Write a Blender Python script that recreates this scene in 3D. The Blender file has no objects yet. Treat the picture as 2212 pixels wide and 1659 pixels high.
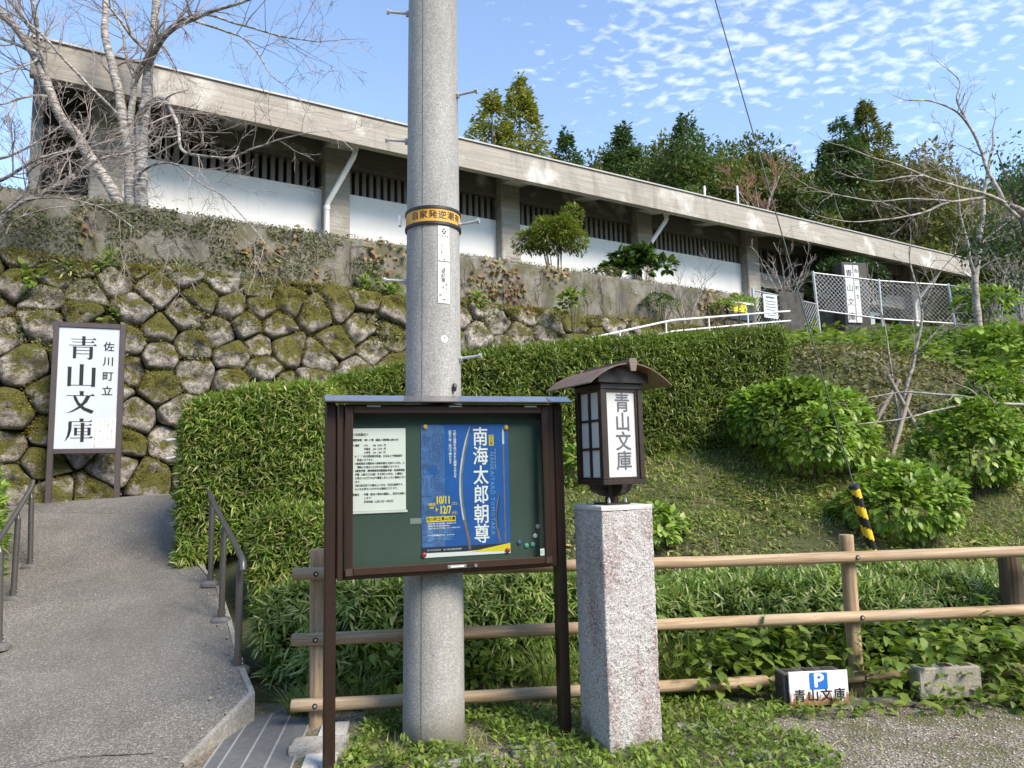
import bpy, math, random
import numpy as np
from mathutils import Vector, Matrix, noise as mnoise

# ------------------------------------------------------------------ camera, world, sun, exposure
scene = bpy.context.scene
COL = scene.collection
CAM_Z, PITCH, ROLL, FPX = 1.5, math.radians(6.65), math.radians(1.35), 1567.0 / 2212.0

cam_data = bpy.data.cameras.new("camera")
cam = bpy.data.objects.new("camera", cam_data)
COL.objects.link(cam)
fw = Vector((0, math.cos(PITCH), math.sin(PITCH)))
r0 = Vector((1, 0, 0)); u0 = Vector((0, -math.sin(PITCH), math.cos(PITCH)))
rt = r0 * math.cos(ROLL) - u0 * math.sin(ROLL)
up = u0 * math.cos(ROLL) + r0 * math.sin(ROLL)
cm = Matrix((rt, up, -fw)).transposed().to_4x4()
cm.translation = Vector((0, 0, CAM_Z))
cam.matrix_world = cm
cam_data.sensor_width = 36.0
cam_data.lens = 36.0 * FPX
cam_data.clip_start = 0.05
cam_data.clip_end = 3000
scene.camera = cam

SUN_TO = Vector((0.55, -0.50, 0.67)).normalized()          # direction towards the sun
sun_el = math.asin(SUN_TO.z); sun_az = math.atan2(SUN_TO.x, SUN_TO.y)
world = bpy.data.worlds.new("World"); scene.world = world; world.use_nodes = True
wn = world.node_tree.nodes; wl = world.node_tree.links
for x in list(wn): wn.remove(x)
sky = wn.new("ShaderNodeTexSky"); sky.sky_type = 'NISHITA'; sky.sun_disc = False
sky.sun_elevation = sun_el; sky.sun_rotation = sun_az
sky.altitude = 600; sky.air_density = 1.0; sky.dust_density = 0.15; sky.ozone_density = 2.5
SKY_STRENGTH = 0.132
# thin altocumulus: noise on a flat layer seen from below
tc = wn.new("ShaderNodeTexCoord"); sep = wn.new("ShaderNodeSeparateXYZ"); wl.new(tc.outputs["Generated"], sep.inputs[0])
def wmath(op, a, b=None):
    m = wn.new("ShaderNodeMath"); m.operation = op
    for i, v in enumerate((a, b)):
        if v is None: continue
        if isinstance(v, (int, float)): m.inputs[i].default_value = v
        else: wl.new(v, m.inputs[i])
    return m.outputs[0]
zc = wmath('MAXIMUM', sep.outputs[2], 0.02)
zd = wmath('ADD', zc, 0.06)
px = wmath('DIVIDE', sep.outputs[0], zd); py = wmath('DIVIDE', sep.outputs[1], zd)
comb = wn.new("ShaderNodeCombineXYZ"); wl.new(px, comb.inputs[0]); wl.new(py, comb.inputs[1])
mp = wn.new("ShaderNodeMapping"); wl.new(comb.outputs[0], mp.inputs[0])
mp.inputs["Rotation"].default_value = (0, 0, math.radians(-32)); mp.inputs["Scale"].default_value = (1.0, 1.35, 1)
n1 = wn.new("ShaderNodeTexNoise"); n1.inputs["Scale"].default_value = 22.0; n1.inputs["Detail"].default_value = 3.5; n1.inputs["Roughness"].default_value = 0.48
n1.inputs["Distortion"].default_value = 0.25
wl.new(mp.outputs[0], n1.inputs["Vector"])
n2 = wn.new("ShaderNodeTexNoise"); n2.inputs["Scale"].default_value = 0.85; n2.inputs["Detail"].default_value = 2
mp2 = wn.new("ShaderNodeMapping"); wl.new(comb.outputs[0], mp2.inputs[0]); mp2.inputs["Location"].default_value = (9.3, 2.6, 0)
wl.new(mp2.outputs[0], n2.inputs["Vector"])
rmp2 = wn.new("ShaderNodeMapRange"); wl.new(n2.outputs["Fac"], rmp2.inputs[0]); rmp2.inputs[1].default_value = 0.48; rmp2.inputs[2].default_value = 0.64
rmp2.inputs[3].default_value = -0.17; rmp2.inputs[4].default_value = 0.10
cs = wmath('ADD', n1.outputs["Fac"], rmp2.outputs[0])
rmp1 = wn.new("ShaderNodeMapRange"); wl.new(cs, rmp1.inputs[0]); rmp1.inputs[1].default_value = 0.55; rmp1.inputs[2].default_value = 0.90
rmp1.inputs[4].default_value = 0.32
fade = wn.new("ShaderNodeMapRange"); wl.new(sep.outputs[2], fade.inputs[0]); fade.inputs[1].default_value = 0.22; fade.inputs[2].default_value = 0.46
cf = wmath('MULTIPLY', rmp1.outputs[0], fade.outputs[0])
mixc = wn.new("ShaderNodeMix"); mixc.data_type = 'RGBA'
wl.new(cf, mixc.inputs[0]); wl.new(sky.outputs[0], mixc.inputs[6]); mixc.inputs[7].default_value = (7.2, 7.5, 8.0, 1)
bg = wn.new("ShaderNodeBackground"); wl.new(mixc.outputs[2], bg.inputs[0]); bg.inputs[1].default_value = SKY_STRENGTH
wo = wn.new("ShaderNodeOutputWorld"); wl.new(bg.outputs[0], wo.inputs[0])

sun_d = bpy.data.lights.new("sun", 'SUN'); sun_d.energy = 2.4; sun_d.angle = math.radians(26); sun_d.color = (1.0, 0.93, 0.82)
sun = bpy.data.objects.new("sun", sun_d); COL.objects.link(sun)
sun.rotation_euler = (-SUN_TO).to_track_quat('-Z', 'Y').to_euler()
sun.location = (10, -10, 30)

scene.view_settings.view_transform = 'Standard'; scene.view_settings.look = 'None'
scene.view_settings.gamma = 1.0; scene.view_settings.use_curve_mapping = False
scene.view_settings.exposure = 1.52
scene.view_settings.use_white_balance = True; scene.view_settings.white_balance_temperature = 7050; scene.view_settings.white_balance_tint = 11
scene.render.engine = 'CYCLES'
scene.cycles.max_bounces = 6; scene.cycles.transparent_max_bounces = 12
scene.cycles.use_denoising = True

# ------------------------------------------------------------------ helpers
RNG = np.random.default_rng(7); random.seed(7)
def at(u, v, y):
    """world point seen at photo position (u, v) when it stands y metres in front of the camera"""
    d = fw + rt * ((u - 1106.0) / 1567.0) - up * ((v - 829.5) / 1567.0)
    return Vector((0, 0, CAM_Z)) + d * (y / d.y)

def tag(o, label=None, cat=None, group=None, kind=None):
    if label: o["label"] = label
    if cat: o["category"] = cat
    if group: o["group"] = group
    if kind: o["kind"] = kind
    return o
def empty(name, loc=(0, 0, 0), rz=0.0, label=None, cat=None, group=None):
    o = bpy.data.objects.new(name, None); COL.objects.link(o)
    o.location = loc; o.rotation_euler = (0, 0, rz); o.empty_display_size = 0.2
    return tag(o, label, cat, group)
def put(name, me, parent=None, loc=None, rot=None, scale=None):
    o = bpy.data.objects.new(name, me); COL.objects.link(o)
    if parent: o.parent = parent
    if loc is not None: o.location = loc
    if rot is not None: o.rotation_euler = rot
    if scale is not None: o.scale = scale
    return o

class MB:
    def __init__(s): s.v = []; s.f = []
    def add(s, vs, fs):
        b = len(s.v); s.v.extend([tuple(x) for x in vs]); s.f.extend([tuple(i + b for i in f) for f in fs]); return s
    def box(s, x0, x1, y0, y1, z0, z1, M=None):
        vs = [Vector((x, y, z)) for z in (z0, z1) for y in (y0, y1) for x in (x0, x1)]
        if M: vs = [M @ q for q in vs]
        return s.add(vs, [(0, 2, 3, 1), (4, 5, 7, 6), (0, 1, 5, 4), (2, 6, 7, 3), (0, 4, 6, 2), (1, 3, 7, 5)])
    def bevbox(s, x0, x1, y0, y1, z0, z1, b=0.004, M=None):
        """box with chamfered edges"""
        vs = []; idx = {}
        for ix, (x, sx) in enumerate(((x0, 1), (x1, -1))):
            for iy, (y, sy) in enumerate(((y0, 1), (y1, -1))):
                for iz, (z, sz) in enumerate(((z0, 1), (z1, -1))):
                    for k, o in enumerate(((0, sy * b, sz * b), (sx * b, 0, sz * b), (sx * b, sy * b, 0))):
                        idx[ix, iy, iz, k] = len(vs); vs.append(Vector((x + o[0], y + o[1], z + o[2])))
        g = lambda *a: idx[a]
        fs = []
        for i in (0, 1):
            q = [g(i, 0, 0, 0), g(i, 1, 0, 0), g(i, 1, 1, 0), g(i, 0, 1, 0)]; fs.append(q if i else q[::-1])
            q = [g(0, i, 0, 1), g(1, i, 0, 1), g(1, i, 1, 1), g(0, i, 1, 1)]; fs.append(q[::-1] if i else q)
            q = [g(0, 0, i, 2), g(1, 0, i, 2), g(1, 1, i, 2), g(0, 1, i, 2)]; fs.append(q if i else q[::-1])
            for j in (0, 1):
                fs.append((g(i, j, 0, 0), g(i, j, 1, 0), g(i, j, 1, 1), g(i, j, 0, 1)))
                fs.append((g(i, 0, j, 0), g(i, 1, j, 0), g(i, 1, j, 2), g(i, 0, j, 2)))
                fs.append((g(0, i, j, 1), g(1, i, j, 1), g(1, i, j, 2), g(0, i, j, 2)))
                for k in (0, 1): fs.append((g(i, j, k, 0), g(i, j, k, 1), g(i, j, k, 2)))
        if M: vs = [M @ q for q in vs]
        return s.add(vs, fs)
    def tube(s, pts, rad, n=8, cap=True, tw=0.0):
        pts = [Vector(p) for p in pts]
        if isinstance(rad, (int, float)): rad = [rad] * len(pts)
        rings = []; ref = None; vs = []; fs = []
        for i, p in enumerate(pts):
            t = (pts[min(i + 1, len(pts) - 1)] - pts[max(i - 1, 0)])
            if t.length < 1e-9: t = Vector((0, 0, 1))
            t.normalize()
            if ref is None:
                ref = Vector((1, 0, 0)) if abs(t.x) < 0.9 else Vector((0, 1, 0))
            a = (ref - t * ref.dot(t))
            if a.length < 1e-6: a = t.orthogonal()
            a.normalize(); ref = a; b = t.cross(a)
            for k in range(n):
                an = 2 * math.pi * k / n + tw
                vs.append(p + (a * math.cos(an) + b * math.sin(an)) * rad[i])
        for i in range(len(pts) - 1):
            for k in range(n):
                fs.append((i * n + k, i * n + (k + 1) % n, (i + 1) * n + (k + 1) % n, (i + 1) * n + k))
        if cap:
            fs.append(tuple(range(n))[::-1]); fs.append(tuple((len(pts) - 1) * n + k for k in range(n)))
        return s.add(vs, fs)
    def cyl(s, p0, p1, r0, r1=None, n=12): return s.tube([p0, p1], [r0, r0 if r1 is None else r1], n)
    def prism(s, poly, y0, y1, M=None):
        """polygon in local x,z extruded from y0 to y1"""
        k = len(poly)
        vs = [Vector((x, y0, z)) for x, z in poly] + [Vector((x, y1, z)) for x, z in poly]
        if M: vs = [M @ q for q in vs]
        return s.add(vs, [tuple(range(k)), tuple(range(2 * k - 1, k - 1, -1))] + [(i, i + k, (i + 1) % k + k, (i + 1) % k) for i in range(k)])
    def mesh(s, name, mat, smooth=False):
        me = bpy.data.meshes.new(name); me.from_pydata(s.v, [], s.f)
        if mat: me.materials.append(mat)
        if smooth: me.polygons.foreach_set("use_smooth", [True] * len(me.polygons))
        me.update(); return me
    def build(s, name, mat, parent=None, smooth=False, **k):
        o = put(name, s.mesh(name, mat, smooth), parent); return tag(o, **k) if k else o

def autosmooth(o, deg=40):
    me = o.data; me.polygons.foreach_set("use_smooth", [True] * len(me.polygons))
    me.set_sharp_from_angle(angle=math.radians(deg)); return o

# leaves ---------------------------------------------------------------------
TPL = {
 'blade': ([(0, 0, 0), (.28, -.5, .02), (.28, .5, .02), (.62, -.42, -.05), (.62, .42, -.05), (1, 0, -.22)],
           [(0, 2, 1), (1, 2, 4, 3), (3, 4, 5)]),
 'ovate': ([(0, 0, 0), (.35, 0, -.02), (.7, 0, -.07), (.25, -.46, .05), (.25, .46, .05), (.62, -.42, .0), (.62, .42, .0), (1, 0, -.2)],
           [(0, 1, 3), (0, 4, 1), (1, 2, 5, 3), (1, 4, 6, 2), (2, 7, 5), (2, 6, 7)]),
 'kite': ([(0, 0, 0), (.45, -.5, 0), (1, 0, -.12), (.45, .5, 0)], [(0, 3, 2, 1)]),
 'grass': ([(0, -.5, 0), (0, .5, 0), (.4, -.42, .0), (.4, .42, .0), (.75, -.25, -.12), (.75, .25, -.12), (1, 0, -.33)],
           [(0, 1, 3, 2), (2, 3, 5, 4), (4, 5, 6)]),
}
def unit(a):
    a = np.asarray(a, float); return a / np.maximum(np.linalg.norm(a, axis=-1, keepdims=True), 1e-9)
def leaf_mesh(name, base, d, nrm, L, W, kind, mat):
    base = np.asarray(base, float); N = len(base)
    d = unit(d); side = unit(np.cross(d, nrm)); nr = np.cross(side, d)
    L = np.broadcast_to(np.asarray(L, float), (N,)); W = np.broadcast_to(np.asarray(W, float), (N,))
    tp, tf = TPL[kind]; K = len(tp); tp = np.array(tp)
    v = (base[:, None, :] + d[:, None, :] * (L[:, None, None] * tp[None, :, 0, None]) + side[:, None, :] * (W[:, None, None] * tp[None, :, 1, None])
         + nr[:, None, :] * (L[:, None, None] * tp[None, :, 2, None])).reshape(-1, 3)
    fl = np.array([i for f in tf for i in f]); fn = np.array([len(f) for f in tf])
    loops = (np.arange(N)[:, None] * K + fl[None, :]).reshape(-1)
    tot = np.tile(fn, N); st = np.concatenate([[0], np.cumsum(tot)[:-1]])
    me = bpy.data.meshes.new(name)
    me.vertices.add(len(v)); me.vertices.foreach_set("co", v.reshape(-1))
    me.loops.add(len(loops)); me.loops.foreach_set("vertex_index", loops.astype(np.int32))
    me.polygons.add(len(tot)); me.polygons.foreach_set("loop_start", st.astype(np.int32))
    me.update(calc_edges=True)
    me.materials.append(mat)
    return me
def rnd_dir(n):
    return unit(RNG.normal(size=(n, 3)))

# text -------------------------------------------------------------------------
def text_mesh(body, size, off=0.0, res=2, align='CENTER', valign='CENTER', line=1.0, cspace=1.0):
    cu = bpy.data.curves.new("lettering", 'FONT'); cu.body = body; cu.size = size; cu.offset = off; cu.resolution_u = res
    cu.align_x = align; cu.align_y = valign; cu.space_line = line; cu.space_character = cspace
    ob = bpy.data.objects.new("lettering", cu); COL.objects.link(ob)
    dg = bpy.context.evaluated_depsgraph_get(); dg.update()
    me = bpy.data.meshes.new_from_object(ob.evaluated_get(dg))
    bpy.data.objects.remove(ob); bpy.data.curves.remove(cu)
    return me
BOLD = [(0, 0), (1, 0), (-1, 0), (0, .8), (0, -.8)]
def text(name, body, size, x, y, z, mat, parent, off=0.0, res=2, align='CENTER', valign='CENTER', sx=1.0, line=1.0, cspace=1.0, fn=None, rot=0.0):
    """flat lettering on the local x-z plane, facing -y"""
    src = text_mesh(body, size, 0.0, res, align, valign, line, cspace)
    c, s_ = math.cos(rot), math.sin(rot); V_ = []; F_ = []
    for k, (ox, oz) in enumerate(BOLD if off else [(0, 0)]):
        b0 = len(V_)
        for vtx in src.vertices:
            a, b = vtx.co.x * sx + ox * off, vtx.co.y + oz * off
            a, b = a * c - b * s_, a * s_ + b * c
            q = Vector((x + a, y, z + b)); q = fn(q) if fn else q
            V_.append((q.x, q.y - k * .00006, q.z))
        F_ += [tuple(j + b0 for j in p.vertices) for p in src.polygons]
    bpy.data.meshes.remove(src); me = bpy.data.meshes.new(name); me.from_pydata(V_, [], F_); me.materials.append(mat); me.update()
    return put(name, me, parent)
def vtext(name, chars, size, x, y, z_top, pitch, mat, parent, **k):
    """vertical lettering joined into one flat print"""
    mes = []
    allv = []; allf = []
    for i, ch in enumerate(chars):
        if ch in " 　": continue
        me = text_mesh(ch, size, 0.0, k.get('res', 2)); off = k.get('off', 0.0)
        for w_, (ox, oz) in enumerate(BOLD if off else [(0, 0)]):
            b = len(allv)
            for v in me.vertices:
                q = Vector((x + v.co.x * k.get('sx', 1.0) + ox * off, y - w_ * .00006, z_top - pitch * (i + .5) + v.co.y + oz * off))
                allv.append(k['fn'](q) if 'fn' in k else q)
            allf += [tuple(j + b for j in p.vertices) for p in me.polygons]
        bpy.data.meshes.remove(me)
    me = bpy.data.meshes.new(name); me.from_pydata([tuple(v) for v in allv], [], allf); me.materials.append(mat); me.update()
    return put(name, me, parent)

# materials ----------------------------------------------------------------------
def new_mat(name):
    m = bpy.data.materials.new(name); m.use_nodes = True
    return m, m.node_tree.nodes, m.node_tree.links, m.node_tree.nodes["Principled BSDF"]
def N(nt, t, **k):
    x = nt.new(t)
    for a, b in k.items():
        if a in x.inputs: x.inputs[a].default_value = b
        else: setattr(x, a, b)
    return x
def ramp(nodes, links, fac, stops, interp='LINEAR'):
    r = nodes.new("ShaderNodeValToRGB"); r.color_ramp.interpolation = interp
    e = r.color_ramp.elements
    while len(e) < len(stops): e.new(0.5)
    for q, (p, c) in zip(e, stops):
        q.position = p; q.color = (c[0], c[1], c[2], 1) if isinstance(c, (tuple, list)) else (c, c, c, 1)
    links.new(fac, r.inputs[0]); return r.outputs[0]
def coords(nodes, links, scale=(1, 1, 1), kind="Object", rot=(0, 0, 0)):
    t = nodes.new("ShaderNodeTexCoord"); m = nodes.new("ShaderNodeMapping"); m.inputs["Scale"].default_value = scale; m.inputs["Rotation"].default_value = rot
    links.new(t.outputs[kind], m.inputs[0]); return m.outputs[0]
def noise(nodes, links, vec, scale, detail=4, rough=0.55, dist=0.0):
    n = N(nodes, "ShaderNodeTexNoise", Scale=scale, Detail=detail, Roughness=rough, Distortion=dist); links.new(vec, n.inputs["Vector"]); return n.outputs["Fac"]
def mixcol(nodes, links, fac, a, b, mode='MIX'):
    m = nodes.new("ShaderNodeMix"); m.data_type = 'RGBA'; m.blend_type = mode
    for i, v in ((0, fac), (6, a), (7, b)):
        if isinstance(v, (int, float)): m.inputs[i].default_value = v
        elif isinstance(v, (tuple, list)): m.inputs[i].default_value = (v[0], v[1], v[2], 1)
        else: links.new(v, m.inputs[i])
    return m.outputs[2]
def bump(nodes, links, bsdf, h, strength, dist=0.01):
    b = N(nodes, "ShaderNodeBump", Strength=strength, Distance=dist); links.new(h, b.inputs["Height"]); links.new(b.outputs[0], bsdf.inputs["Normal"]); return b
def plain(name, col, rough=0.5, metal=0.0, var=0.12, scale=25, bmp=0.0, spec=0.5, aniso=(1, 1, 1)):
    m, n, l, b = new_mat(name)
    v = coords(n, l, aniso); f = noise(n, l, v, scale, 5)
    lo = tuple(c * (1 - var) for c in col); hi = tuple(min(1, c * (1 + var)) for c in col)
    l.new(ramp(n, l, f, [(0.3, lo), (0.7, hi)]), b.inputs["Base Color"])
    b.inputs["Roughness"].default_value = rough; b.inputs["Metallic"].default_value = metal; b.inputs["Specular IOR Level"].default_value = spec
    if bmp: bump(n, l, b, f, bmp, 0.003)
    return m
def leaf_mat(name, cols, trans=0.35, rough=0.45, spec=0.4, patch=1.5):
    m, n, l, b = new_mat(name)
    g = n.new("ShaderNodeNewGeometry")
    k = len(cols)
    c = ramp(n, l, g.outputs["Random Per Island"], [(i / max(1, k - 1), q) for i, q in enumerate(cols)])
    v = coords(n, l); f = noise(n, l, v, patch, 3)
    c2 = mixcol(n, l, 1.0, c, ramp(n, l, f, [(0.3, 0.72), (0.7, 1.25)]), 'MULTIPLY')
    l.new(c2, b.inputs["Base Color"]); b.inputs["Roughness"].default_value = rough; b.inputs["Specular IOR Level"].default_value = spec
    t = n.new("ShaderNodeBsdfTranslucent"); l.new(mixcol(n, l, 1.0, c2, (1.0, 1.15, 0.55), 'MULTIPLY'), t.inputs[0])
    mx = n.new("ShaderNodeMixShader"); mx.inputs[0].default_value = trans
    l.new(b.outputs[0], mx.inputs[1]); l.new(t.outputs[0], mx.inputs[2]); l.new(mx.outputs[0], n["Material Output"].inputs[0])
    return m
# ------------------------------------------------------------------ materials
def mat_boardconcrete(name="board_marked_concrete", base=(.30, .275, .235)):
    m, n, l, b = new_mat(name)
    v = coords(n, l); vs = coords(n, l, (0.35, 1, 9)); vv = coords(n, l, (3.0, 3.0, 0.35))
    f1 = noise(n, l, vs, 3.0, 6, .6); f2 = noise(n, l, v, 0.9, 5, .6); f3 = noise(n, l, vv, 1.2, 4, .65); f4 = noise(n, l, v, 40, 3)
    c = ramp(n, l, f1, [(.3, tuple(x * .72 for x in base)), (.7, tuple(x * 1.12 for x in base))])
    c = mixcol(n, l, ramp(n, l, f2, [(.53, 0.0), (.63, .8)]), c, (.47, .46, .43))
    c = mixcol(n, l, ramp(n, l, f3, [(.55, 0.0), (.75, .55)]), c, (.115, .10, .082))
    c = mixcol(n, l, 1.0, c, ramp(n, l, f4, [(.3, .88), (.7, 1.1)]), 'MULTIPLY')
    l.new(c, b.inputs["Base Color"]); b.inputs["Roughness"].default_value = .85
    bump(n, l, b, f1, .35, .01); return m
M_conc = mat_boardconcrete()
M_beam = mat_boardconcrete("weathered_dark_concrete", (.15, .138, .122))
def mat_plaster():
    m, n, l, b = new_mat("white_plaster")
    f1 = noise(n, l, coords(n, l, (5, 5, .35)), 1.4, 5, .65); f2 = noise(n, l, coords(n, l), 1.1, 4); f3 = noise(n, l, coords(n, l), 26, 4)
    c = ramp(n, l, f2, [(.3, (.70, .69, .655)), (.7, (.78, .77, .745))])
    c = mixcol(n, l, ramp(n, l, f1, [(.55, 0.0), (.78, .35)]), c, (.46, .45, .41))
    l.new(c, b.inputs["Base Color"]); b.inputs["Roughness"].default_value = .85; bump(n, l, b, f3, .25, .004); return m
M_plaster = mat_plaster()
M_fin = plain("grey_louvre_paint", (.135, .13, .12), .6, 0, .1, 8)
M_void = plain("dark_window_glass", (.012, .012, .018), .12, 0, .2, 3)
M_white = plain("white_paint", (.66, .66, .645), .4, 0, .06, 6)
M_cap = plain("pale_roof_edging", (.36, .35, .33), .5, 0, .1, 6)

def mat_polecon():
    m, n, l, b = new_mat("spun_concrete")
    v = coords(n, l); f1 = noise(n, l, v, 95, 3, .7); f2 = noise(n, l, coords(n, l, (1, 1, .22)), 4.5, 5, .6)
    f3 = noise(n, l, coords(n, l, (6, 6, .5)), 3.0, 5, .65)
    c = ramp(n, l, f1, [(.35, (.235, .232, .222)), (.52, (.30, .298, .285)), (.68, (.43, .425, .41))])
    c = mixcol(n, l, 1.0, c, ramp(n, l, f2, [(.3, .70), (.7, 1.18)]), 'MULTIPLY')
    c = mixcol(n, l, ramp(n, l, f3, [(.58, 0.0), (.74, .45)]), c, (.15, .15, .14))
    vo = N(n, "ShaderNodeTexVoronoi", Scale=22.0); l.new(v, vo.inputs["Vector"])
    c = mixcol(n, l, ramp(n, l, vo.outputs["Distance"], [(.07, .8), (.11, 0.0)]), c, (.10, .10, .095))
    sz = n.new("ShaderNodeSeparateXYZ"); l.new(v, sz.inputs[0]); sp_ = N(n, "ShaderNodeMath", operation='MULTIPLY_ADD'); l.new(sz.outputs[2], sp_.inputs[0]); sp_.inputs[1].default_value = -1.6; l.new(f2, sp_.inputs[2])
    c = mixcol(n, l, ramp(n, l, sp_.outputs[0], [(.18, 0.0), (.45, .6)]), c, (.135, .12, .085))
    l.new(c, b.inputs["Base Color"]); b.inputs["Roughness"].default_value = .8
    bump(n, l, b, f1, .3, .003); return m
M_pole = mat_polecon()

def mat_granite():
    m, n, l, b = new_mat("chiselled_granite")
    v = coords(n, l); f1 = noise(n, l, v, 190, 2, .6); f2 = noise(n, l, v, 70, 4, .7); f3 = noise(n, l, coords(n, l, (1, 1, .35)), 5.5, 4, .6)
    vo = N(n, "ShaderNodeTexVoronoi", Scale=150.0); l.new(v, vo.inputs["Vector"])
    c = ramp(n, l, f1, [(.34, (.13, .12, .12)), (.45, (.40, .38, .375)), (.60, (.60, .58, .57))])
    c = mixcol(n, l, ramp(n, l, f2, [(.555, 0.0), (.67, .85)]), c, (.10, .085, .085))
    rose = ramp(n, l, f3, [(.46, 0.0), (.64, .95)])
    rr = N(n, "ShaderNodeMath", operation='MULTIPLY'); l.new(rose, rr.inputs[0]); l.new(ramp(n, l, f2, [(.40, 0.0), (.58, .9)]), rr.inputs[1])
    c = mixcol(n, l, rr.outputs[0], c, (.19, .085, .07))
    sz = n.new("ShaderNodeSeparateXYZ"); l.new(v, sz.inputs[0]); sp_ = N(n, "ShaderNodeMath", operation='MULTIPLY_ADD'); l.new(sz.outputs[2], sp_.inputs[0]); sp_.inputs[1].default_value = -2.2; l.new(f3, sp_.inputs[2])
    c = mixcol(n, l, ramp(n, l, sp_.outputs[0], [(.20, 0.0), (.5, .55)]), c, (.17, .15, .11))
    l.new(c, b.inputs["Base Color"]); b.inputs["Roughness"].default_value = .7
    bump(n, l, b, f2, 1.0, .010); return m
M_granite = mat_granite()

def mat_asphalt():
    m, n, l, b = new_mat("worn_asphalt")
    v = coords(n, l); vo = N(n, "ShaderNodeTexVoronoi", Scale=130.0); l.new(v, vo.inputs["Vector"])
    f1 = noise(n, l, v, 210, 2, .6); f2 = noise(n, l, v, 1.3, 5, .6); f3 = noise(n, l, v, 0.45, 3, .5)
    cc = N(n, "ShaderNodeSeparateColor"); l.new(vo.outputs["Color"], cc.inputs[0])
    c = ramp(n, l, cc.outputs[0], [(.0, (.088, .086, .083)), (.55, (.135, .132, .127)), (.82, (.195, .19, .182)), (1.0, (.30, .29, .275))])
    c = mixcol(n, l, 1.0, c, ramp(n, l, f2, [(.28, .66), (.72, 1.30)]), 'MULTIPLY')
    c = mixcol(n, l, ramp(n, l, f3, [(.45, 0.0), (.7, .35)]), c, (.20, .19, .172))
    c = mixcol(n, l, 1.0, c, (1.06, 1.0, .92), 'MULTIPLY')
    l.new(c, b.inputs["Base Color"]); b.inputs["Roughness"].default_value = .75
    bump(n, l, b, vo.outputs["Distance"], .6, .006); return m
M_asph = mat_asphalt()

def mat_roughconc(name, base, moss=0.25, dark=.5):
    m, n, l, b = new_mat(name)
    v = coords(n, l); f1 = noise(n, l, v, 55, 4, .7); f2 = noise(n, l, v, 3.2, 5, .65); f3 = noise(n, l, coords(n, l, (2.2, 2.2, .5)), 1.6, 5, .7)
    c = ramp(n, l, f1, [(.3, tuple(x * .6 for x in base)), (.55, base), (.75, tuple(min(1, x * 1.45) for x in base))])
    c = mixcol(n, l, ramp(n, l, f3, [(.42, 0.0), (.66, dark)]), c, tuple(x * .22 for x in base))
    c = mixcol(n, l, ramp(n, l, f2, [(.46, 0.0), (.62, moss)]), c, (.075, .075, .022))
    l.new(c, b.inputs["Base Color"]); b.inputs["Roughness"].default_value = .9
    bump(n, l, b, f1, .6, .01); return m
M_slab = mat_roughconc("rough_concrete", (.34, .325, .295), .15, .35)
M_oldwall = mat_roughconc("old_stained_concrete", (.20, .185, .155), .8, .8)
M_block = mat_roughconc("cement_block", (.33, .305, .25), .12, .25)
M_darkblock = mat_roughconc("dark_stone", (.075, .072, .07), .2, .5)

def mat_stone():
    m, n, l, b = new_mat("mossy_fieldstone")
    oi = n.new("ShaderNodeObjectInfo"); ge = n.new("ShaderNodeNewGeometry")
    v = coords(n, l); f1 = noise(n, l, v, 14, 6, .7); f2 = noise(n, l, v, 3.1, 5, .7); f3 = noise(n, l, v, 60, 3, .7); f4 = noise(n, l, v, 7.0, 5, .7)
    c = ramp(n, l, f1, [(.30, (.07, .06, .05)), (.42, (.26, .23, .195)), (.53, (.50, .455, .40)), (.68, (.78, .73, .67))])
    c = mixcol(n, l, ramp(n, l, oi.outputs["Random"], [(0, .0), (.55, .12), (1, .6)]), c, (.19, .155, .125))
    c = mixcol(n, l, ramp(n, l, f4, [(.50, 0.0), (.60, .85)]), c, (.07, .056, .042))
    sx = n.new("ShaderNodeSeparateXYZ"); l.new(ge.outputs["Normal"], sx.inputs[0])
    a = N(n, "ShaderNodeMath", operation='MULTIPLY_ADD'); l.new(sx.outputs[2], a.inputs[0]); a.inputs[1].default_value = .17; l.new(f2, a.inputs[2])
    a2 = N(n, "ShaderNodeMath", operation='MULTIPLY_ADD'); l.new(oi.outputs["Random"], a2.inputs[0]); a2.inputs[1].default_value = .20; l.new(a.outputs[0], a2.inputs[2])
    a3 = N(n, "ShaderNodeMath", operation='MULTIPLY_ADD'); l.new(f3, a3.inputs[0]); a3.inputs[1].default_value = .16; l.new(a2.outputs[0], a3.inputs[2])
    moss = ramp(n, l, a3.outputs[0], [(.675, 0.0), (.765, 1.0)])
    mc = ramp(n, l, f3, [(.32, (.038, .037, .007)), (.52, (.115, .112, .016)), (.72, (.24, .225, .036))])
    l.new(mixcol(n, l, moss, c, mc), b.inputs["Base Color"]); b.inputs["Roughness"].default_value = .92
    hm = N(n, "ShaderNodeMath", operation='MULTIPLY_ADD'); l.new(f3, hm.inputs[0]); hm.inputs[1].default_value = .6; l.new(f1, hm.inputs[2])
    bump(n, l, b, hm.outputs[0], 1.0, .06); return m
M_stone = mat_stone()
M_soil_shade = plain("dark_soil_and_hole_shade", (.035, .028, .02), .95, 0, .4, 20, .5)  # dark soil; also paints the shade in block hollows and the drain

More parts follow.
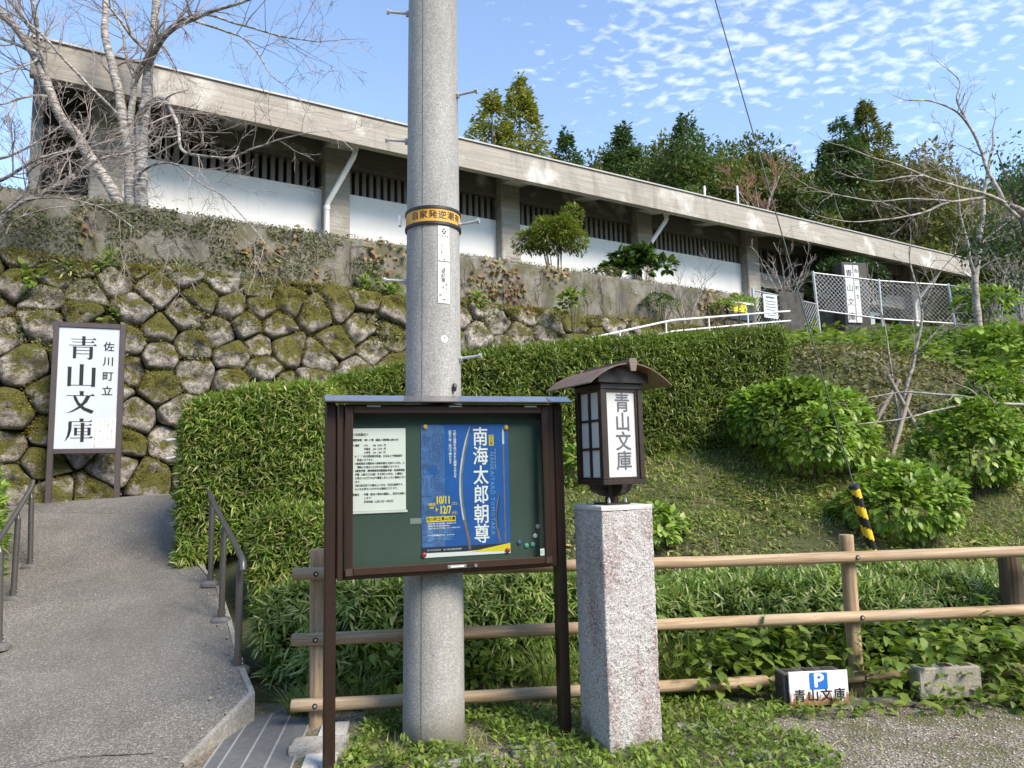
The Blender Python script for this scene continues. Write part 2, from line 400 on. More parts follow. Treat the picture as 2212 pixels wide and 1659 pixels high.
def mat_hill():
    m, n, l, b = new_mat("rough_grassy_earth")
    v = coords(n, l); f1 = noise(n, l, v, 28, 6, .75); f2 = noise(n, l, v, 1.7, 5, .65); f3 = noise(n, l, v, 90, 3, .7)
    c = ramp(n, l, f1, [(.3, (.04, .034, .02)), (.5, (.095, .082, .045)), (.7, (.19, .165, .10))])
    c = mixcol(n, l, ramp(n, l, f2, [(.34, 0.0), (.54, .85)]), c, ramp(n, l, f3, [(.35, (.035, .05, .014)), (.7, (.095, .12, .03))]))
    l.new(c, b.inputs["Base Color"]); b.inputs["Roughness"].default_value = .95
    bump(n, l, b, f1, .9, .04); return m
M_hill = mat_hill()
def mat_ground():
    m, n, l, b = new_mat("gravel_and_soil")
    v = coords(n, l); vo = N(n, "ShaderNodeTexVoronoi", Scale=75.0); l.new(v, vo.inputs["Vector"])
    cc = N(n, "ShaderNodeSeparateColor"); l.new(vo.outputs["Color"], cc.inputs[0])
    f2 = noise(n, l, v, 2.2, 6, .7); f3 = noise(n, l, v, 60, 4, .7); f4 = noise(n, l, v, 0.9, 3, .6)
    c = ramp(n, l, cc.outputs[0], [(0, (.10, .08, .06)), (.5, (.21, .175, .135)), (.85, (.29, .255, .21)), (1, (.36, .33, .28))])
    c = mixcol(n, l, ramp(n, l, f2, [(.44, 0.0), (.58, .85)]), c, ramp(n, l, f3, [(.35, (.06, .055, .022)), (.7, (.14, .145, .045))]))
    c = mixcol(n, l, ramp(n, l, f4, [(.5, 0.0), (.7, .5)]), c, (.10, .085, .065))
    l.new(c, b.inputs["Base Color"]); b.inputs["Roughness"].default_value = .9
    bump(n, l, b, vo.outputs["Distance"], .8, .012); return m
M_ground = mat_ground()

def mat_log(name="pressure_treated_log", axis=0, dark=1.0):
    m, n, l, b = new_mat(name)
    sc = [16, 16, 16]; sc[axis] = .9
    v = coords(n, l, tuple(sc)); f1 = noise(n, l, v, 1.6, 6, .65, .6)
    sc2 = [40, 40, 40]; sc2[axis] = 1.2
    f2 = noise(n, l, coords(n, l, tuple(sc2)), 2, 4, .7); f3 = noise(n, l, coords(n, l), 2.2, 4)
    c = ramp(n, l, f1, [(.30, (.25 * dark, .16 * dark, .085 * dark)), (.5, (.42 * dark, .295 * dark, .175 * dark)), (.66, (.53 * dark, .40 * dark, .265 * dark))])
    c = mixcol(n, l, 1.0, c, ramp(n, l, f2, [(.35, .68), (.7, 1.15)]), 'MULTIPLY')
    sc3 = [9, 9, 9]; sc3[axis] = .5
    f5 = noise(n, l, coords(n, l, tuple(sc3)), 1.9, 3, .5, 1.2)
    c = mixcol(n, l, ramp(n, l, f5, [(.492, 0.0), (.50, .55), (.508, 0.0)]), c, (.10 * dark, .06 * dark, .035 * dark))
    c = mixcol(n, l, ramp(n, l, f3, [(.48, 0.0), (.68, .45)]), c, (.33 * dark, .27 * dark, .20 * dark))
    l.new(c, b.inputs["Base Color"]); b.inputs["Roughness"].default_value = .75
    bump(n, l, b, f2, .6, .004); return m
M_logx = mat_log("log_rail_wood", 0); M_logz = mat_log("log_post_wood", 2, .92)
M_end = plain("sawn_log_end", (.42, .34, .25), .8, 0, .2, 60)
M_oldwood = mat_log("old_dark_post_wood", 2, .22)
M_stake = plain("grey_stake_wood", (.24, .205, .165), .85, 0, .35, 18, .4, .3, (6, 6, .5))
M_brown = plain("brown_aluminium", (.052, .029, .021), .32, .35, .10, 40, 0, .5, (1, 1, .1))
M_brown2 = plain("dark_brown_aluminium", (.034, .02, .015), .35, .35, .12, 40)
M_rubber = plain("black_rubber", (.012, .012, .013), .5, 0, .2, 30)
M_steel = plain("brushed_steel", (.62, .62, .60), .28, .95, .08, 60)
M_galv = plain("galvanised_steel", (.46, .47, .48), .42, .45, .12, 30)
M_railing = plain("bronze_grey_handrail", (.125, .118, .11), .38, .55, .1, 30)
M_footing = plain("grey_cast_footing", (.16, .155, .15), .5, .3, .1, 30)
M_greenboard = plain("green_felt_board", (.042, .072, .058), .85, 0, .15, 2.5)
M_paper = plain("white_paper", (.74, .74, .71), .7, 0, .03, 4)
M_panel = plain("white_sign_panel", (.53, .57, .60), .35, 0, .04, 3)
M_ink = plain("black_ink", (.012, .012, .012), .5, 0, .1, 30)
M_greyink = plain("grey_lettering", (.085, .088, .105), .5, 0, .1, 30)
M_blue = plain("poster_blue", (.008, .095, .36), .38, 0, .12, 5)
M_bluestrip = plain("poster_slate_blue", (.06, .15, .36), .4, 0, .35, 18)
M_bluedark = plain("poster_dark_blue", (.03, .09, .26), .4, 0, .25, 20)  # darker blue of the printed rubbing characters and one magnet
M_yellow = plain("poster_yellow", (.80, .62, .03), .4, 0, .03, 5)
M_white2 = plain("poster_white", (.80, .80, .80), .4, 0, .02, 5)
M_sky2 = plain("poster_pale_blue", (.16, .36, .62), .4, 0, .05, 5)
M_blade = plain("sword_grey", (.16, .165, .18), .4, 0, .35, 12)
M_blade2 = plain("sword_edge_white", (.55, .57, .60), .4, 0, .2, 12)
M_tang = plain("rusty_tang_brown", (.20, .125, .095), .6, 0, .25, 25)
M_navy = plain("poster_navy", (.02, .028, .05), .4, 0, .1, 6)
M_gold = plain("gold_magnet", (.60, .36, .05), .35, 0, .05, 20)
M_red = plain("red_magnet", (.42, .035, .035), .35, 0, .05, 20)
M_mint = plain("green_magnet", (.10, .36, .24), .35, 0, .05, 20)
M_lampbrown = plain("brown_lantern_metal", (.040, .027, .021), .38, .35, .18, 25)
def mat_rust():
    m, n, l, b = new_mat("rusting_brown_roof")
    v = coords(n, l, (1, 1.6, 6)); f = noise(n, l, v, 3.2, 5, .65); f2 = noise(n, l, coords(n, l), 30, 4)
    c = ramp(n, l, f2, [(.3, (.13, .085, .06)), (.7, (.21, .145, .11))])
    c = mixcol(n, l, ramp(n, l, f, [(.52, 0.0), (.62, .9)]), c, ramp(n, l, f2, [(.3, (.085, .02, .012)), (.7, (.27, .085, .03))]))
    l.new(c, b.inputs["Base Color"]); b.inputs["Roughness"].default_value = .42; b.inputs["Metallic"].default_value = .25; return m
M_rust = mat_rust()
M_shoji = plain("frosted_lamp_panel", (.50, .52, .52), .45, 0, .05, 7)
M_orange = plain("orange_band", (.62, .32, .035), .45, 0, .08, 6)
M_warnyellow = plain("guard_yellow", (.72, .50, .03), .4, 0, .06, 12)
M_pblue = plain("parking_blue", (.012, .16, .55), .4, 0, .05, 12)
def mat_rustplate():
    m, n, l, b = new_mat("rust_streaked_white_plate")
    v = coords(n, l); sx = n.new("ShaderNodeSeparateXYZ"); l.new(v, sx.inputs[0])
    f = noise(n, l, coords(n, l, (40, 1, 9)), 1.2, 5, .7)
    a = N(n, "ShaderNodeMath", operation='MULTIPLY_ADD'); l.new(sx.outputs[2], a.inputs[0]); a.inputs[1].default_value = -3.6; l.new(f, a.inputs[2])
    c = mixcol(n, l, ramp(n, l, a.outputs[0], [(.26, 0.0), (.36, 1.0)]), (.74, .75, .76), ramp(n, l, f, [(.3, (.20, .07, .025)), (.7, (.33, .17, .09))]))
    l.new(c, b.inputs["Base Color"]); b.inputs["Roughness"].default_value = .5; return m
M_rustplate = mat_rustplate()
def mat_glass():
    m, n, l, b = new_mat("clear_pane")
    tr = n.new("ShaderNodeBsdfTransparent"); tr.inputs[0].default_value = (.93, .96, .95, 1)
    gl = n.new("ShaderNodeBsdfGlossy"); gl.inputs["Roughness"].default_value = .02
    fr = N(n, "ShaderNodeFresnel", IOR=1.22)
    mx = n.new("ShaderNodeMixShader"); l.new(fr.outputs[0], mx.inputs[0]); l.new(tr.outputs[0], mx.inputs[1]); l.new(gl.outputs[0], mx.inputs[2])
    l.new(mx.outputs[0], n["Material Output"].inputs[0]); return m
M_glass = mat_glass()
def mat_bark(name, c0, c1, c2, sc=(5, 5, 34), thr=.5):
    m, n, l, b = new_mat(name)
    f1 = noise(n, l, coords(n, l, sc), 1.3, 4, .7); f2 = noise(n, l, coords(n, l), 9, 5, .7)
    c = ramp(n, l, f1, [(thr - .12, c0), (thr, c1), (thr + .15, c2)])
    c = mixcol(n, l, ramp(n, l, f2, [(.52, 0.0), (.64, .8)]), c, c0)
    l.new(c, b.inputs["Base Color"]); b.inputs["Roughness"].default_value = .85
    bump(n, l, b, f1, .5, .01); return m
M_cherry = mat_bark("pale_cherry_bark", (.075, .062, .052), (.30, .275, .25), (.55, .52, .485))
M_twig = plain("grey_brown_twigs", (.25, .21, .19), .8, 0, .45, 3)
M_bark = mat_bark("brown_bark", (.045, .035, .027), (.095, .075, .058), (.17, .14, .115), (8, 8, 1.5))
M_palebark = mat_bark("pale_grey_bark", (.13, .11, .09), (.33, .30, .26), (.48, .45, .41), (6, 6, 12))

L_hedge = leaf_mat("bamboo_hedge_leaf", [(0.068, 0.140, 0.019), (0.137, 0.243, 0.035), (0.193, 0.310, 0.044), (0.320, 0.407, 0.076), (0.137, 0.224, 0.031), (0.500, 0.455, 0.176), (.10, .17, .02), (.30, .26, .13)], .38, .38, .5)
L_hedgefar = leaf_mat("clipped_hedge_leaf", [(0.057, 0.109, 0.020), (0.112, 0.189, 0.028), (0.175, 0.258, 0.038), (0.302, 0.337, 0.059), (0.105, 0.177, 0.024), (.09, .14, .02), (.22, .20, .09)], .38, .4, .5)
L_low = leaf_mat("dwarf_bamboo_leaf", [(0.068, 0.148, 0.031), (0.147, 0.262, 0.045), (0.245, 0.356, 0.089), (0.465, 0.483, 0.226), (0.123, 0.210, 0.036)], .38, .38, .5)
L_hyd = leaf_mat("hydrangea_leaf", [(0.128, 0.224, 0.039), (0.202, 0.322, 0.051), (0.314, 0.425, 0.075), (0.172, 0.276, 0.048)], .36, .40, .45, 1.2)
L_weed = leaf_mat("weed_leaf", [(0.094, 0.164, 0.024), (0.166, 0.254, 0.043), (0.253, 0.327, 0.061), (0.134, 0.200, 0.043)], .4, .45)
L_grass = leaf_mat("grass_blade", [(0.092, 0.166, 0.037), (0.200, 0.287, 0.057), (0.347, 0.391, 0.116), (0.548, 0.453, 0.230)], .4, .5)
L_dry = leaf_mat("dry_vine_leaf", [(.14, .155, .04), (.24, .20, .075), (.34, .27, .14), (.26, .11, .055), (.10, .115, .03)], .35, .55)
L_creep = leaf_mat("creeping_ivy_leaf", [(0.046, 0.073, 0.023), (0.089, 0.113, 0.039), (0.162, 0.162, 0.068), (0.243, 0.194, 0.117), (0.081, 0.138, 0.039)], .3, .55)
L_bank = leaf_mat("bank_creeper_leaf", [(0.058, 0.072, 0.023), (0.117, 0.111, 0.039), (0.195, 0.163, 0.078), (0.130, 0.156, 0.039), (0.260, 0.215, 0.117)], .3, .6, .3, .8)
L_moss = leaf_mat("yellow_green_moss", [(0.095, 0.084, 0.011), (0.176, 0.155, 0.024), (0.284, 0.243, 0.043)], .25, .8)
L_straw = leaf_mat("dead_straw", [(0.312, 0.247, 0.143), (0.442, 0.364, 0.234), (0.182, 0.130, 0.078)], .25, .7)
L_cedar = leaf_mat("cedar_needles", [(0.030, 0.072, 0.031), (0.068, 0.123, 0.045), (0.130, 0.177, 0.062)], .25, .6, .3, .25)
L_olive = leaf_mat("olive_conifer_needles", [(0.057, 0.079, 0.020), (0.108, 0.122, 0.032), (0.172, 0.157, 0.043), (0.072, 0.114, 0.029)], .3, .6, .3, .25)
L_meta = leaf_mat("turning_redwood_needles", [(0.101, 0.135, 0.030), (0.203, 0.209, 0.047), (0.324, 0.277, 0.068), (0.135, 0.176, 0.034)], .35, .6, .3, .3)
L_broad = leaf_mat("broadleaf_green", [(0.037, 0.075, 0.018), (0.081, 0.119, 0.025), (0.150, 0.175, 0.037), (0.106, 0.125, 0.031)], .35, .5, .4, .25)
L_brownleaf = leaf_mat("browning_canopy", [(.09, .095, .035), (.16, .14, .06), (.22, .175, .085), (.12, .13, .045)], .3, .55, .3, .25)
L_forest = leaf_mat("hill_forest_leaf", [(.035, .07, .022), (.065, .105, .028), (.11, .14, .035), (.16, .165, .05), (.09, .12, .03)], .3, .6, .3, .12)
L_yellowgr = leaf_mat("yellow_green_leaf", [(.10, .13, .02), (.19, .20, .03), (.28, .26, .05)], .4, .5)
L_nandina = leaf_mat("nandina_leaf", [(0.060, 0.108, 0.017), (0.132, 0.204, 0.026), (0.216, 0.264, 0.036), (0.240, 0.156, 0.036)], .38, .45)
L_fatsia = leaf_mat("glossy_shrub_leaf", [(.025, .06, .012), (.05, .11, .016), (.11, .18, .025)], .3, .28, .6)
L_camellia = leaf_mat("camellia_leaf", [(0.024, 0.057, 0.021), (0.045, 0.090, 0.033), (0.090, 0.143, 0.068)], .2, .25, .6)
L_core = plain("hedge_core_shade", (.022, .024, .010), .95, 0, .5, 25, .6)  # near-black colour stands for the shade inside a hedge

# ------------------------------------------------------------------ terrain
HD = Vector((.8571, .5151, 0)); HN = Vector((.5151, -.8571, 0))          # along the terrace wall / out of it
HANG = math.atan2(HD.y, HD.x)
W0 = Vector((-5.2, 10.0, 0))                                            # foot of the upper wall plane
def path_z(s): return 1.22 + .215 * max(0.0, s) - .02 * min(0.0, s) * 0
CTRL = [(-1.2,4.9,-.03),(0,5,-.03),(1,5,-.03),(2.3,5.2,-.02),(4,5.3,0),(6.5,5.5,.03),(10,5.5,.05),(16,5.5,.1),
 (-1.4,6,.33),(0,6.2,.4),(1.3,6.5,.5),(2.9,6.6,.5),(4.5,6.6,.5),(7,7,.6),(12,7,.7),
 (1.57,7.4,1.02),(1.83,8.5,1.55),(.3,8.4,1.5),(-1,8,1.3),(-2,7.2,.95),(2.96,7.4,.93),(4,7.6,.9),(5.09,9.5,1.85),(3.98,10.5,2.25),(3.3,8.9,1.72),(7,10.5,2.05),(10,11,2.3),(14,11,2.4),
 (4.7,11.9,3.2),(5.6,12.8,3.48),(7,14,3.6),(9.4,14,3.1),(11.5,14.5,3.2),(6,16.5,4.2),(8.2,18.8,4.55),(10.1,19.2,5.0),(12,19.3,4.9),(13,17.6,4.4),(17,17,4.3),(20,20,5.2),
 (4.5,13.6,3.3),(.8,11.2,2.5),(-2.5,9.2,1.15),(-4.5,8.6,.9),(-6.5,8.8,.95),(-8.5,8.5,1.0),
 (-1.9,4.9,-.02),(-2.0,5.2,.0),(-2.4,5.8,.15),(-2.8,6.4,.35),(-3.4,7.1,.5),(-4.3,5,-.05),(-4.5,6.4,.3),(-5,7.2,.45),(-6,6,.3),(-8,6,.4),(-7,7.5,.7),(2.6,11,2.6),(.5,10,2.0)]
_C = np.array(CTRL, float)
def _phi(r): return np.where(r > 1e-9, r * r * np.log(np.maximum(r, 1e-9)), 0)
_n = len(_C); _A = np.zeros((_n + 3, _n + 3))
_A[:_n, :_n] = _phi(np.linalg.norm(_C[:, None, :2] - _C[None, :, :2], axis=2)) + np.eye(_n) * .02
_A[:_n, _n] = 1; _A[:_n, _n + 1:] = _C[:, :2]; _A[_n, :_n] = 1; _A[_n + 1:, :_n] = _C[:, :2].T
_w = np.linalg.solve(_A, np.concatenate([_C[:, 2], np.zeros(3)]))
def hz(x, y):
    x = np.atleast_1d(np.asarray(x, float)); y = np.atleast_1d(np.asarray(y, float))
    r = np.hypot(x[:, None] - _C[None, :, 0], y[:, None] - _C[None, :, 1])
    z = _phi(r) @ _w[:_n] + _w[_n] + _w[_n + 1] * x + _w[_n + 2] * y
    k = np.clip((y - 4.55) / .5, 0, 1)
    return np.clip(z, -.05, 5.25) * k - .05 * (1 - k)

# ground sheet to the horizon
gb = MB(); gb.add([(-600, -200, -.004), (600, -200, -.004), (600, 900, -.004), (-600, 900, -.004)], [(0, 1, 2, 3)])
tag(gb.build("ground", M_ground), kind="structure")
nx, ny = 176, 90
xs = np.linspace(-9, 26, nx); ys = np.linspace(4.55, 20.2, ny)
XX, YY = np.meshgrid(xs, ys); ZZ = hz(XX.ravel(), YY.ravel())
rough = np.array([mnoise.fractal(Vector((x * .9, y * .9, 3.1)), 1.0, 2.0, 4) for x, y in zip(XX.ravel(), YY.ravel())])
ZZ = ZZ + rough * .11 * np.clip((YY.ravel() - 5.0) / 2, 0, 1)
vv = np.stack([XX.ravel(), YY.ravel(), ZZ], 1)
ff = [(j * nx + i, j * nx + i + 1, (j + 1) * nx + i + 1, (j + 1) * nx + i) for j in range(ny - 1) for i in range(nx - 1)]
hb = MB(); hb.add(vv.tolist(), ff); tag(hb.build("hillside", M_hill, smooth=True), kind="structure")

_ZG = ZZ.reshape(ny, nx)
def hz(x, y):
    """height of the finished hillside surface"""
    x = np.atleast_1d(np.asarray(x, float)); y = np.atleast_1d(np.asarray(y, float))
    fx = np.clip((x - xs[0]) / (xs[1] - xs[0]), 0, nx - 1.001); fy = np.clip((y - ys[0]) / (ys[1] - ys[0]), 0, ny - 1.001)
    i = fx.astype(int); j = fy.astype(int); a = fx - i; b = fy - j
    return _ZG[j, i] * (1 - a) * (1 - b) + _ZG[j, i + 1] * a * (1 - b) + _ZG[j + 1, i] * (1 - a) * b + _ZG[j + 1, i + 1] * a * b

# upper terrace on which the museum stands
def WP(s, off, z): q = W0 + HD * s + HN * off; return Vector((q.x, q.y, z))
pl = MB()
front = [WP(-9, -.15, 5.28), WP(12.6, -.15, 5.28), Vector((6.8, 18.0, 4.7)), Vector((8.6, 19.6, 4.7)), Vector((10.2, 20.0, 5.0)), Vector((12.5, 20.0, 4.95)), Vector((16, 20.2, 5.1)), Vector((26, 20, 5.0))]
back = [Vector((-40, 60, 5.28)), Vector((70, 60, 5.28))]
pl.add(front + [Vector((70, 20, 5.0)), back[1], back[0], Vector((-40, 0, 5.28))], [tuple(range(12))])
tag(pl.build("terrace_ground", M_hill), kind="structure")
# wooded hill far behind
def hill_z(x, y):
    return 5.0 + np.clip((y - 30) * .58, 0, 12.4) + 3.2 * np.exp(-((x - 11) / 13) ** 2) * np.clip((y - 30) / 20, 0, 1)
hx = np.linspace(-60, 110, 40); hy = np.linspace(29, 110, 20)
HX, HY = np.meshgrid(hx, hy); HZ = hill_z(HX.ravel(), HY.ravel()) - .2
hb = MB(); hb.add(np.stack([HX.ravel(), HY.ravel(), HZ], 1).tolist(), [(j * 40 + i, j * 40 + i + 1, (j + 1) * 40 + i + 1, (j + 1) * 40 + i) for j in range(19) for i in range(39)])
tag(hb.build("far_hill", M_hill, smooth=True), kind="structure")

# asphalt path: from the street up to the wall, then along it
Lp = [(-5.2, -3, .004), (-4.9, 2, .004), (-4.6, 4.0, .02), (-4.45, 5.2, .17), (-4.55, 6.4, .48), (-4.98, 7.2, .65), (-5.5, 7.9, .93), (-6.6, 8.6, 1.17), (-8.2, 8.4, 1.22)]
Rp = [(-1.2, -3, .004), (-1.5, 2, .004), (-1.755, 3.98, .012), (-1.63, 4.66, .165), (-1.86, 5.1, .21), (-2.22, 5.8, .385), (-2.56, 6.4, .565), (-3.0, 7.0, .70), (-3.3, 7.6, .90), (-3.3, 8.1, 1.06), (-2.2, 8.9, 1.28)]
def resamp(pts, n):
    p = np.array(pts); d = np.concatenate([[0], np.cumsum(np.linalg.norm(np.diff(p, axis=0), axis=1))]); t = np.linspace(0, d[-1], n)
    return np.stack([np.interp(t, d, p[:, k]) for k in range(3)], 1)
A = resamp(Lp, 60); B = Rp
pb = MB(); nacross = 10
Lr = np.array(Lp + [(-8.2, 8.4, 1.22), (-6.9, 9.35, 1.22)]); Rr = np.array(Rp)
# keep the outline corners: match by index
rows = [(Lp[0], Rp[0]), (Lp[1], Rp[1]), (Lp[2], Rp[2]), ((-4.5, 4.7, .10), Rp[3]), (Lp[3], Rp[4]), ((-4.5, 5.8, .32), Rp[5]), (Lp[4], Rp[6]), (Lp[5], Rp[7]), (Lp[6], Rp[8]), (Lp[7], Rp[9])]
fine = []
for (a, b), (c, d) in zip(rows[:-1], rows[1:]):
    for k in range(4):
        t = k / 4; fine.append((np.array(a) * (1 - t) + np.array(c) * t, np.array(b) * (1 - t) + np.array(d) * t))
fine.append((np.array(rows[-1][0]), np.array(rows[-1][1])))
vs = []
for a, b in fine:
    for k in range(nacross + 1):
        t = k / nacross; q = a * (1 - t) + b * t
        vs.append((q[0], q[1], q[2] + .012 * mnoise.noise(Vector((q[0] * .8, q[1] * .8, 1)))* (1 if 0 < k < nacross else 0)))
fs = [(j * (nacross + 1) + i, j * (nacross + 1) + i + 1, (j + 1) * (nacross + 1) + i + 1, (j + 1) * (nacross + 1) + i) for j in range(len(fine) - 1) for i in range(nacross)]
pb.add(vs, fs)
e0 = Vector(Lp[7]); e1 = Vector(Rp[9])
land = [e1, e0, WP(-3.4, .55, 1.22), WP(-.5, .55, 1.22), WP(.6, .8, 1.30), WP(1.2, 2.4, 1.34)]
pb.add(land, [tuple(range(6))])
pb.add([WP(.6, .8, 1.30), WP(12.5, .6, 3.95), WP(12.5, 2.6, 3.85), WP(1.2, 2.4, 1.34)], [(3, 2, 1, 0)])
path = tag(pb.build("asphalt_path", M_asph, smooth=True), kind="structure")
# concrete edge of the path slab where it meets the street
sb = MB()
edge = [Vector((-1.86, 5.1, .213)), Vector((-1.63, 4.66, .168)), Vector((-1.755, 3.98, .016))]
inn = [Vector((-1.90, 5.09, .214)), Vector((-1.668, 4.66, .169)), Vector((-1.782, 3.985, .017))]
far = [Vector(q) + Vector((0, 0, .003)) for q in Rp[4:9]]; farin = [q + Vector((-.03, -.015, .001)) for q in far]
bot = [Vector((-1.86, 5.1, -.06)), Vector((-1.63, 4.66, -.02)), Vector((-1.755, 3.98, -.012))]
sb.add(edge + inn + bot, [(0, 1, 4, 3), (1, 2, 5, 4), (0, 6, 7, 1), (1, 7, 8, 2)])
for i in range(len(far) - 1):
    lo0 = far[i] - Vector((0, 0, .3)); lo1 = far[i + 1] - Vector((0, 0, .3))
    sb.add([far[i], far[i + 1], farin[i + 1], farin[i], lo0, lo1], [(0, 1, 2, 3), (0, 4, 5, 1)])
tag(sb.build("path_edge", M_slab), kind="structure")
# ------------------------------------------------------------------ stone wall: every stone a piece of its own
STOP = 4.42
def wall_off(z): return .08 + (STOP - z) * .17           # batter: the foot stands further out
stone_wall = empty("stone_wall", WP(0, wall_off(1.2), 1.2), 0, "dry stone retaining wall of mossy boulders rising beside the path", "stone wall")
def loc_of(parent): return Vector(parent.location)
rs = random.Random(11)
seeds = []
tries = 0
while tries < 14000:
    tries += 1; a = rs.uniform(-5.2, 12.8); b = rs.uniform(.7, STOP + .35); rr = (.255 + .27 * rs.random() ** 1.5) * (1.12 if b < 1.7 else 1.0)
    if all(((a - q[0]) * .86) ** 2 + ((b - q[1]) * 1.1) ** 2 > ((rr + q[2]) / 2 * 1.06) ** 2 for q in seeds): seeds.append((a, b, rr))
seeds = [(a, b) for a, b, _ in seeds]
def clip(poly, px_, py_, nx_, ny_):
    out = []
    for i in range(len(poly)):
        a = poly[i]; b = poly[(i + 1) % len(poly)]
        da = (a[0] - px_) * nx_ + (a[1] - py_) * ny_; db = (b[0] - px_) * nx_ + (b[1] - py_) * ny_
        if da <= 0: out.append(a)
        if da * db < 0:
            t = da / (da - db); out.append((a[0] + (b[0] - a[0]) * t, a[1] + (b[1] - a[1]) * t))
    return out
cells = []
for i, (sx_, sz_) in enumerate(seeds):
    poly = [(sx_ - 1.2, sz_ - 1.2), (sx_ + 1.2, sz_ - 1.2), (sx_ + 1.2, sz_ + 1.2), (sx_ - 1.2, sz_ + 1.2)]
    for j, (tx, tz) in enumerate(seeds):
        if j != i and abs(tx - sx_) < 2 and abs(tz - sz_) < 2:
            poly = clip(poly, (sx_ + tx) / 2, (sz_ + tz) / 2, tx - sx_, tz - sz_)
            if len(poly) < 3: break
    if len(poly) < 3: continue
    poly = clip(poly, 0, STOP + .04 * math.sin(sx_ * 3), 0, 1)
    if len(poly) < 3: continue
    cx_ = sum(p[0] for p in poly) / len(poly); cz_ = sum(p[1] for p in poly) / len(poly)
    ar = abs(sum(poly[k][0] * poly[(k + 1) % len(poly)][1] - poly[(k + 1) % len(poly)][0] * poly[k][1] for k in range(len(poly)))) / 2
    if ar < .02 or cz_ < path_z(cx_) - .05: continue
    cells.append((poly, cx_, cz_, ar))
def chaikin(p, k=1, a=.22):
    for _ in range(k):
        q = []
        for i in range(len(p)):
            x0, y0 = p[i]; x1, y1 = p[(i + 1) % len(p)]
            q += [(x0 + (x1 - x0) * a, y0 + (y1 - y0) * a), (x0 + (x1 - x0) * (1 - a), y0 + (y1 - y0) * (1 - a))]
        p = q
    return p
def resample_loop(p, n):
    pts = np.array(p + [p[0]]); d = np.concatenate([[0], np.cumsum(np.hypot(*np.diff(pts, axis=0).T))]); t = np.linspace(0, d[-1], n, endpoint=False)
    return np.stack([np.interp(t, d, pts[:, 0]), np.interp(t, d, pts[:, 1])], 1)
NS = 34; MOSS_P = []; MOSS_N = []
for ci, (poly, cx_, cz_, ar) in enumerate(cells):
    lp = resample_loop(chaikin(poly, 2, .13), NS); c = np.array([cx_, cz_])
    bulge = rs.uniform(.09, .22); push = rs.uniform(-.05, .07) * min(1.25, math.sqrt(ar) / .45); sd = ci * 7.3
    tilt = (rs.uniform(-.25, .25), rs.uniform(-.2, .3))
    rings = [(1.0, -.5), (1.0, -.05), (.965, .48), (.88, .80), (.74, .94), (.56, .99), (.37, 1.0), (.18, 1.02)]
    vs = []
    for sc, hgt in rings:
        for k in range(NS):
            q = c + (lp[k] - c) * sc * .985
            wob = mnoise.noise(Vector((q[0] * 6 + sd, q[1] * 6, 2.0))) * .022; q = q + (q - c) * wob
            nz = mnoise.ridged_multi_fractal(Vector((q[0] * 1.9 + sd, q[1] * 1.9, sd)), .9, 2.1, 4, 1.0, 2.0) * .6 - .6 + mnoise.noise(Vector((q[0] * 8 + sd, q[1] * 8, sd))) * .5 + abs(mnoise.noise(Vector((q[0] * 17 + sd, q[1] * 17, sd)))) * .38
            dep = hgt * bulge + (nz * .125 + (q[0] - cx_) * tilt[0] * .3 + (q[1] - cz_) * tilt[1] * .3) * (1 if hgt > .3 else .25)
            w = WP(q[0], wall_off(q[1]) + dep + push, q[1]); vs.append(w)
    w = WP(cx_, wall_off(cz_) + 1.02 * bulge + push - .03, cz_); vs.append(w)
    R_ = len(rings); fs = [(r * NS + k, r * NS + (k + 1) % NS, (r + 1) * NS + (k + 1) % NS, (r + 1) * NS + k) for r in range(R_ - 1) for k in range(NS)]
    fs += [((R_ - 1) * NS + k, (R_ - 1) * NS + (k + 1) % NS, R_ * NS) for k in range(NS)]
    for r in (1, 2, 3, 4, 5):
        for k in range(NS):
            q = vs[r * NS + k]
            if q.z > cz_ - .05 and mnoise.noise(Vector((q.x * 2.2, q.y * 2.2, q.z * 2.2))) > -.12: MOSS_P.append(q)
    og = WP(cx_, wall_off(cz_), cz_)
    me = MB().add([q - og for q in vs], fs).mesh("stone", M_stone, True)
    put("stone", me, stone_wall, og - loc_of(stone_wall))
cb = MB(); ol = loc_of(stone_wall)
cb.add([WP(-6, wall_off(.4) - .06, .4) - ol, WP(13, wall_off(.4) - .06, .4) - ol, WP(13, wall_off(STOP) - .06, STOP - .03) - ol, WP(-6, wall_off(STOP) - .06, STOP - .03) - ol, WP(-6, -.25, STOP - .03) - ol, WP(13, -.25, STOP - .03) - ol],
       [(0, 1, 2, 3), (3, 2, 5, 4)])
cb.build("earth_backing", M_soil_shade, stone_wall)

# upper concrete wall on top of the stones, with a rough crumbling top edge
up_wall = empty("concrete_wall", WP(0, 0, 4.4), 0, "weathered low concrete wall with creepers along the terrace edge above the stones", "concrete wall")
ob = loc_of(up_wall); wbm = MB(); SS = np.arange(-6, 12.81, .12); rings = []
for s in SS:
    t0 = 5.33 + .035 * mnoise.noise(Vector((s * 2.1, 0, 0))) + (.0 if s > -2 else .0)
    o0 = .015 * mnoise.noise(Vector((s * 1.7, 5, 0)))
    rings.append([WP(s, .02 + o0, 4.3) - ob, WP(s, .02 + o0, t0 - .05) - ob, WP(s, -.01 + o0, t0) - ob, WP(s, -.20, t0 + .01) - ob, WP(s, -.26, t0 - .12) - ob])
vs = [q for r in rings for q in r]
fs = [(i * 5 + k, (i + 1) * 5 + k, (i + 1) * 5 + k + 1, i * 5 + k + 1) for i in range(len(rings) - 1) for k in range(4)]
fs.append(tuple((len(rings) - 1) * 5 + k for k in range(5)))
wbm.add(vs, fs).build("wall_body", M_oldwall, up_wall)

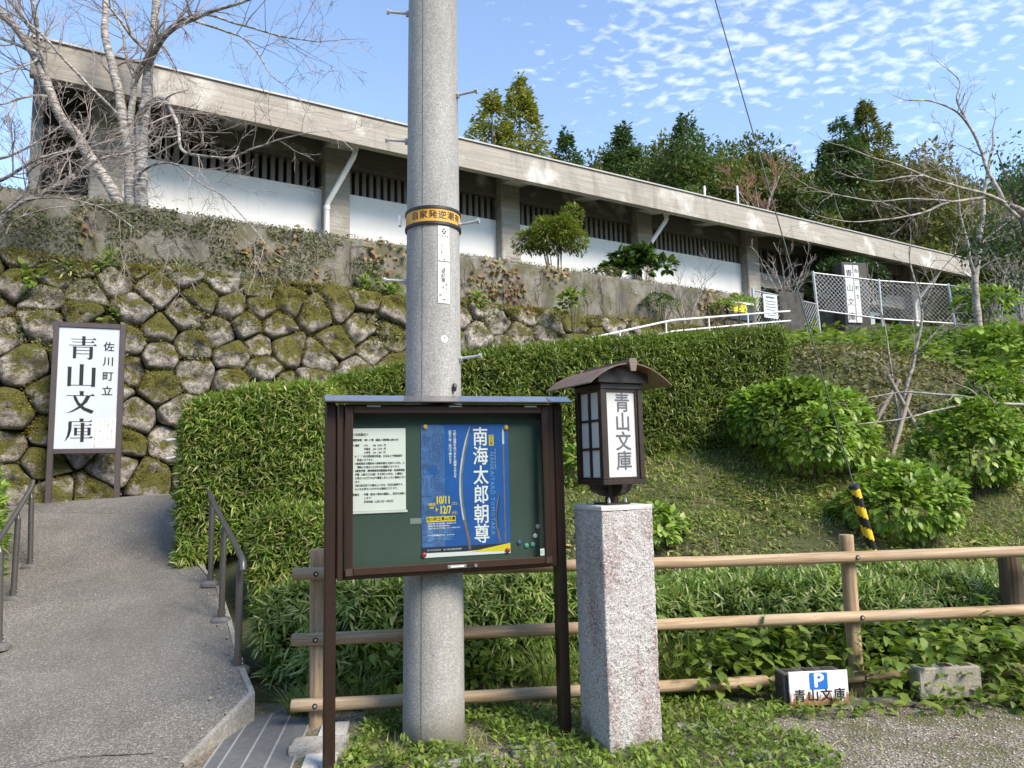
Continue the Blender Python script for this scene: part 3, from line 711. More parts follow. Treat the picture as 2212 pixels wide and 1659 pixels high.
# ------------------------------------------------------------------ museum building (local x along the front, y inwards, z up)
BO = at(228, 400, 12.3); BO.z = 0
bld = empty("museum_building", BO, HANG, "long low concrete museum with deep eaves, white walls and dark louvred windows", "building")
BAY = 4.13; NB = 6
COLX = [k * BAY for k in range(NB + 1)]
for k in range(4):                                        # closed bays
    x0, x1 = COLX[k] + .26, COLX[k + 1] - .26
    MB().box(x0 - .02, x1 + .02, .10, .28, 5.0, 7.31).build("wall_panel", M_plaster, bld)
    MB().box(x0 - .02, x1 + .02, .40, .44, 7.29, 7.95).build("window_glass", M_void, bld)
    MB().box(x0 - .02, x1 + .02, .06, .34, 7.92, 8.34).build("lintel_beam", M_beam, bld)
    MB().box(x0 - .02, x1 + .02, .02, .30, 7.84, 7.918).build("louvre_head", M_fin, bld)
    fin = MB().bevbox(-.045, .045, -.10, .10, 7.312, 7.838, .006).mesh("louvre_fin", M_fin)
    nf = int((x1 - x0) / .16)
    for i in range(nf):
        put("louvre_fin", fin, bld, (x0 + .08 + i * (x1 - x0 - .10) / nf, .22, 0))
for k in range(4, 6):                                     # open ground floor at the entrance
    x0, x1 = COLX[k] + .26, COLX[k + 1] - .26
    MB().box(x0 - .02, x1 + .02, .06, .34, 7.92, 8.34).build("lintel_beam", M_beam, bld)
    MB().box(x0 - .02, x1 + .02, .45, .49, 7.10, 7.95).build("window_glass", M_void, bld)
    MB().box(x0 - .02, x1 + .02, .10, .35, 6.72, 7.16).build("spandrel_beam", M_conc, bld)
    fin = MB().bevbox(-.045, .045, -.10, .10, 7.162, 7.918, .006).mesh("louvre_fin", M_fin)
    for i in range(11): put("louvre_fin", fin, bld, (x0 + .15 + i * .32, .26, 0))
    MB().box(x0 - .3, x1 + .3, 3.2, 3.4, 5.0, 6.75).build("dark_interior_pane", M_void, bld)  # rear wall made near-black for the dark interior behind glass doors
for i in range(5):                                        # white upright slats by the entrance
    MB().box(COLX[5] + .8 + i * .42, COLX[5] + 1.05 + i * .42, .55, .63, 5.45, 6.5).build("entrance_slat", M_white, bld)
MB().box(COLX[5] + .6, COLX[5] + 3.0, .54, .62, 6.502, 6.60).build("entrance_rail", M_white, bld)
colm = MB().bevbox(-.26, .26, -.16, .36, 4.9, 8.36, .02).mesh("column", M_conc)
for x in COLX: put("column", colm, bld, (x, 0, 0))
# roof slab, fascia, brackets
XL, XR = -1.12, 26.45
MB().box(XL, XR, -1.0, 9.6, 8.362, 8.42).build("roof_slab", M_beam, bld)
fb = MB(); prof = [(-1.24, 7.80), (-1.16, 8.44), (-1.0, 8.44), (-1.0, 7.86), (-1.08, 7.80)]
SEG = 14
for i in range(SEG):
    a = XL + (XR - XL) * i / SEG; b_ = XL + (XR - XL) * (i + 1) / SEG
    b0 = len(fb.v); fb.v += [(a, y, z_) for y, z_ in prof] + [(b_, y, z_) for y, z_ in prof]
    fb.f += [(b0 + j, b0 + 5 + j, b0 + 5 + (j + 1) % 5, b0 + (j + 1) % 5) for j in range(5)]
fb.f += [(0, 1, 2, 3, 4), tuple(len(fb.v) - 5 + j for j in (4, 3, 2, 1, 0))]
fb.build("fascia", M_conc, bld)
MB().box(XL - .02, XR + .02, -1.20, -.98, 8.443, 8.475).build("roof_edging", M_cap, bld)
brm = MB().prism([(0, 0)] * 3, 0, 0) if False else None
for i in range(2 * NB + 1):
    x = i * BAY / 2; w = .27 if i % 2 == 0 else .20
    m_ = MB(); poly = [(.062, 8.17), (.062, 8.36), (-.998, 8.36), (-.998, 7.93)]
    m_.add([(x - w, y, z_) for y, z_ in poly] + [(x + w, y, z_) for y, z_ in poly], [(0, 1, 2, 3), (7, 6, 5, 4), (0, 3, 7, 4), (3, 2, 6, 7), (2, 1, 5, 6), (1, 0, 4, 5)])
    if i % 2 == 0:
        m_ = MB(); poly = [(-.162, 8.12), (-.162, 8.36), (-.998, 8.36), (-.998, 7.93)]
        m_.add([(x - w, y, z_) for y, z_ in poly] + [(x + w, y, z_) for y, z_ in poly], [(0, 1, 2, 3), (7, 6, 5, 4), (0, 3, 7, 4), (3, 2, 6, 7), (2, 1, 5, 6), (1, 0, 4, 5)])
    m_.build("eave_bracket", M_conc, bld)
M_wing = plain("grey_end_wall", (.21, .205, .195), .8, 0, .12, 3, .2)
# end wall on the left, and the far sides
MB().box(XL, XL + .16, -.25, 9.6, 5.0, 8.36).build("end_wall", M_wing, bld)
MB().box(XL + .16, -.262, 1.2, 1.4, 5.0, 8.36).build("recess_wall", M_wing, bld)
MB().box(-.75, -.40, 1.10, 1.196, 5.1, 5.9).build("recess_window", M_sky2, bld)
MB().box(XL + .17, XR, 9.3, 9.6, 5.0, 8.36).build("back_wall", M_plaster, bld)
MB().box(25.0, 25.2, .4, 9.3, 5.0, 8.36).build("side_wall", M_beam, bld)
# downpipes
def downpipe(x):
    m_ = MB(); y0 = -.85
    pts = [(x + .12, y0, 7.94), (x + .12, y0, 7.78), (x + .10, y0 + .04, 7.70), (x - .23, -.27, 6.92), (x - .25, -.24, 6.82), (x - .25, -.24, 5.1)]
    m_.tube(pts, .055, 12); m_.cyl((x + .12, y0, 7.93), (x + .12, y0, 7.86), .075, n=12); m_.cyl((x - .25, -.24, 6.84), (x - .25, -.24, 6.76), .066, n=12)
    autosmooth(m_.build("downpipe", M_white, bld))
for k in (1, 3, 6): downpipe(COLX[k])
for x in (14.2, 15.5):
    MB().cyl((x, -.6, 8.42), (x, -.6, 9.05 if x < 15 else 9.3), .03, n=8).build("roof_post", M_white, bld)
# ------------------------------------------------------------------ utility pole
pole = empty("utility_pole", (-.485, 4.27, 0), 0, "thick grey concrete utility pole standing behind the notice board", "utility pole")
LEAN = .040 / 4.2
def pole_r(z): return .174 - z * .0051
def pole_pt(az, z, out=0.0):
    r = pole_r(z) + out; return Vector((LEAN * z + r * math.sin(az), -r * math.cos(az), z))      # az 0 faces the viewer
pm = MB(); zs = list(np.arange(-.1, 13.01, .25)); pm.tube([(LEAN * z, 0, z) for z in zs], [pole_r(z) for z in zs], 64)
pm.build("shaft", M_pole, pole, smooth=True)
sm = MB()                                                     # the casting seams
for az in (-.30, math.radians(150)):
    for a, b in ((-.05, 13),):
        q = [pole_pt(az - .012, a, .001), pole_pt(az + .012, a, .001), pole_pt(az + .012, b, .001), pole_pt(az - .012, b, .001)]
        sm.add(q, [(0, 1, 2, 3)])
sm.build("casting_seam", plain("seam_grime", (.10, .10, .095), .9, 0, .3, 8), pole)
def step_bolt(side, z, back=.0):
    m_ = MB(); dr = Vector((side * .985, back, 0)).normalized()
    c = Vector((LEAN * z, 0, z)); a = c + dr * (pole_r(z) - .02); e = c + dr * (pole_r(z) + .125)
    e = e + Vector((0, 0, .01)); m_.cyl(a, e, .0085, n=8)
    m_.cyl(e - dr * .004, e + dr * .010, .0165, n=6); m_.cyl(c + dr * (pole_r(z) - .004), c + dr * (pole_r(z) + .016), .019, n=6)
    m_.build("step_bolt", M_galv, pole)
for sd, z_ in ((1, 3.79), (-1, 3.51), (1, 2.965), (-1, 2.63), (1, 2.15), (-1, 4.35), (1, 4.62)): step_bolt(sd, z_, -.25 if sd > 0 else -.1)
# orange warning band with rubber rims
zb = 2.99
def ringband(z0, z1, out, mat, name, az0=-math.pi, az1=math.pi, n=72, par=None, tilt=.0):
    m_ = MB(); vs = []; fs = []
    for i in range(n + 1):
        az = az0 + (az1 - az0) * i / n
        for zz, oo in ((z0, .0005), (z0, out), (z1, out), (z1, .0005)):
            vs.append(pole_pt(az, zz - tilt * az, oo))
    for i in range(n):
        for k in range(3): fs.append((i * 4 + k, (i + 1) * 4 + k, (i + 1) * 4 + k + 1, i * 4 + k + 1))
    return m_.add(vs, fs).build(name, mat, par or pole, smooth=False)
band = ringband(zb - .039, zb + .039, .006, M_orange, "warning_band")
ringband(zb + .039, zb + .056, .011, M_rubber, "rubber_rim", par=band); ringband(zb - .056, zb - .039, .011, M_rubber, "rubber_rim", par=band)
def on_pole(out): return lambda q: pole_pt(q.x / pole_r(q.z), q.z, out)
for i, ch in enumerate("自家発逆潮有"):
    text("lettering", ch, .052, -.093 + i * .0545, 0, zb, M_ink, band, off=.0006, fn=on_pole(.0075))
MB().box(-.172, -.158, -.075, -.045, zb - .03, zb + .03).build("band_clamp", M_galv, band)
# two white number plates
def plate(z0, z1, az0, az1, name):
    m_ = MB(); n = 8; vs = []
    for i in range(n + 1):
        az = az0 + (az1 - az0) * i / n; vs += [pole_pt(az, z0, .004), pole_pt(az, z1, .004), pole_pt(az, z0, .0), pole_pt(az, z1, .0)]
    fs = [(i * 4, (i + 1) * 4, (i + 1) * 4 + 1, i * 4 + 1) for i in range(n)] + [(i * 4 + 1, (i + 1) * 4 + 1, (i + 1) * 4 + 3, i * 4 + 3) for i in range(n)] + [(i * 4 + 2, (i + 1) * 4 + 2, (i + 1) * 4, i * 4) for i in range(n)]
    fs += [(0, 1, 3, 2), (n * 4, n * 4 + 2, n * 4 + 3, n * 4 + 1)]
    return m_.add(vs, fs).build(name, M_white, pole)
azp0, azp1 = .28, .72; xc = .5 * .16
p1_ = plate(2.715, 2.925, azp0, azp1, "number_plate")
def pt_(name, s_, size, x, z, par, **k): return text(name, s_, size, xc + x, 0, z, M_ink, par, fn=on_pole(.0055), **k)
for dx, dz in ((0, .014), (-.009, .0), (.009, .0), (0, -.012)): 
    m_ = MB(); f_ = on_pole(.0055); m_.add([f_(Vector((xc + dx + .0065 * math.cos(a), 0, 2.892 + dz + .0065 * math.sin(a)))) for a in np.linspace(0, 6.283, 9)[:-1]], [tuple(range(8))]); m_.build("emblem_dot", M_ink, p1_)
pt_("lettering", "ウエマチ", .0165, 0, 2.861, p1_, off=.0003)
for i, ch in enumerate("IXSE"): pt_("lettering", ch, .024, -.012, 2.827 - i * .0215, p1_)
for i, ch in enumerate("III"): pt_("lettering", ch, .024, .008, 2.805 - i * .0215, p1_)
p2_ = plate(2.462, 2.706, azp0, azp1, "number_plate")
for i, ch in enumerate("局前東"): pt_("lettering", ch, .029, -.004, 2.648 - i * .0262, p2_)
for i, ch in enumerate("851"): pt_("lettering", ch, .024, .014, 2.572 - i * .0235, p2_)
for i, ch in enumerate("RL"): pt_("lettering", ch, .024, -.004, 2.553 - i * .023, p2_)
pt_("lettering", "共", .020, -.020, 2.508, p2_); pt_("lettering", "H20  2", .013, .0, 2.484, p2_)
for par, z_ in ((p1_, 2.724), (p2_, 2.668), (p2_, 2.484)):
    f_ = on_pole(.0058); MB().add([f_(Vector((xc + .002 + .005 * math.cos(a), 0, z_ + .005 * math.sin(a)))) for a in np.linspace(0, 6.283, 9)[:-1]], [tuple(range(8))]).build("rivet", M_ink, par)
f_ = on_pole(.002); rs_ = MB().add([f_(Vector((xc + .003 + .021 * math.cos(a), 0, 2.252 + .021 * math.sin(a)))) for a in np.linspace(0, 6.283, 25)[:-1]], [tuple(range(24))]).build("round_sticker", M_white, pole)
text("lettering", "◆", .012, xc + .003, 0, 2.258, M_ink, rs_, fn=on_pole(.003)); text("lettering", "・・・", .012, xc + .003, 0, 2.244, M_ink, rs_, fn=on_pole(.003))
m_ = MB(); f_ = on_pole(.012); m_.tube([f_(Vector((.145, 0, 1.995))), f_(Vector((.142, 0, 1.975))), f_(Vector((.142, 0, 1.95)))], [.009, .014, .010], 8); m_.build("hanging_tag", M_rubber, pole)

# ------------------------------------------------------------------ guy wire with striped guard
G0 = at(1905, 1262, 6.3) - Vector((0, 0, .25)); GT = Vector((-.36, 4.27, 12.6)); gd = (GT - at(1905, 1262, 6.3)).normalized()
guy = empty("guy_wire", (G0.x, G0.y, G0.z), 0, "steel guy wire slanting up to the pole from a yellow and black guard", "guy wire")
base = at(1905, 1262, 6.3) - G0
ws = [base + gd * t - Vector((0, 0, .018 * math.sin(math.pi * t / 12.6))) for t in np.linspace(-.2, (GT - G0 - base).length, 24)]
MB().tube(ws, .0055, 6).build("wire", plain("dull_wire_strand", (.10, .12, .12), .6, .2), guy, smooth=True)
gl = .865; gm = MB(); pts = [base + gd * t for t in np.linspace(-.25, gl, 60)]; gm.tube(pts, .040, 20)
def mat_guard():
    m, n, l, b = new_mat("guard_stripes")
    at_ = n.new("ShaderNodeAttribute"); at_.attribute_name = "stripe"
    l.new(ramp(n, l, at_.outputs["Fac"], [(.0, (.012, .012, .012)), (.5, (.72, .47, .03))], 'CONSTANT'), b.inputs["Base Color"]); b.inputs["Roughness"].default_value = .42; return m
go = gm.build("striped_guard", mat_guard(), guy, smooth=True)
atr = go.data.attributes.new("stripe", 'FLOAT', 'FACE')
vals = []
for p in go.data.polygons:
    c = p.center; t = (c - base).dot(gd); rad = c - base - gd * t; an = math.atan2(rad.dot(Vector((0, 1, 0))), rad.dot(Vector((1, 0, 0))))
    vals.append(1.0 if ((t + an * .028) / .185) % 1.0 < .5 else 0.0)
atr.data.foreach_set("value", vals)
MB().cyl(base + gd * (gl - .01), base + gd * (gl + .022), .045, .038, 20).build("guard_cap", M_rubber, guy)

# ------------------------------------------------------------------ notice board
NB_L = Vector((-1.002, 3.863, 0)); NB_A = math.radians(17.2)
nb = empty("notice_board", NB_L, NB_A, "brown glazed notice board on two posts in front of the utility pole", "notice board")
def frame(x0, x1, z0, z1, w, y0, y1, mat, name, par, b=.004):
    MB().bevbox(x0, x0 + w, y0, y1, z0, z1, b).build(name, mat, par); MB().bevbox(x1 - w, x1, y0, y1, z0, z1, b).build(name, mat, par)
    MB().bevbox(x0 + w, x1 - w, y0 + .001, y1 - .001, z1 - w, z1, b).build(name, mat, par); MB().bevbox(x0 + w, x1 - w, y0 + .001, y1 - .001, z0, z0 + w, b).build(name, mat, par)
for x in (0.0, 1.284):
    MB().bevbox(x, x + .060, -.03, .05, -.15, 1.866, .008).build("post", M_brown2, nb)
MB().bevbox(.064, 1.280, .045, .058, .95, 1.862, .003).build("back_panel", M_brown2, nb)
frame(.063, 1.281, .944, 1.862, .036, -.045, .044, M_brown, "cabinet_frame", nb, .006)
MB().bevbox(.1, 1.245, .020, .040, .98, 1.83, .002).build("pin_board", M_greenboard, nb)
DR = empty("door", (0, 0, 0)); DR.parent = nb
door = DR
frame(.102, 1.242, .966, 1.852, .040, -.070, -.047, M_brown, "door_frame", door, .004)
for x0, x1 in ((.108, .135), (1.209, 1.236)): MB().box(x0, x1, -.0715, -.0702, .975, 1.845).build("frame_groove", M_brown2, door)
for x0, x1, z0, z1 in ((.104, .14, .968, 1.004), (1.204, 1.24, .968, 1.004)): MB().bevbox(x0, x1, -.0735, -.0703, z0, z1, .001).build("corner_cover", plain("corner_brown", (.075, .05, .04), .35, .3), door)
MB().box(.141, 1.203, -.060, -.056, 1.005, 1.813).build("glass_pane", M_glass, door)
hd = MB().bevbox(.64, .745, -.076, -.071, .974, .992, .002).build("handle", M_steel, door); MB().bevbox(.655, .73, -.082, -.0762, .979, .987, .001).build("grip", M_white, hd)
lk = MB(); lk.cyl((.795, -.070, .983), (.795, -.080, .983), .009, n=20); autosmooth(lk.build("lock", M_steel, door))
for x in (.249, .696, 1.133): MB().bevbox(x - .036, x + .036, -.078, -.071, 1.845, 1.853, .001).build("hinge", M_steel, door)
# thin metal roof over the cabinet
rf = MB(); prof = [(-.125, 1.868), (-.125, 1.873), (-.025, 1.912), (.06, 1.914), (.06, 1.868)]
for x in (-.005, 1.372): rf.v += [(x + (0.0 if x > 0 else 0.0), y, z_) for y, z_ in prof]
rf.f += [(j, 5 + j, 5 + (j + 1) % 5, (j + 1) % 5) for j in range(5)] + [(4, 3, 2, 1, 0), (5, 6, 7, 8, 9)]
rf.build("board_roof", plain("bronze_roof_sheet", (.42, .40, .40), .14, .85, .1, 20), nb)
YB = .0195
# information sheet
sheet = empty("information_sheet", NB_L, NB_A, "white printed sheet of opening hours and fees inside the notice board", "paper notice")
MB().box(.125, .432, YB - .0035, YB - .0015, 1.292, 1.735).build("paper", M_paper, sheet)
MB().bevbox(.125, .440, YB - .008, YB - .0037, 1.278, 1.291, .001).build("clip_strip", M_white, sheet)
lines = ["＜利用案内＞", "", "開館時間：9時～17時（最終入場時間16時30分）", "", "入場料　：大人　　400（300）円", "　　　　　中高生　200（160）円", "　　　　　小学生　100（ 80）円", "　※（　）内は団体割引料金。20名以上で団体割引", "　　料金となります。",
 "　※高知県及び高知市の長寿手帳をお持ちの方は、入", "　　場時にお見せいただければ無料になります。", "　※療育手帳・精神障害者保健福祉手帳・身体障害者", "　手帳（1級または2級）をお持ちの方は、入場時に", "　お見せいただければ介護者１名とともに無料になり", "　ます。", "　※佐川町在住で65歳以上の方は、在住を証明する", "　ものをお見せいただければ無料になります。", "", "休館日　：月曜（祝日の場合は開館し、翌日を休館と", "　　　　　します）", "　　　　　年末年始（12月29日～1月3日）"]
z_ = 1.700
for i, ln in enumerate(lines):
    if ln: text("printed_line", ln, .0148 if i else .0175, .147, YB - .0045, z_, M_ink, sheet, align='LEFT', res=1, sx=.80, off=.00035)
    z_ -= .0195 if ln else .0095
# exhibition poster
poster = empty("exhibition_poster", NB_L, NB_A, "blue sword exhibition poster with large white title inside the notice board", "poster")
PX0, PX1, PZ0, PZ1 = .517, 1.022, 1.027, 1.754
yp = YB - .002
MB().box(PX0, PX1, yp - .001, yp, PZ0, PZ1).build("sheet", M_blue, poster)
def flat(poly, lvl, mat, name, par=poster):
    y = yp - .001 - .0006 * lvl; return MB().add([(x, y, z_) for x, z_ in poly], [tuple(range(len(poly)))]).build(name, mat, par)
def rect(x0, x1, z0, z1, lvl, mat, name, par=poster): return flat([(x0, z0), (x1, z0), (x1, z1), (x0, z1)], lvl, mat, name, par)
stp = rect(PX0 + .001, .648, 1.085, PZ1 - .001, 1, M_bluestrip, "rubbing_strip")
vtext("rubbing_lettering", "同國同郡栗石郷平野", .072, .612, yp - .0022, 1.70, .066, M_bluedark, stp, res=1)
vtext("rubbing_lettering", "鳳城住川一條作之", .068, .548, yp - .0022, 1.69, .075, M_bluedark, stp, res=1)
flat([(.585 + .021 * math.cos(a), 1.503 + .024 * math.sin(a)) for a in np.linspace(0, 6.283, 25)[:-1]], 2.5, M_blue, "round_hole", stp)
vtext("title", "南海太郎朝尊", .112, .857, yp - .003, 1.732, .1085, M_white2, poster, off=.0016, res=3, sx=.82)
rect(.908, .935, 1.633, 1.694, 1, M_yellow, "yellow_tab")
vtext("tab_lettering", "特別展", .021, .9215, yp - .0025, 1.692, .0195, M_ink, poster, res=1)
roman = "NANKAITARŌ TOMOTAKA"
text("roman_title", roman, .0335, .922, yp - .0025, 1.366, M_sky2, poster, rot=-math.pi / 2, res=1, cspace=1.17)
vtext("kana_reading", "なんかいたろうともたか", .009, .943, yp - .0025, 1.615, .0105, M_white2, poster, res=1)
vtext("tagline", "刀剣の理想を追い求めた朝尊の歩みを", .0172, .7085, yp - .0025, 1.722, .0157, M_white2, poster, res=1, off=.0003)
vtext("tagline", "出生の地・佐川で確かめる", .0172, .682, yp - .0025, 1.722, .0157, M_white2, poster, res=1, off=.0003)
def blade(pts, w, name, m1, m2, lvl=2):
    L_ = []; R_ = []
    for i, (x, z_) in enumerate(pts): L_.append((x - w[i], z_)); R_.append((x + w[i], z_))
    a = flat(L_ + R_[::-1], lvl, m1, name)
    M2 = [(x - w[i] * .1, z_) for i, (x, z_) in enumerate(pts)]
    flat(L_ + M2[::-1], lvl + .6, m2, "blade_edge", a); return a
long = [(.798 - .052 * math.sin(math.pi * min(1, t * 1.05)) ** 1.0 + .0 - .012 * t, 1.745 - t * .685) for t in np.linspace(0, 1, 18)]
sw = blade(long[:14], [.001 + .0085 * min(1, k / 2.0) for k in range(14)], "long_sword", M_blade, M_blade2)
flat([(x - .007, z_) for x, z_ in long[13:]] + [(x + .007, z_) for x, z_ in long[13:]][::-1], 2.3, M_tang, "sword_tang", sw)
sp = flat([(.9925, 1.745), (.986, 1.70), (.987, 1.64), (.998, 1.64), (.999, 1.70)], 2, M_blade2, "spear_head"); flat([(.989, 1.639), (.996, 1.639), (.997, 1.088), (.990, 1.088)], 2, M_tang, "spear_shaft", sp)
sh = [(.968 - .02 * math.sin(math.pi * t) - .005 * t, 1.372 - t * .284) for t in np.linspace(0, 1, 12)]
s2 = blade(sh[:9], [.001 + .006 * min(1, k / 2.0) for k in range(9)], "short_sword", M_navy, M_blade)
flat([(x - .005, z_) for x, z_ in sh[8:]] + [(x + .005, z_) for x, z_ in sh[8:]][::-1], 2.3, M_tang, "sword_tang", s2)
text("dates", "10/11", .060, .638, yp - .0036, 1.334, M_yellow, poster, sx=.62, off=.0016); text("dates", "(土)", .02, .702, yp - .0036, 1.316, M_yellow, poster)
text("dates", "12/7", .060, .650, yp - .0036, 1.280, M_yellow, poster, sx=.62, off=.0016); text("dates", "(日)", .02, .702, yp - .0036, 1.264, M_yellow, poster)
flat([(.597, 1.297), (.597, 1.273), (.609, 1.285)], 4, M_yellow, "date_arrow"); text("dates", "令和7年\n2025", .0165, .574, yp - .0036, 1.304, M_yellow, poster, res=1, sx=.75, off=.0006)
rect(.545, .708, 1.218, 1.247, 2.4, M_yellow, "venue_bar"); text("venue", "佐川町立青山文庫", .021, .6265, yp - .0036, 1.2325, M_ink, poster, sx=.95, off=.0003)
small = ["【休館日】月曜日（祝日の場合は開館し、翌日を休館とします）", "【開館時間】9時～17時（最終入館時間16時30分）", "【入場料】大人400（300）円／中高生200（160）円／小学生100（80）円", "", "", "〒789-1201 高知県高岡郡佐川町甲1453-1　TEL 0889-22-0348", "", ""]
for i, s_ in enumerate(small):
    zz = 1.208 - i * .0125
    if s_: text("small_print", s_, .0092, .548, yp - .0026, zz, M_white2, poster, align='LEFT', res=1, sx=.62, off=.00025)
    else:
        for q in range(3): rect(.549, .548 + (.13, .145, .115)[q], zz - .0033 + q * .0042, zz - .0015 + q * .0042, 1.8, M_sky2, "fine_print")
rect(PX0 + .0005, PX1 - .0005, 1.050, 1.082, 1.6, M_navy, "host_band")
text("host_names", "主催：佐川町立青山文庫　　共催：高知県立高知城歴史博物館", .0092, .546, yp - .003, 1.066, M_white2, poster, align='LEFT', res=1, sx=.75)
flat([(PX0 + .0005, 1.0275), (PX1 - .0005, 1.0275), (PX1 - .0005, 1.062), (.76, 1.05), (PX0 + .0005, 1.052)], 2.2, M_white2, "white_foot")
flat([(.775, 1.044), (PX1 - .0004, 1.040), (PX1 - .0004, 1.084)], 2.8, M_yellow, "yellow_wedge")
# magnets
mag = [(.541, 1.742, M_gold, "gold round magnet at the poster's top left corner"), (1.010, 1.735, M_gold, "gold round magnet at the poster's top right corner"),
 (.529, 1.044, M_red, "red round magnet at the poster's bottom left corner"), (1.004, 1.044, M_red, "red round magnet at the poster's bottom right corner"),
 (1.190, 1.168, M_white, "upper white round magnet at the right edge of the green board"), (1.172, 1.115, M_white, "lower white round magnet at the right of the green board"),
 (1.155, 1.067, M_mint, "green round magnet nearest the board's right edge"), (1.118, 1.063, M_mint, "green round magnet left of its green twin"), (1.075, 1.082, M_bluedark, "dark round magnet close to the poster's right edge")]
for x, z_, mt, lb in mag:
    m_ = MB(); yb = yp - .005 if x < 1.02 else YB - .001
    m_.tube([(x, yb, z_), (x, yb - .006, z_), (x, yb - .009, z_)], [.0135, .013, .009], 20)
    w = Matrix.Translation(NB_L) @ Matrix.Rotation(NB_A, 4, 'Z') @ Vector((x, yb, z_)); m_.v = [tuple(Vector(q) - Vector((x, yb, z_))) for q in m_.v]
    o = m_.build("magnet", mt); autosmooth(o); o.location = w; o.rotation_euler = (0, 0, NB_A); tag(o, lb, "magnet", "magnets on the notice board")
tg = MB().box(.455, .528, YB - .002, YB - .0005, 1.213, 1.243).build("paper_slip", plain("dull_film", (.20, .24, .23), .5)); tg.location = NB_L; tg.rotation_euler = (0, 0, NB_A); tag(tg, "small pale slip on the green board left of the blue poster", "paper slip")
st = MB().box(1.173, 1.197, -.0625, -.0605, 1.012, 1.05).build("maker_sticker", plain("sticker_grey", (.45, .52, .48), .5), door)
text("maker_mark", "C", .026, 1.185, -.0632, 1.030, M_mint, st, off=.001)
# ------------------------------------------------------------------ granite pillar
PA = math.radians(23); PW = .32; PC = Vector((.547, 4.14, 0))
pil = empty("granite_pillar", PC, PA, "square pillar of rough chiselled granite carrying the lantern", "stone pillar")
def rough_box(w, z0, z1, nx_, nz_, amp, lean=0.0, sd=1.0):
    """four faces subdivided and hammered, closed on top"""
    m_ = MB(); idx = {}; ring = []
    h = w / 2; per = []
    for side in range(4):
        for i in range(nx_):
            t = -h + w * i / nx_
            per.append([(t, -h), (h, t), (-t, h), (-h, -t)][side])
    n_ = len(per)
    for j in range(nz_ + 1):
        z = z0 + (z1 - z0) * j / nz_
        for i, (x, y) in enumerate(per):
            corner = (i % nx_ == 0)
            q = Vector((x, y, 0)).normalized()
            nz1 = mnoise.fractal(Vector((x * 26 + sd, y * 26, z * 26)), .8, 2.0, 3); nz2 = mnoise.noise(Vector((x * 5, y * 5, z * 3 + sd)))
            o = (nz1 * amp + nz2 * amp * .7) - (amp * .8 if corner else 0)
            top = 0 if j < nz_ else -.004
            ax = Vector((0, -1, 0)), Vector((1, 0, 0)), Vector((0, 1, 0)), Vector((-1, 0, 0))
            d_ = ax[(i // nx_)] if not corner else q
            m_.v.append((x + d_.x * (o + top) + lean * z, y + d_.y * (o + top), z))
    for j in range(nz_):
        for i in range(n_): m_.f.append((j * n_ + i, j * n_ + (i + 1) % n_, (j + 1) * n_ + (i + 1) % n_, (j + 1) * n_ + i))
    m_.f.append(tuple(nz_ * n_ + i for i in range(n_)))
    return m_
rough_box(PW, -.12, 1.262, 40, 170, .0042).build("shaft", M_granite, pil)
rough_box(PW + .004, 1.263, 1.287, 24, 3, .002, 0, 4.0).build("dressed_top", plain("dressed_granite", (.48, .47, .46), .7, 0, .3, 160, .3), pil)

# ------------------------------------------------------------------ lantern on the pillar
LA = math.radians(26); LW = .278; h = LW / 2
lan = empty("lantern", (PC.x, PC.y, 1.287), LA, "brown metal lantern with white panels and arched rusty roof on the granite pillar", "lantern")
zb_ = 1.287; LZ = lambda z: z - zb_
MB().bevbox(-.075, .075, -.075, .075, .001, .012, .002).build("base_plate", M_lampbrown, lan)
for dx in (-.055, .055):
    for dy in (-.055, .055):
        m_ = MB(); m_.cyl((dx, dy, .012), (dx, dy, .030), .009, n=6); m_.cyl((dx, dy, .030), (dx, dy, .040), .005, n=8); m_.build("anchor_bolt", M_galv, lan)
autosmooth(MB().cyl((0, 0, .012), (0, 0, LZ(1.41)), .037, n=28).build("stem", M_lampbrown, lan))
arc = [(-h * .98, LZ(1.405))] + [(h * .98 * math.cos(a), LZ(1.405) - .075 * math.sin(a) ** .8) for a in np.linspace(math.pi, 0, 15)[1:-1]] + [(h * .98, LZ(1.405))]
MB().prism(arc, -.016, .016).build("curved_bracket", M_lampbrown, lan)
MB().prism(arc, -.0155, .0155, Matrix.Rotation(math.pi / 2, 4, 'Z')).build("curved_bracket", M_lampbrown, lan)
BZ0, BZ1 = LZ(1.400), LZ(1.945)
MB().bevbox(-h, h, -h, h, BZ0, BZ0 + .028, .003).build("bottom_tray", M_lampbrown, lan)
MB().bevbox(-h, h, -h, h, BZ1 - .02, BZ1 + .012, .003).build("top_tray", M_lampbrown, lan)
for sx_ in (-1, 1):
    for sy_ in (-1, 1):
        MB().bevbox(min(sx_ * h, sx_ * (h - .032)), max(sx_ * h, sx_ * (h - .032)), min(sy_ * h, sy_ * (h - .032)), max(sy_ * h, sy_ * (h - .032)), BZ0 + .0285, BZ1 - .0205, .003).build("corner_post", M_lampbrown, lan)
i_ = h - .032
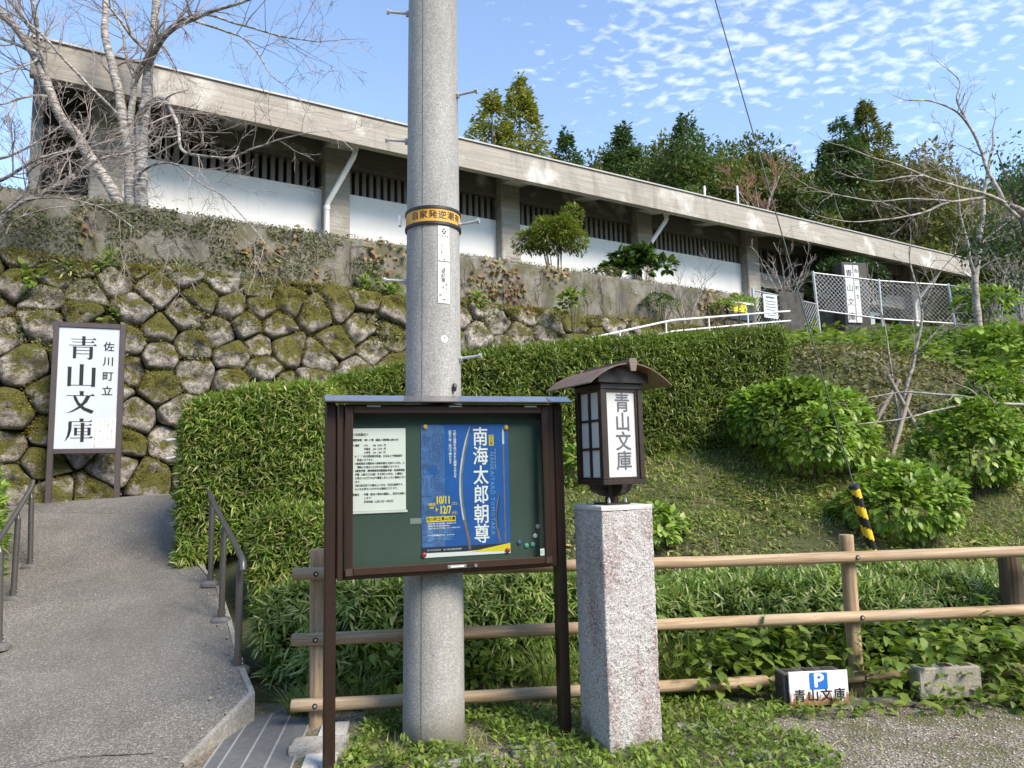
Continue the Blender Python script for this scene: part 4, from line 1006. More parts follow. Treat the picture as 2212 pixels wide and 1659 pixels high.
for k in range(4):
    R4 = Matrix.Rotation(k * math.pi / 2, 4, 'Z')
    pn = MB().box(-i_, i_, -h + .018, -h + .022, BZ0 + .029, BZ1 - .021, R4).build("lamp_panel", M_shoji, lan)
    for a0, a1 in ((-i_ + .001, -i_ + .012), (i_ - .012, i_ - .001)): MB().box(a0, a1, -h + .008, -h + .0175, BZ0 + .030, BZ1 - .022, R4).build("panel_trim", M_lampbrown, pn)
    for a0, a1 in ((BZ0 + .029, BZ0 + .04), (BZ1 - .034, BZ1 - .021)): MB().box(-i_ + .013, i_ - .013, -h + .009, -h + .0175, a0, a1, R4).build("panel_trim", M_lampbrown, pn)
    if k in (1, 3):
        MB().box(-.008, .008, -h + .0075, -h + .0173, BZ0 + .0405, BZ1 - .0345, R4).build("muntin", M_lampbrown, pn)
        for f_ in (1 / 3, 2 / 3):
            zz = BZ0 + .04 + (BZ1 - BZ0 - .075) * f_
            MB().box(-i_ + .013, i_ - .013, -h + .007, -h + .0172, zz - .006, zz + .006, R4).build("muntin", M_lampbrown, pn)
    else:
        if k == 0: vtext("lettering", "青山文庫", .112, .012, -h + .0165, LZ(1.897), .107, M_greyink, pn, off=.0018, res=3, sx=.93)
# arched roof sheet
def arch(t, lift=0.0):                                         # t -1..1 across the roof
    x = .268 * t; return x, LZ(2.052) - .112 * abs(t) ** 2.0 + lift
ns = 24; rm = MB(); y0, y1 = -.245, .245
for y in (y0, y1):
    for lift in (0, .006):
        for i in range(ns + 1):
            x, z = arch(-1 + 2 * i / ns, lift); rm.v.append((x, y, z))
m1 = ns + 1
for i in range(ns):
    rm.f += [(m1 + i, m1 + i + 1, 3 * m1 + i + 1, 3 * m1 + i), (i + 1, i, 2 * m1 + i, 2 * m1 + i + 1), (i, i + 1, m1 + i + 1, m1 + i), (2 * m1 + i + 1, 2 * m1 + i, 3 * m1 + i, 3 * m1 + i + 1)]
rm.f += [(0, m1, 3 * m1, 2 * m1), (ns, 2 * m1 + ns, 3 * m1 + ns, m1 + ns)]
roof = rm.build("arched_roof", M_rust, lan); autosmooth(roof, 50)
gp = [arch(t, -.008) for t in np.linspace(-.62, .62, 13)]
for yy in (-.165, .15): MB().prism([(-.165, BZ1 + .013)] + gp + [(.165, BZ1 + .013)], yy, yy + .015).build("gable_plate", M_lampbrown, lan)
for sx_ in (-1, 1): MB().box(min(sx_ * .162, sx_ * .172), max(sx_ * .162, sx_ * .172), -.149, .149, BZ1 + .014, LZ(1.985)).build("roof_rib", M_lampbrown, lan)
MB().prism([(-.014, LZ(2.064)), (.014, LZ(2.064)), (.010, LZ(2.078)), (-.010, LZ(2.078))], -.240, .24).build("ridge_bar", M_rust, roof)
for yy in (-.262, .246): MB().prism([(-.026, LZ(2.068)), (-.016, LZ(2.012)), (.016, LZ(2.012)), (.026, LZ(2.068)), (.018, LZ(2.082)), (-.018, LZ(2.082))], yy, yy + .016).build("ridge_end", plain("pale_brown_end", (.17, .125, .10), .5, .2), roof)

# ------------------------------------------------------------------ log fence
FL = Vector((-1.223, 4.565, 0)); FR = Vector((2.228, 4.985, 0)); fdir = (FR - FL).normalized(); fang = math.atan2(fdir.y, fdir.x); flen = (FR - FL).length
fence = empty("log_fence", FL, fang, "round log fence with two posts and three long rails behind the board and pillar", "fence")
def log(p0, p1, r, n=20, sag=.0, seed=0.0, bow=.006):
    m_ = MB(); k = 24; pts = []; rad = []
    for i in range(k + 1):
        t = i / k; q = Vector(p0).lerp(Vector(p1), t)
        q += Vector((0, bow * mnoise.noise(Vector((t * 5, seed, 0))), bow * mnoise.noise(Vector((t * 4, seed, 7)))))
        pts.append(q); rad.append(r * (1 + .03 * mnoise.noise(Vector((t * 9, seed, 3)))))
    e = .006; d0 = (pts[1] - pts[0]).normalized(); pts = [pts[0]] + [pts[0] + d0 * e] + pts[1:-1] + [pts[-1] - d0 * e, pts[-1]]; rad = [rad[0] * .93, rad[0]] + rad[1:-1] + [rad[-1], rad[-1] * .93]
    return m_.tube(pts, rad, n)
for i, (x, top) in enumerate(((0.0, 1.035), (flen, 1.005), (flen + 3.4, .98))):
    m_ = log((x, 0, -.3), (x, 0, top), .047, 22, seed=i * 3.3, bow=.004)
    # log posts are a little broader than the rails
    autosmooth(m_.build("fence_post", M_logz, fence), 50)
for i, (za, zb2, r) in enumerate(((.898, .866, .037), (.514, .482, .037), (.138, .105, .037))):
    x0 = -.135; x1 = flen + 3.6; k = (zb2 - za) / flen
    rl = log((x0, -.075, za + k * x0), (x1, -.075, za + k * x1), r, 20, seed=20 + i * 5); ro = autosmooth(rl.build("fence_rail", M_logx, fence), 50)
    for x in (0.0, flen):
        z_ = za + k * x
        c = MB(); c.cyl((x + .005, -.108, z_), (x + .005, -.1135, z_), .0155, n=16); c.build("bolt_hole_shade", plain("painted_recess_shade", (.02, .015, .01), .9), ro)  # dark disc on the rail paints the shade inside a bolt hole
        c = MB(); c.cyl((x + .007, -.1137, z_ + .001), (x + .007, -.116, z_ + .001), .008, n=10); c.build("bolt", M_galv, ro)
# old dark post behind the rails at the right
op = at(2196, 1370, 5.35); oldp = log((0, 0, -.4), (0, 0, .72), .075, 16, seed=77, bow=.02)
oo = oldp.build("old_wooden_post", M_oldwood); oo.location = (op.x, op.y, .12); tag(oo, "weathered dark wooden post behind the fence rails at the picture's right edge", "post")

# ------------------------------------------------------------------ cement blocks and the parking sign
def block(name, x, y, rz, z0, wx, wy, wz, mat, label, cat):
    e = empty(name, (x, y, z0), rz, label, cat)
    MB().bevbox(-wx / 2, wx / 2, -wy / 2, wy / 2, 0, wz, .006).build("block_body", mat, e)
    for i in range(3):
        cx_ = (-1 + i) * wx * .31; MB().bevbox(cx_ - wx * .085, cx_ + wx * .085, -wy * .26, wy * .26, wz + .0005, wz + .004, .001).build("hollow", M_soil_shade, e)  # dark plates on the top face paint the shade of the block's holes
    return e
block("cement_block", 2.66, 4.72, math.radians(4), .03, .40, .11, .185, M_block, "bare beige cement block standing upright right of the parking sign", "cement block")
pkb = block("cement_block", 1.80, 4.69, math.radians(6), .015, .39, .12, .20, M_darkblock, "dark cement block behind the white parking plate", "cement block")
bs = empty("kerb_block", (2.15, 4.70, 0), math.radians(5), "flat mossy perforated kerb block lying under the parking sign", "kerb block")
MB().bevbox(-.60, .60, -.085, .085, -.03, .014, .006).build("block_body", M_oldwall, bs)
for i in range(8): MB().box(-.52 + i * .14, -.45 + i * .14, -.0865, -.0852, -.02, .006).build("hollow", M_soil_shade, bs)  # dark plates on the front face, painted shade instead of open holes
pk = empty("parking_sign", (1.822, 4.600, .03), math.radians(4), "white rusty plate with a blue P and black lettering low by the fence", "parking sign")
MB().bevbox(-.185, .185, .0, .012, 0, .200, .002).build("plate", M_rustplate, pk)
sq = MB(); r_ = .008; 
def rrect(x0, x1, z0, z1, r, n=4):
    out = []
    for cx_, cz_, a0 in ((x1 - r, z1 - r, 0), (x0 + r, z1 - r, 90), (x0 + r, z0 + r, 180), (x1 - r, z0 + r, 270)):
        for i in range(n + 1): a = math.radians(a0 + 90 * i / n); out.append((cx_ + r * math.cos(a), cz_ + r * math.sin(a)))
    return out
sq.prism(rrect(-.057, .057, .094, .192, .01)[::-1], -.0012, -.0004); sqo = sq.build("parking_square", M_pblue, pk)
text("lettering", "P", .112, 0, -.0022, .143, M_white2, sqo, off=.0045, res=4, sx=1.12)
for i, ch in enumerate("青山文庫"): text("lettering", ch, .076, -.122 + i * .083, -.0012, .056, M_ink, pk, off=.0016)

# ------------------------------------------------------------------ drain grating and granite edging
gq = empty("drain_grating", (-1.30, 3.95, .004), math.radians(8), "galvanised steel drain grating beside the end of the path slab", "grating")
gx0, gx1, gy0, gy1 = -.34, .12, -1.2, .86
gbars = MB()
for i in range(int((gy1 - gy0) / .0125)):
    y = gy0 + .006 + i * .0125; gbars.box(gx0 + .012, gx1 - .012, y, y + .0045, -.018, -.0005)
o = gbars.build("bearing_bars", plain("worn_grating_steel", (.24, .25, .26), .45, .5, .15, 20), gq); tag(o, kind="stuff")
for x in (-.26, -.14, -.02): MB().box(x - .005, x + .005, gy0 + .01, gy1 - .01, -.010, .0035).build("cross_bar", M_galv, gq)
for x in (gx0, gx1 - .01): MB().box(x, x + .01, gy0, gy1, -.02, .003).build("frame_bar", M_galv, gq)
gm_ = MB(); gm_.add([(gx0, gy0, -.0065), (gx1, gy0, -.0065), (gx1, gy1, -.0065), (gx0, gy1, -.0065)], [(0, 1, 2, 3)]); gm_.build("drain_shade_sheet", M_soil_shade, gq)  # dark sheet just below the bar tops paints the shade of the drain
M_edge = plain("pale_granite_edging", (.46, .45, .43), .8, 0, .35, 120, .5)
for i, (x, y, w, l_, lb) in enumerate(((-1.085, 4.42, .16, .30, "pale granite edging slab at the far end of the grating"), (-1.06, 4.08, .17, .36, "pale granite edging slab second along the grating"), (-1.01, 3.70, .17, .37, "pale granite edging slab nearest the viewer beside the grating"))):
    m_ = rough_box(1.0, -.05, .012, 8, 2, .002, 0, i); m_.v = [(q[0] * w, q[1] * l_, q[2]) for q in m_.v]
    o = m_.build("edging_slab", M_edge); o.location = (x, y, 0); o.rotation_euler = (0, 0, math.radians(8)); tag(o, lb, "edging slab", "granite edging beside the grating")
for i, (u, v, w, l_, lb) in enumerate(((1000, 1648, .30, .10, "weathered kerb stone in the weeds at the pole's foot"), (1150, 1612, .24, .10, "weathered kerb stone in the weeds left of the board's right post"), (1510, 1575, .28, .10, "weathered kerb stone in the weeds right of the pillar"), (690, 1608, .30, .22, "broken concrete footing at the first fence post"), (1650, 1632, .12, .09, "small grey stone in the grass right of the pillar"))):
    d_ = fw + rt * ((u - 1106.) / 1567.) - up * ((v - 829.5) / 1567.); t = (0.02 - CAM_Z) / d_.z; q = Vector((0, 0, CAM_Z)) + d_ * t
    m_ = rough_box(1.0, -.05, .028, 8, 3, .03, 0, i * 3.1); m_.v = [(a[0] * w, a[1] * l_, a[2]) for a in m_.v]
    o = m_.build("kerb_stone", M_slab); o.location = (q.x, q.y, 0); o.rotation_euler = (0, 0, math.radians((25, 20, -25, 5, 12)[i])); tag(o, lb, "stone", "stones lying in the weeds")

# ------------------------------------------------------------------ handrails along the path
def handrail(name, label, posts, rail, end=None):
    e = empty(name, posts[0][0], 0, label, "handrail"); o0 = Vector(posts[0][0])
    for b, t in posts:
        b = Vector(b) - o0; t = Vector(t) - o0; d_ = (t - b).normalized()
        m_ = MB(); m_.tube([b, b + d_ * .10], .030, 18); sl = m_.build("post_sleeve", M_railing, e)
        m_ = MB(); m_.tube([b + d_ * .10, t - d_ * .05], .0235, 18); m_.tube([t - d_ * .05, t - d_ * .035, t - d_ * .005], [.0235, .014, .011], 14); autosmooth(m_.build("post", M_railing, e))
        # cast footing cover: a shallow rounded shoe
        m_ = MB(); vs = []; fs = []
        for j, (zz, k) in enumerate(((-.005, 1.0), (.022, .98), (.040, .72), (.046, .45))):
            for i in range(20):
                a = 2 * math.pi * i / 20; ex = abs(math.cos(a)) ** .6 * math.copysign(1, math.cos(a)); ey = abs(math.sin(a)) ** .6 * math.copysign(1, math.sin(a))
                vs.append(b + Vector((ex * .078 * k, ey * .058 * k, zz)))
        for j in range(3): fs += [(j * 20 + i, j * 20 + (i + 1) % 20, (j + 1) * 20 + (i + 1) % 20, (j + 1) * 20 + i) for i in range(20)]
        fs.append(tuple(60 + i for i in range(20))); m_.add(vs, fs); autosmooth(m_.build("footing_cover", M_footing, e), 35)
        for zz in (.055, .085):
            MB().cyl(b + Vector((.028, 0, zz)), b + Vector((.036, 0, zz)), .005, n=8).build("set_screw", M_galv, sl)
    pts = [Vector(q) - o0 for q in rail]
    m_ = MB(); m_.tube(pts, .0215, 18); autosmooth(m_.build("hand_bar", M_railing, e))
    return e
R1 = (at(513, 1452, 5.1), at(519, 1205, 5.1)); R2 = (at(478, 1345, 5.8), at(484, 1128, 5.8)); R3 = (at(455, 1265, 6.4), at(458, 1072, 6.4))
handrail("handrail", "dark metal handrail with three posts on the right side of the path", [R1, R2, R3],
         [at(452, 1064, 6.55), at(458, 1078, 6.3), at(484, 1130, 5.75), at(519, 1198, 5.12), at(523, 1207, 5.05), at(525, 1216, 5.02), at(525, 1232, 5.01)])
Q1 = (at(65, 1228, 7.2), at(68, 1064, 7.2)); Q2 = (at(28, 1298, 6.4), at(40, 1108, 6.4)); Q3 = (at(-3, 1402, 5.5), at(0, 1178, 5.5))
handrail("handrail", "dark metal handrail on the left side of the path, cut by the picture edge", [Q1, Q2, Q3],
         [at(71, 1040, 7.3), at(66, 1056, 7.12), at(40, 1100, 6.4), at(0, 1162, 5.6), at(-70, 1260, 4.9)])

# ------------------------------------------------------------------ big sign board
def nearer(p, k=.965): c = Vector((0, 0, CAM_Z)); return c + (Vector(p) - c) * k
SL = nearer(at(97, 1086, 9.0)); SR = nearer(at(258, 1075, 9.3))
sdir = Vector((SR.x - SL.x, SR.y - SL.y, 0)); SWD = sdir.length; sang = math.atan2(sdir.y, sdir.x)
sg = empty("name_sign", (SL.x, SL.y, SL.z), sang, "tall white sign with large black vertical lettering on a brown frame by the stone wall", "sign")
M_signframe = plain("purple_brown_frame", (.085, .068, .066), .45, .2, .1, 20)
SH = nearer(at(113, 695, 9.0)).z - SL.z; pw = .062
for x in (0, SWD - pw): MB().bevbox(x, x + pw, -.03, .03, -.12, SH, .004).build("post", M_signframe, sg)
pb0 = .60 * SH / 2.26
for z0, z1 in ((SH - pw, SH - .0005), (pb0 - .005, pb0 + .055)): MB().bevbox(pw + .0005, SWD - pw - .0005, -.029, .029, z0, z1, .004).build("cross_rail", M_signframe, sg)
PX, PXE, PZ, PZE = pw + .001, SWD - pw - .001, pb0 + .0555, SH - pw - .0005
MB().box(PX, PXE, -.012, .012, PZ, PZE).build("panel", M_panel, sg)
kx = SWD / .857; kz = .965
def glyph(polys, x0, x1, z0, z1, name, y=-.0135):
    m_ = MB()
    for j, p in enumerate(polys):
        yy = y - .0002 * j
        m_.add([(x0 + (x1 - x0) * a, yy, z0 + (z1 - z0) * b) for a, b in p], [tuple(range(len(p)))])
    return m_.build(name, M_ink, sg)
def Hs(x0, x1, y, t=.026, uw=.13, uh=.075): return [[(x0, y - t / 2), (x1, y - t / 2), (x1, y + t / 2), (x0, y + t / 2)], [(x1 - uw, y + t / 2), (x1 - .01, y - t / 2), (x1 + .005, y + t * .4), (x1 - uw * .45, y + uh)]]
def Ht(x0, x1, y, t=.024): return [[(x0, y - t / 2), (x1, y - t / 2), (x1, y + t / 2), (x0, y + t / 2)]]
def Vs(x0, x1, y0, y1): return [[(x0 + .005, y0), (x1, y0 + .012), (x1, y1 - .01), (x1 + .022, y1 + .008), (x0 - .015, y1 + .018), (x0, y1 - .02)]]
g_sei = Hs(.06, .97, .87) + Hs(.12, .91, .745) + Hs(0, 1, .61) + Vs(.465, .585, .60, .99) + Vs(.155, .275, .04, .545) + [[(.745, .56), (.87, .56), (.87, .09), (.82, .015), (.74, .0), (.66, .085), (.745, .075)]] + Ht(.25, .80, .535) + Ht(.27, .75, .395) + Ht(.27, .75, .25)
g_yama = Vs(.42, .565, .06, .98) + Vs(0, .135, .02, .86) + Vs(.86, 1.0, .0, .84) + Ht(.05, .95, .075, .03)
g_bun = Vs(.46, .605, .80, .985) + Hs(0, 1, .80, .03, .16, .085) + [[(.70, .795), (.86, .795), (.735, .50), (.50, .25), (.25, .09), (0, .02), (.22, .145), (.42, .31), (.585, .52)], [(.235, .795), (.33, .795), (.45, .51), (.66, .29), (1.0, .135), (.92, .0), (.60, .165), (.40, .385), (.275, .63)]]
g_ko = Vs(.50, .645, .87, .985) + Hs(.14, 1, .865, .028, .15, .08) + [[(.11, .87), (.235, .87), (.225, .50), (.165, .25), (0, 0), (.085, .30), (.115, .55)]] + Hs(.29, .95, .715, .024, .12, .06) + Vs(.325, .43, .275, .60) + Vs(.80, .915, .275, .60) + Ht(.42, .82, .585, .022) + Ht(.42, .82, .44, .022) + Ht(.42, .82, .31, .022) + Hs(.20, 1.0, .175, .026, .14, .07) + Vs(.555, .68, .0, .80)
def zz(z): return (1.5 + (z - 1.5) * .965) - SL.z
for g, z0, z1 in ((g_sei, 3.004, 3.304), (g_yama, 2.654, 2.947), (g_bun, 2.313, 2.602), (g_ko, 1.958, 2.254)):
    glyph(g, .188 * kx, .515 * kx, zz(z0), zz(z1), "lettering")
for i, ch in enumerate("佐川町立"): text("lettering", ch, .125, .662 * kx, -.0140, zz(3.172 - i * .191), M_ink, sg, off=.0022, res=3)
nt = MB().box(.497 * kx, .783 * kx, -.0150, -.0125, zz(1.885), zz(2.257)).build("added_notice", plain("cream_notice", (.66, .68, .64), .5), sg)
for j, (x, ln) in enumerate(((.735, "落ちついた歴史の街佐川で"), (.69, "次の街を入口の下水で"), (.645, "目になってからお入り下さい"), (.60, "ますようお願いいたします。"))):
    vtext("small_lettering", ln, .021, x * kx, -.0157, zz(2.235), .0255, M_greyink, nt, res=1)
vtext("small_lettering", "佐川町立青山文庫", .021, .535 * kx, -.0157, zz(2.10), .0255, M_greyink, nt, res=1)

# ------------------------------------------------------------------ white pipe railing up the ramp
rail = empty("pipe_railing", at(346, 960, 8.8), 0, "white double pipe railing climbing along the ramp above the hedge", "railing")
ro = Vector(rail.location); UP = [at(360, 952, 8.8), Vector((-2.2, 10.2, 2.52)), at(1210, 745, 12.3), at(1450, 692, 14.0), at(1625, 678, 15.5), at(1706, 672, 16.0)]
def smooth_path(P_, n=40):
    d = np.concatenate([[0], np.cumsum([(P_[i + 1] - P_[i]).length for i in range(len(P_) - 1)])]); t = np.linspace(0, d[-1], n)
    return [Vector([np.interp(x, d, [q[k] for q in P_]) for k in range(3)]) for x in t]
MB().tube([q - ro for q in smooth_path(UP)], .021, 12).build("upper_pipe", M_white, rail, smooth=True)
MB().tube([q - ro - Vector((0, 0, .22)) for q in smooth_path(UP)], .019, 12).build("lower_pipe", M_white, rail, smooth=True)
pp = smooth_path(UP, 11)
for q in pp[1:-1]: MB().cyl(q - ro - Vector((0, 0, .85)), q - ro, .018, n=10).build("post", M_white, rail)

# ------------------------------------------------------------------ chain link fence on the terrace edge
cl = empty("chain_link_fence", (5.83, 17.0, 4.5), 0, "galvanised chain link fence along the terrace edge near the stone monument", "chain link fence")
co = Vector(cl.location)
M_clpost = plain("pale_galvanised_pipe", (.38, .40, .41), .45, .45, .1, 15)
PA_ = (at(1632, 722, 17.0), at(1626, 624, 17.0)); PB_ = (at(1773, 728, 19.0), at(1756, 588, 19.0)); PC_ = (at(1905, 692, 19.5), at(1898, 605, 19.5)); PD_ = (at(2064, 704, 19.5), at(2048, 615, 19.5)); PE_ = (Vector((14.6, 17.6, 4.15)), Vector((14.6, 17.6, 5.10)))
for b, t in (PA_, PB_, PC_, PD_, PE_):
    m_ = MB(); m_.cyl(b - co - Vector((0, 0, .2)), t - co, .036, n=12); m_.tube([t - co, t - co + Vector((0, 0, .03))], [.04, .02], 12); autosmooth(m_.build("post", M_clpost, cl))
def panel(b0, t0, b1, t1):
    b0, t0, b1, t1 = [q - co for q in (b0, t0, b1, t1)]
    for a, b in ((t0, t1), (b0, b1)): MB().cyl(a, b, .023, n=10).build("rail", M_clpost, cl)
    L_ = (b1 - b0).length; H_ = ((t0 - b0).length + (t1 - b1).length) / 2; st = .125; m_ = MB()
    def pt(x, z): a = b0.lerp(b1, x / L_); c = t0.lerp(t1, x / L_); return a.lerp(c, z / H_)
    n_ = int((L_ + H_) / st)
    for i in range(n_ + 1):
        x = -H_ + i * st; x0, z0 = (x, 0) if x > 0 else (0, -x); x1, z1 = x + H_, H_
        if x1 > L_: z1 -= x1 - L_; x1 = L_
        if z1 - z0 > .01: m_.tube([pt(x0, z0), pt(x1, z1)], .0046, 3, cap=False); m_.tube([pt(L_ - x0, z0), pt(L_ - x1, z1)], .0046, 3, cap=False)
    tag(m_.build("wire_mesh", M_galv, cl), kind="stuff")
panel(PA_[0] + Vector((0, 0, .18)), PA_[1] - Vector((0, 0, .03)), PB_[0] + Vector((0, 0, .06)), PB_[0].lerp(PB_[1], .5))
panel(PB_[0].lerp(PB_[1], .41), PB_[1] - Vector((0, 0, .02)), PC_[0] + Vector((0, 0, .04)), PC_[1] - Vector((0, 0, .02)))
panel(PC_[0] + Vector((0, 0, .04)), PC_[1] - Vector((0, 0, .02)), PD_[0] + Vector((0, 0, .06)), PD_[1] - Vector((0, 0, .02)))
panel(PD_[0] + Vector((0, 0, .06)), PD_[1] - Vector((0, 0, .02)), PE_[0] + Vector((0, 0, .05)), PE_[1] - Vector((0, 0, .02)))
nq = at(1664, 662, 17.25); no = empty("fence_notice", nq, math.radians(30), "white notice sheet tied to the chain link fence", "notice")
MB().box(-.24, .24, -.012, .0, -.29, .29).build("sheet", M_panel, no)
for i, (w, z_) in enumerate(((.30, .22), (.38, .12), (.34, .05), (.36, -.02), (.30, -.09), (.36, -.16), (.26, -.22))): MB().box(-w / 2, w / 2, -.014, -.0125, z_ - (.022 if i == 0 else .010), z_ + (.022 if i == 0 else .010)).build("printed_line", M_greyink, no)
yq = WP(12.15, .03, 4.93); yo = empty("wall_plate", yq, HANG, "small yellow plate fixed at the end of the concrete wall", "plate")
MB().bevbox(-.42, .42, -.03, .0, -.20, .22, .004).build("dark_panel", M_void, yo); MB().box(-.32, .2, -.036, -.031, -.02, .15).build("yellow_face", M_yellow, yo); MB().box(-.42, .42, -.05, -.031, .17, .215).build("top_strip", M_white, yo)
# stone monument
mo = empty("stone_monument", at(1850, 722, 20.5), math.radians(14), "dark upright stone monument with white lettered boards behind the chain link fence", "monument")
MB().bevbox(-.75, .75, -.45, .45, -.15, .14, .03).build("plinth", M_darkblock, mo)
MB().bevbox(-.42, .44, -.12, .20, .1405, 2.08, .02).build("slab", M_darkblock, mo)
for x0, x1, tx, sz, pitch in ((-.36, -.10, "青山文庫", .24, .42), (-.07, .10, "佐川町立", .13, .25)):
    bd = MB().bevbox(x0, x1, -.165, -.1205, .30, 1.98, .006).build("white_board", M_white, mo)
    vtext("lettering", tx, sz, (x0 + x1) / 2, -.167, 1.93, pitch, M_ink, bd, off=.004)
dk = empty("stone_block", at(1690, 690, 18.2), math.radians(20), "dark stone gate block behind the lower chain link panel", "stone block")
rough_box(.8, -.5, .62, 10, 8, .03, 0, 9.0).build("block_body", M_darkblock, dk)
lw_ = empty("low_stone_wall", at(1800, 712, 21.2), math.radians(8), "low pale stone wall behind the chain link fence", "low wall")
rough_box(1.0, -.5, .95, 14, 8, .03, 0, 5.0).build("wall_body", M_oldwall, lw_); lw_.scale = (1.3, .4, .6)
# ------------------------------------------------------------------ hedges
def vnoise(P_, sc, sd=0.0):
    return np.array([mnoise.noise(Vector((p[0] * sc + sd, p[1] * sc, p[2] * sc))) for p in P_])
def hedge(name, label, line, nshoot, L, W, mat, per=5, cat="hedge", core=.13, bumpy=.07, rnd=.16, ends=True, bottom_fade=.0, topboost=1.0):
    """line: list of (x, y, z_bottom, z_top, half_width) along the hedge"""
    ln = np.array(line, float); seg = np.hypot(np.diff(ln[:, 0]), np.diff(ln[:, 1])); cum = np.concatenate([[0], np.cumsum(seg)])
    def sample(t):
        r = np.stack([np.interp(t, cum, ln[:, k]) for k in range(5)], 1)
        e = .02; a = np.stack([np.interp(t - e, cum, ln[:, k]) for k in range(2)], 1); b = np.stack([np.interp(t + e, cum, ln[:, k]) for k in range(2)], 1)
        d = unit(np.concatenate([b - a, np.zeros((len(t), 1))], 1)); return r, d
    hgt = np.mean(ln[:, 3] - ln[:, 2]); hw = np.mean(ln[:, 4]); T = cum[-1]
    areas = np.array([T * hgt, T * hgt * .35, T * 2 * hw * topboost, 2 * hw * hgt * (1 if ends else 0), 2 * hw * hgt * (1 if ends else 0)]); areas /= areas.sum()
    face = RNG.choice(5, nshoot, p=areas)
    t = RNG.uniform(0, T, nshoot); t = np.where(face == 3, RNG.uniform(0, .05, nshoot), np.where(face == 4, T - RNG.uniform(0, .05, nshoot), t))
    r, d = sample(t); side = np.stack([d[:, 1], -d[:, 0], np.zeros(nshoot)], 1)          # towards the viewer for a line running to +x
    a = RNG.uniform(-1, 1, nshoot); b = RNG.uniform(0, 1, nshoot) ** (1 - bottom_fade)
    off = np.where(face == 0, 1.0, np.where(face == 1, -1.0, a)); zz_ = np.where(face == 2, 1.0, b)
    nrm = np.zeros((nshoot, 3)); nrm[face == 0] = side[face == 0]; nrm[face == 1] = -side[face == 1]; nrm[face == 2] = (0, 0, 1); nrm[face == 3] = -d[face == 3]; nrm[face == 4] = d[face == 4]
    # rounded shoulders
    top = np.clip((zz_ * (r[:, 3] - r[:, 2]) - ((r[:, 3] - r[:, 2]) - rnd)) / rnd, 0, 1); edge = np.clip((np.abs(off) * r[:, 4] - (r[:, 4] - rnd)) / rnd, 0, 1)
    pull = rnd * .42 * np.minimum(top, edge)
    P_ = np.stack([r[:, 0] + side[:, 0] * off * r[:, 4], r[:, 1] + side[:, 1] * off * r[:, 4], r[:, 2] + zz_ * (r[:, 3] - r[:, 2])], 1)
    P_ -= (side * np.sign(off)[:, None] + np.array([0, 0, 1.])) * pull[:, None] * .7
    if ends:
        e0 = np.clip((rnd - t) / rnd, 0, 1) * np.maximum(edge, top); e1 = np.clip((rnd - (T - t)) / rnd, 0, 1) * np.maximum(edge, top)
        P_ += d * (rnd * .4 * (e0 - e1))[:, None]
    nrm = unit(nrm + side * (np.sign(off) * edge * .7)[:, None] + np.array([0, 0, 1.]) * (top * .8)[:, None])
    bmp = vnoise(P_, 2.6, 3.0) * bumpy + vnoise(P_, 7.0, 9.0) * bumpy * .5
    P_ += nrm * (bmp - RNG.exponential(.035, nshoot) + .02)[:, None]
    # a fan of leaves at every shoot tip
    B_ = np.repeat(P_, per, 0); NN = np.repeat(nrm, per, 0); M_ = len(B_)
    D_ = unit(NN * .34 + rnd_dir(M_) * .9 + np.array([0, 0, .05]))
    U_ = unit(NN * .5 + np.array([0, 0, .8]) + rnd_dir(M_) * .45)
    B_ = B_ + rnd_dir(M_) * .018
    Ls = L * RNG.uniform(.45, 1.4, M_); Ws = W * RNG.uniform(.7, 1.2, M_)
    e = empty(name, (ln[0, 0], ln[0, 1], ln[0, 2]), 0, label, cat); o0 = np.array(e.location)
    tag(put("foliage", leaf_mesh("foliage", B_ - o0, D_, U_, Ls, Ws, 'blade', mat), e), kind="stuff")
    # solid core for the twiggy inside, shade put into its dark colour
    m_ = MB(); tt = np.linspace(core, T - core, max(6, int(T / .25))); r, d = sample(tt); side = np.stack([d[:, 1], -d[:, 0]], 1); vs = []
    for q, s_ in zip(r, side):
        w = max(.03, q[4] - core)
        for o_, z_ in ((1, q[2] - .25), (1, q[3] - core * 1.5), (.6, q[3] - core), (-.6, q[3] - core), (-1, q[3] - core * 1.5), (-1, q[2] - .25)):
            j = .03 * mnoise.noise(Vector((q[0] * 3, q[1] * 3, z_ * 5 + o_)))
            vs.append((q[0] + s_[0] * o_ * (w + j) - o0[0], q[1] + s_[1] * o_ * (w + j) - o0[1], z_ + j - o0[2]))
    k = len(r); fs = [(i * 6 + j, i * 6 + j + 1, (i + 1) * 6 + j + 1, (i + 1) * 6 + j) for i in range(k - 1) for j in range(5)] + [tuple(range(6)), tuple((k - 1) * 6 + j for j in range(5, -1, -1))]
    m_.add(vs, fs).build("inner_shade_core", L_core, e, smooth=True)
    return e
# tall clipped block beside the path
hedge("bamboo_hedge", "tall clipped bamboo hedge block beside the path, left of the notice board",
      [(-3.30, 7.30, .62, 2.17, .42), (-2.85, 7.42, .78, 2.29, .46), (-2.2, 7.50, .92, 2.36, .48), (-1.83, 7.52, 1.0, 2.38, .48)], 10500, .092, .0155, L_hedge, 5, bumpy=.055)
# long clipped hedge behind the lantern
hedge("bamboo_hedge", "long clipped bamboo hedge rising to the right behind the pole and lantern",
      [(-2.2, 8.30, 1.15, 2.52, .42), (-.57, 8.75, 1.40, 2.86, .42), (1.1, 9.05, 1.62, 3.05, .44), (2.4, 9.25, 1.70, 3.12, .46), (3.42, 9.42, 1.74, 3.20, .50)], 25000, .078, .0135, L_hedgefar, 5, bumpy=.035, rnd=.22)
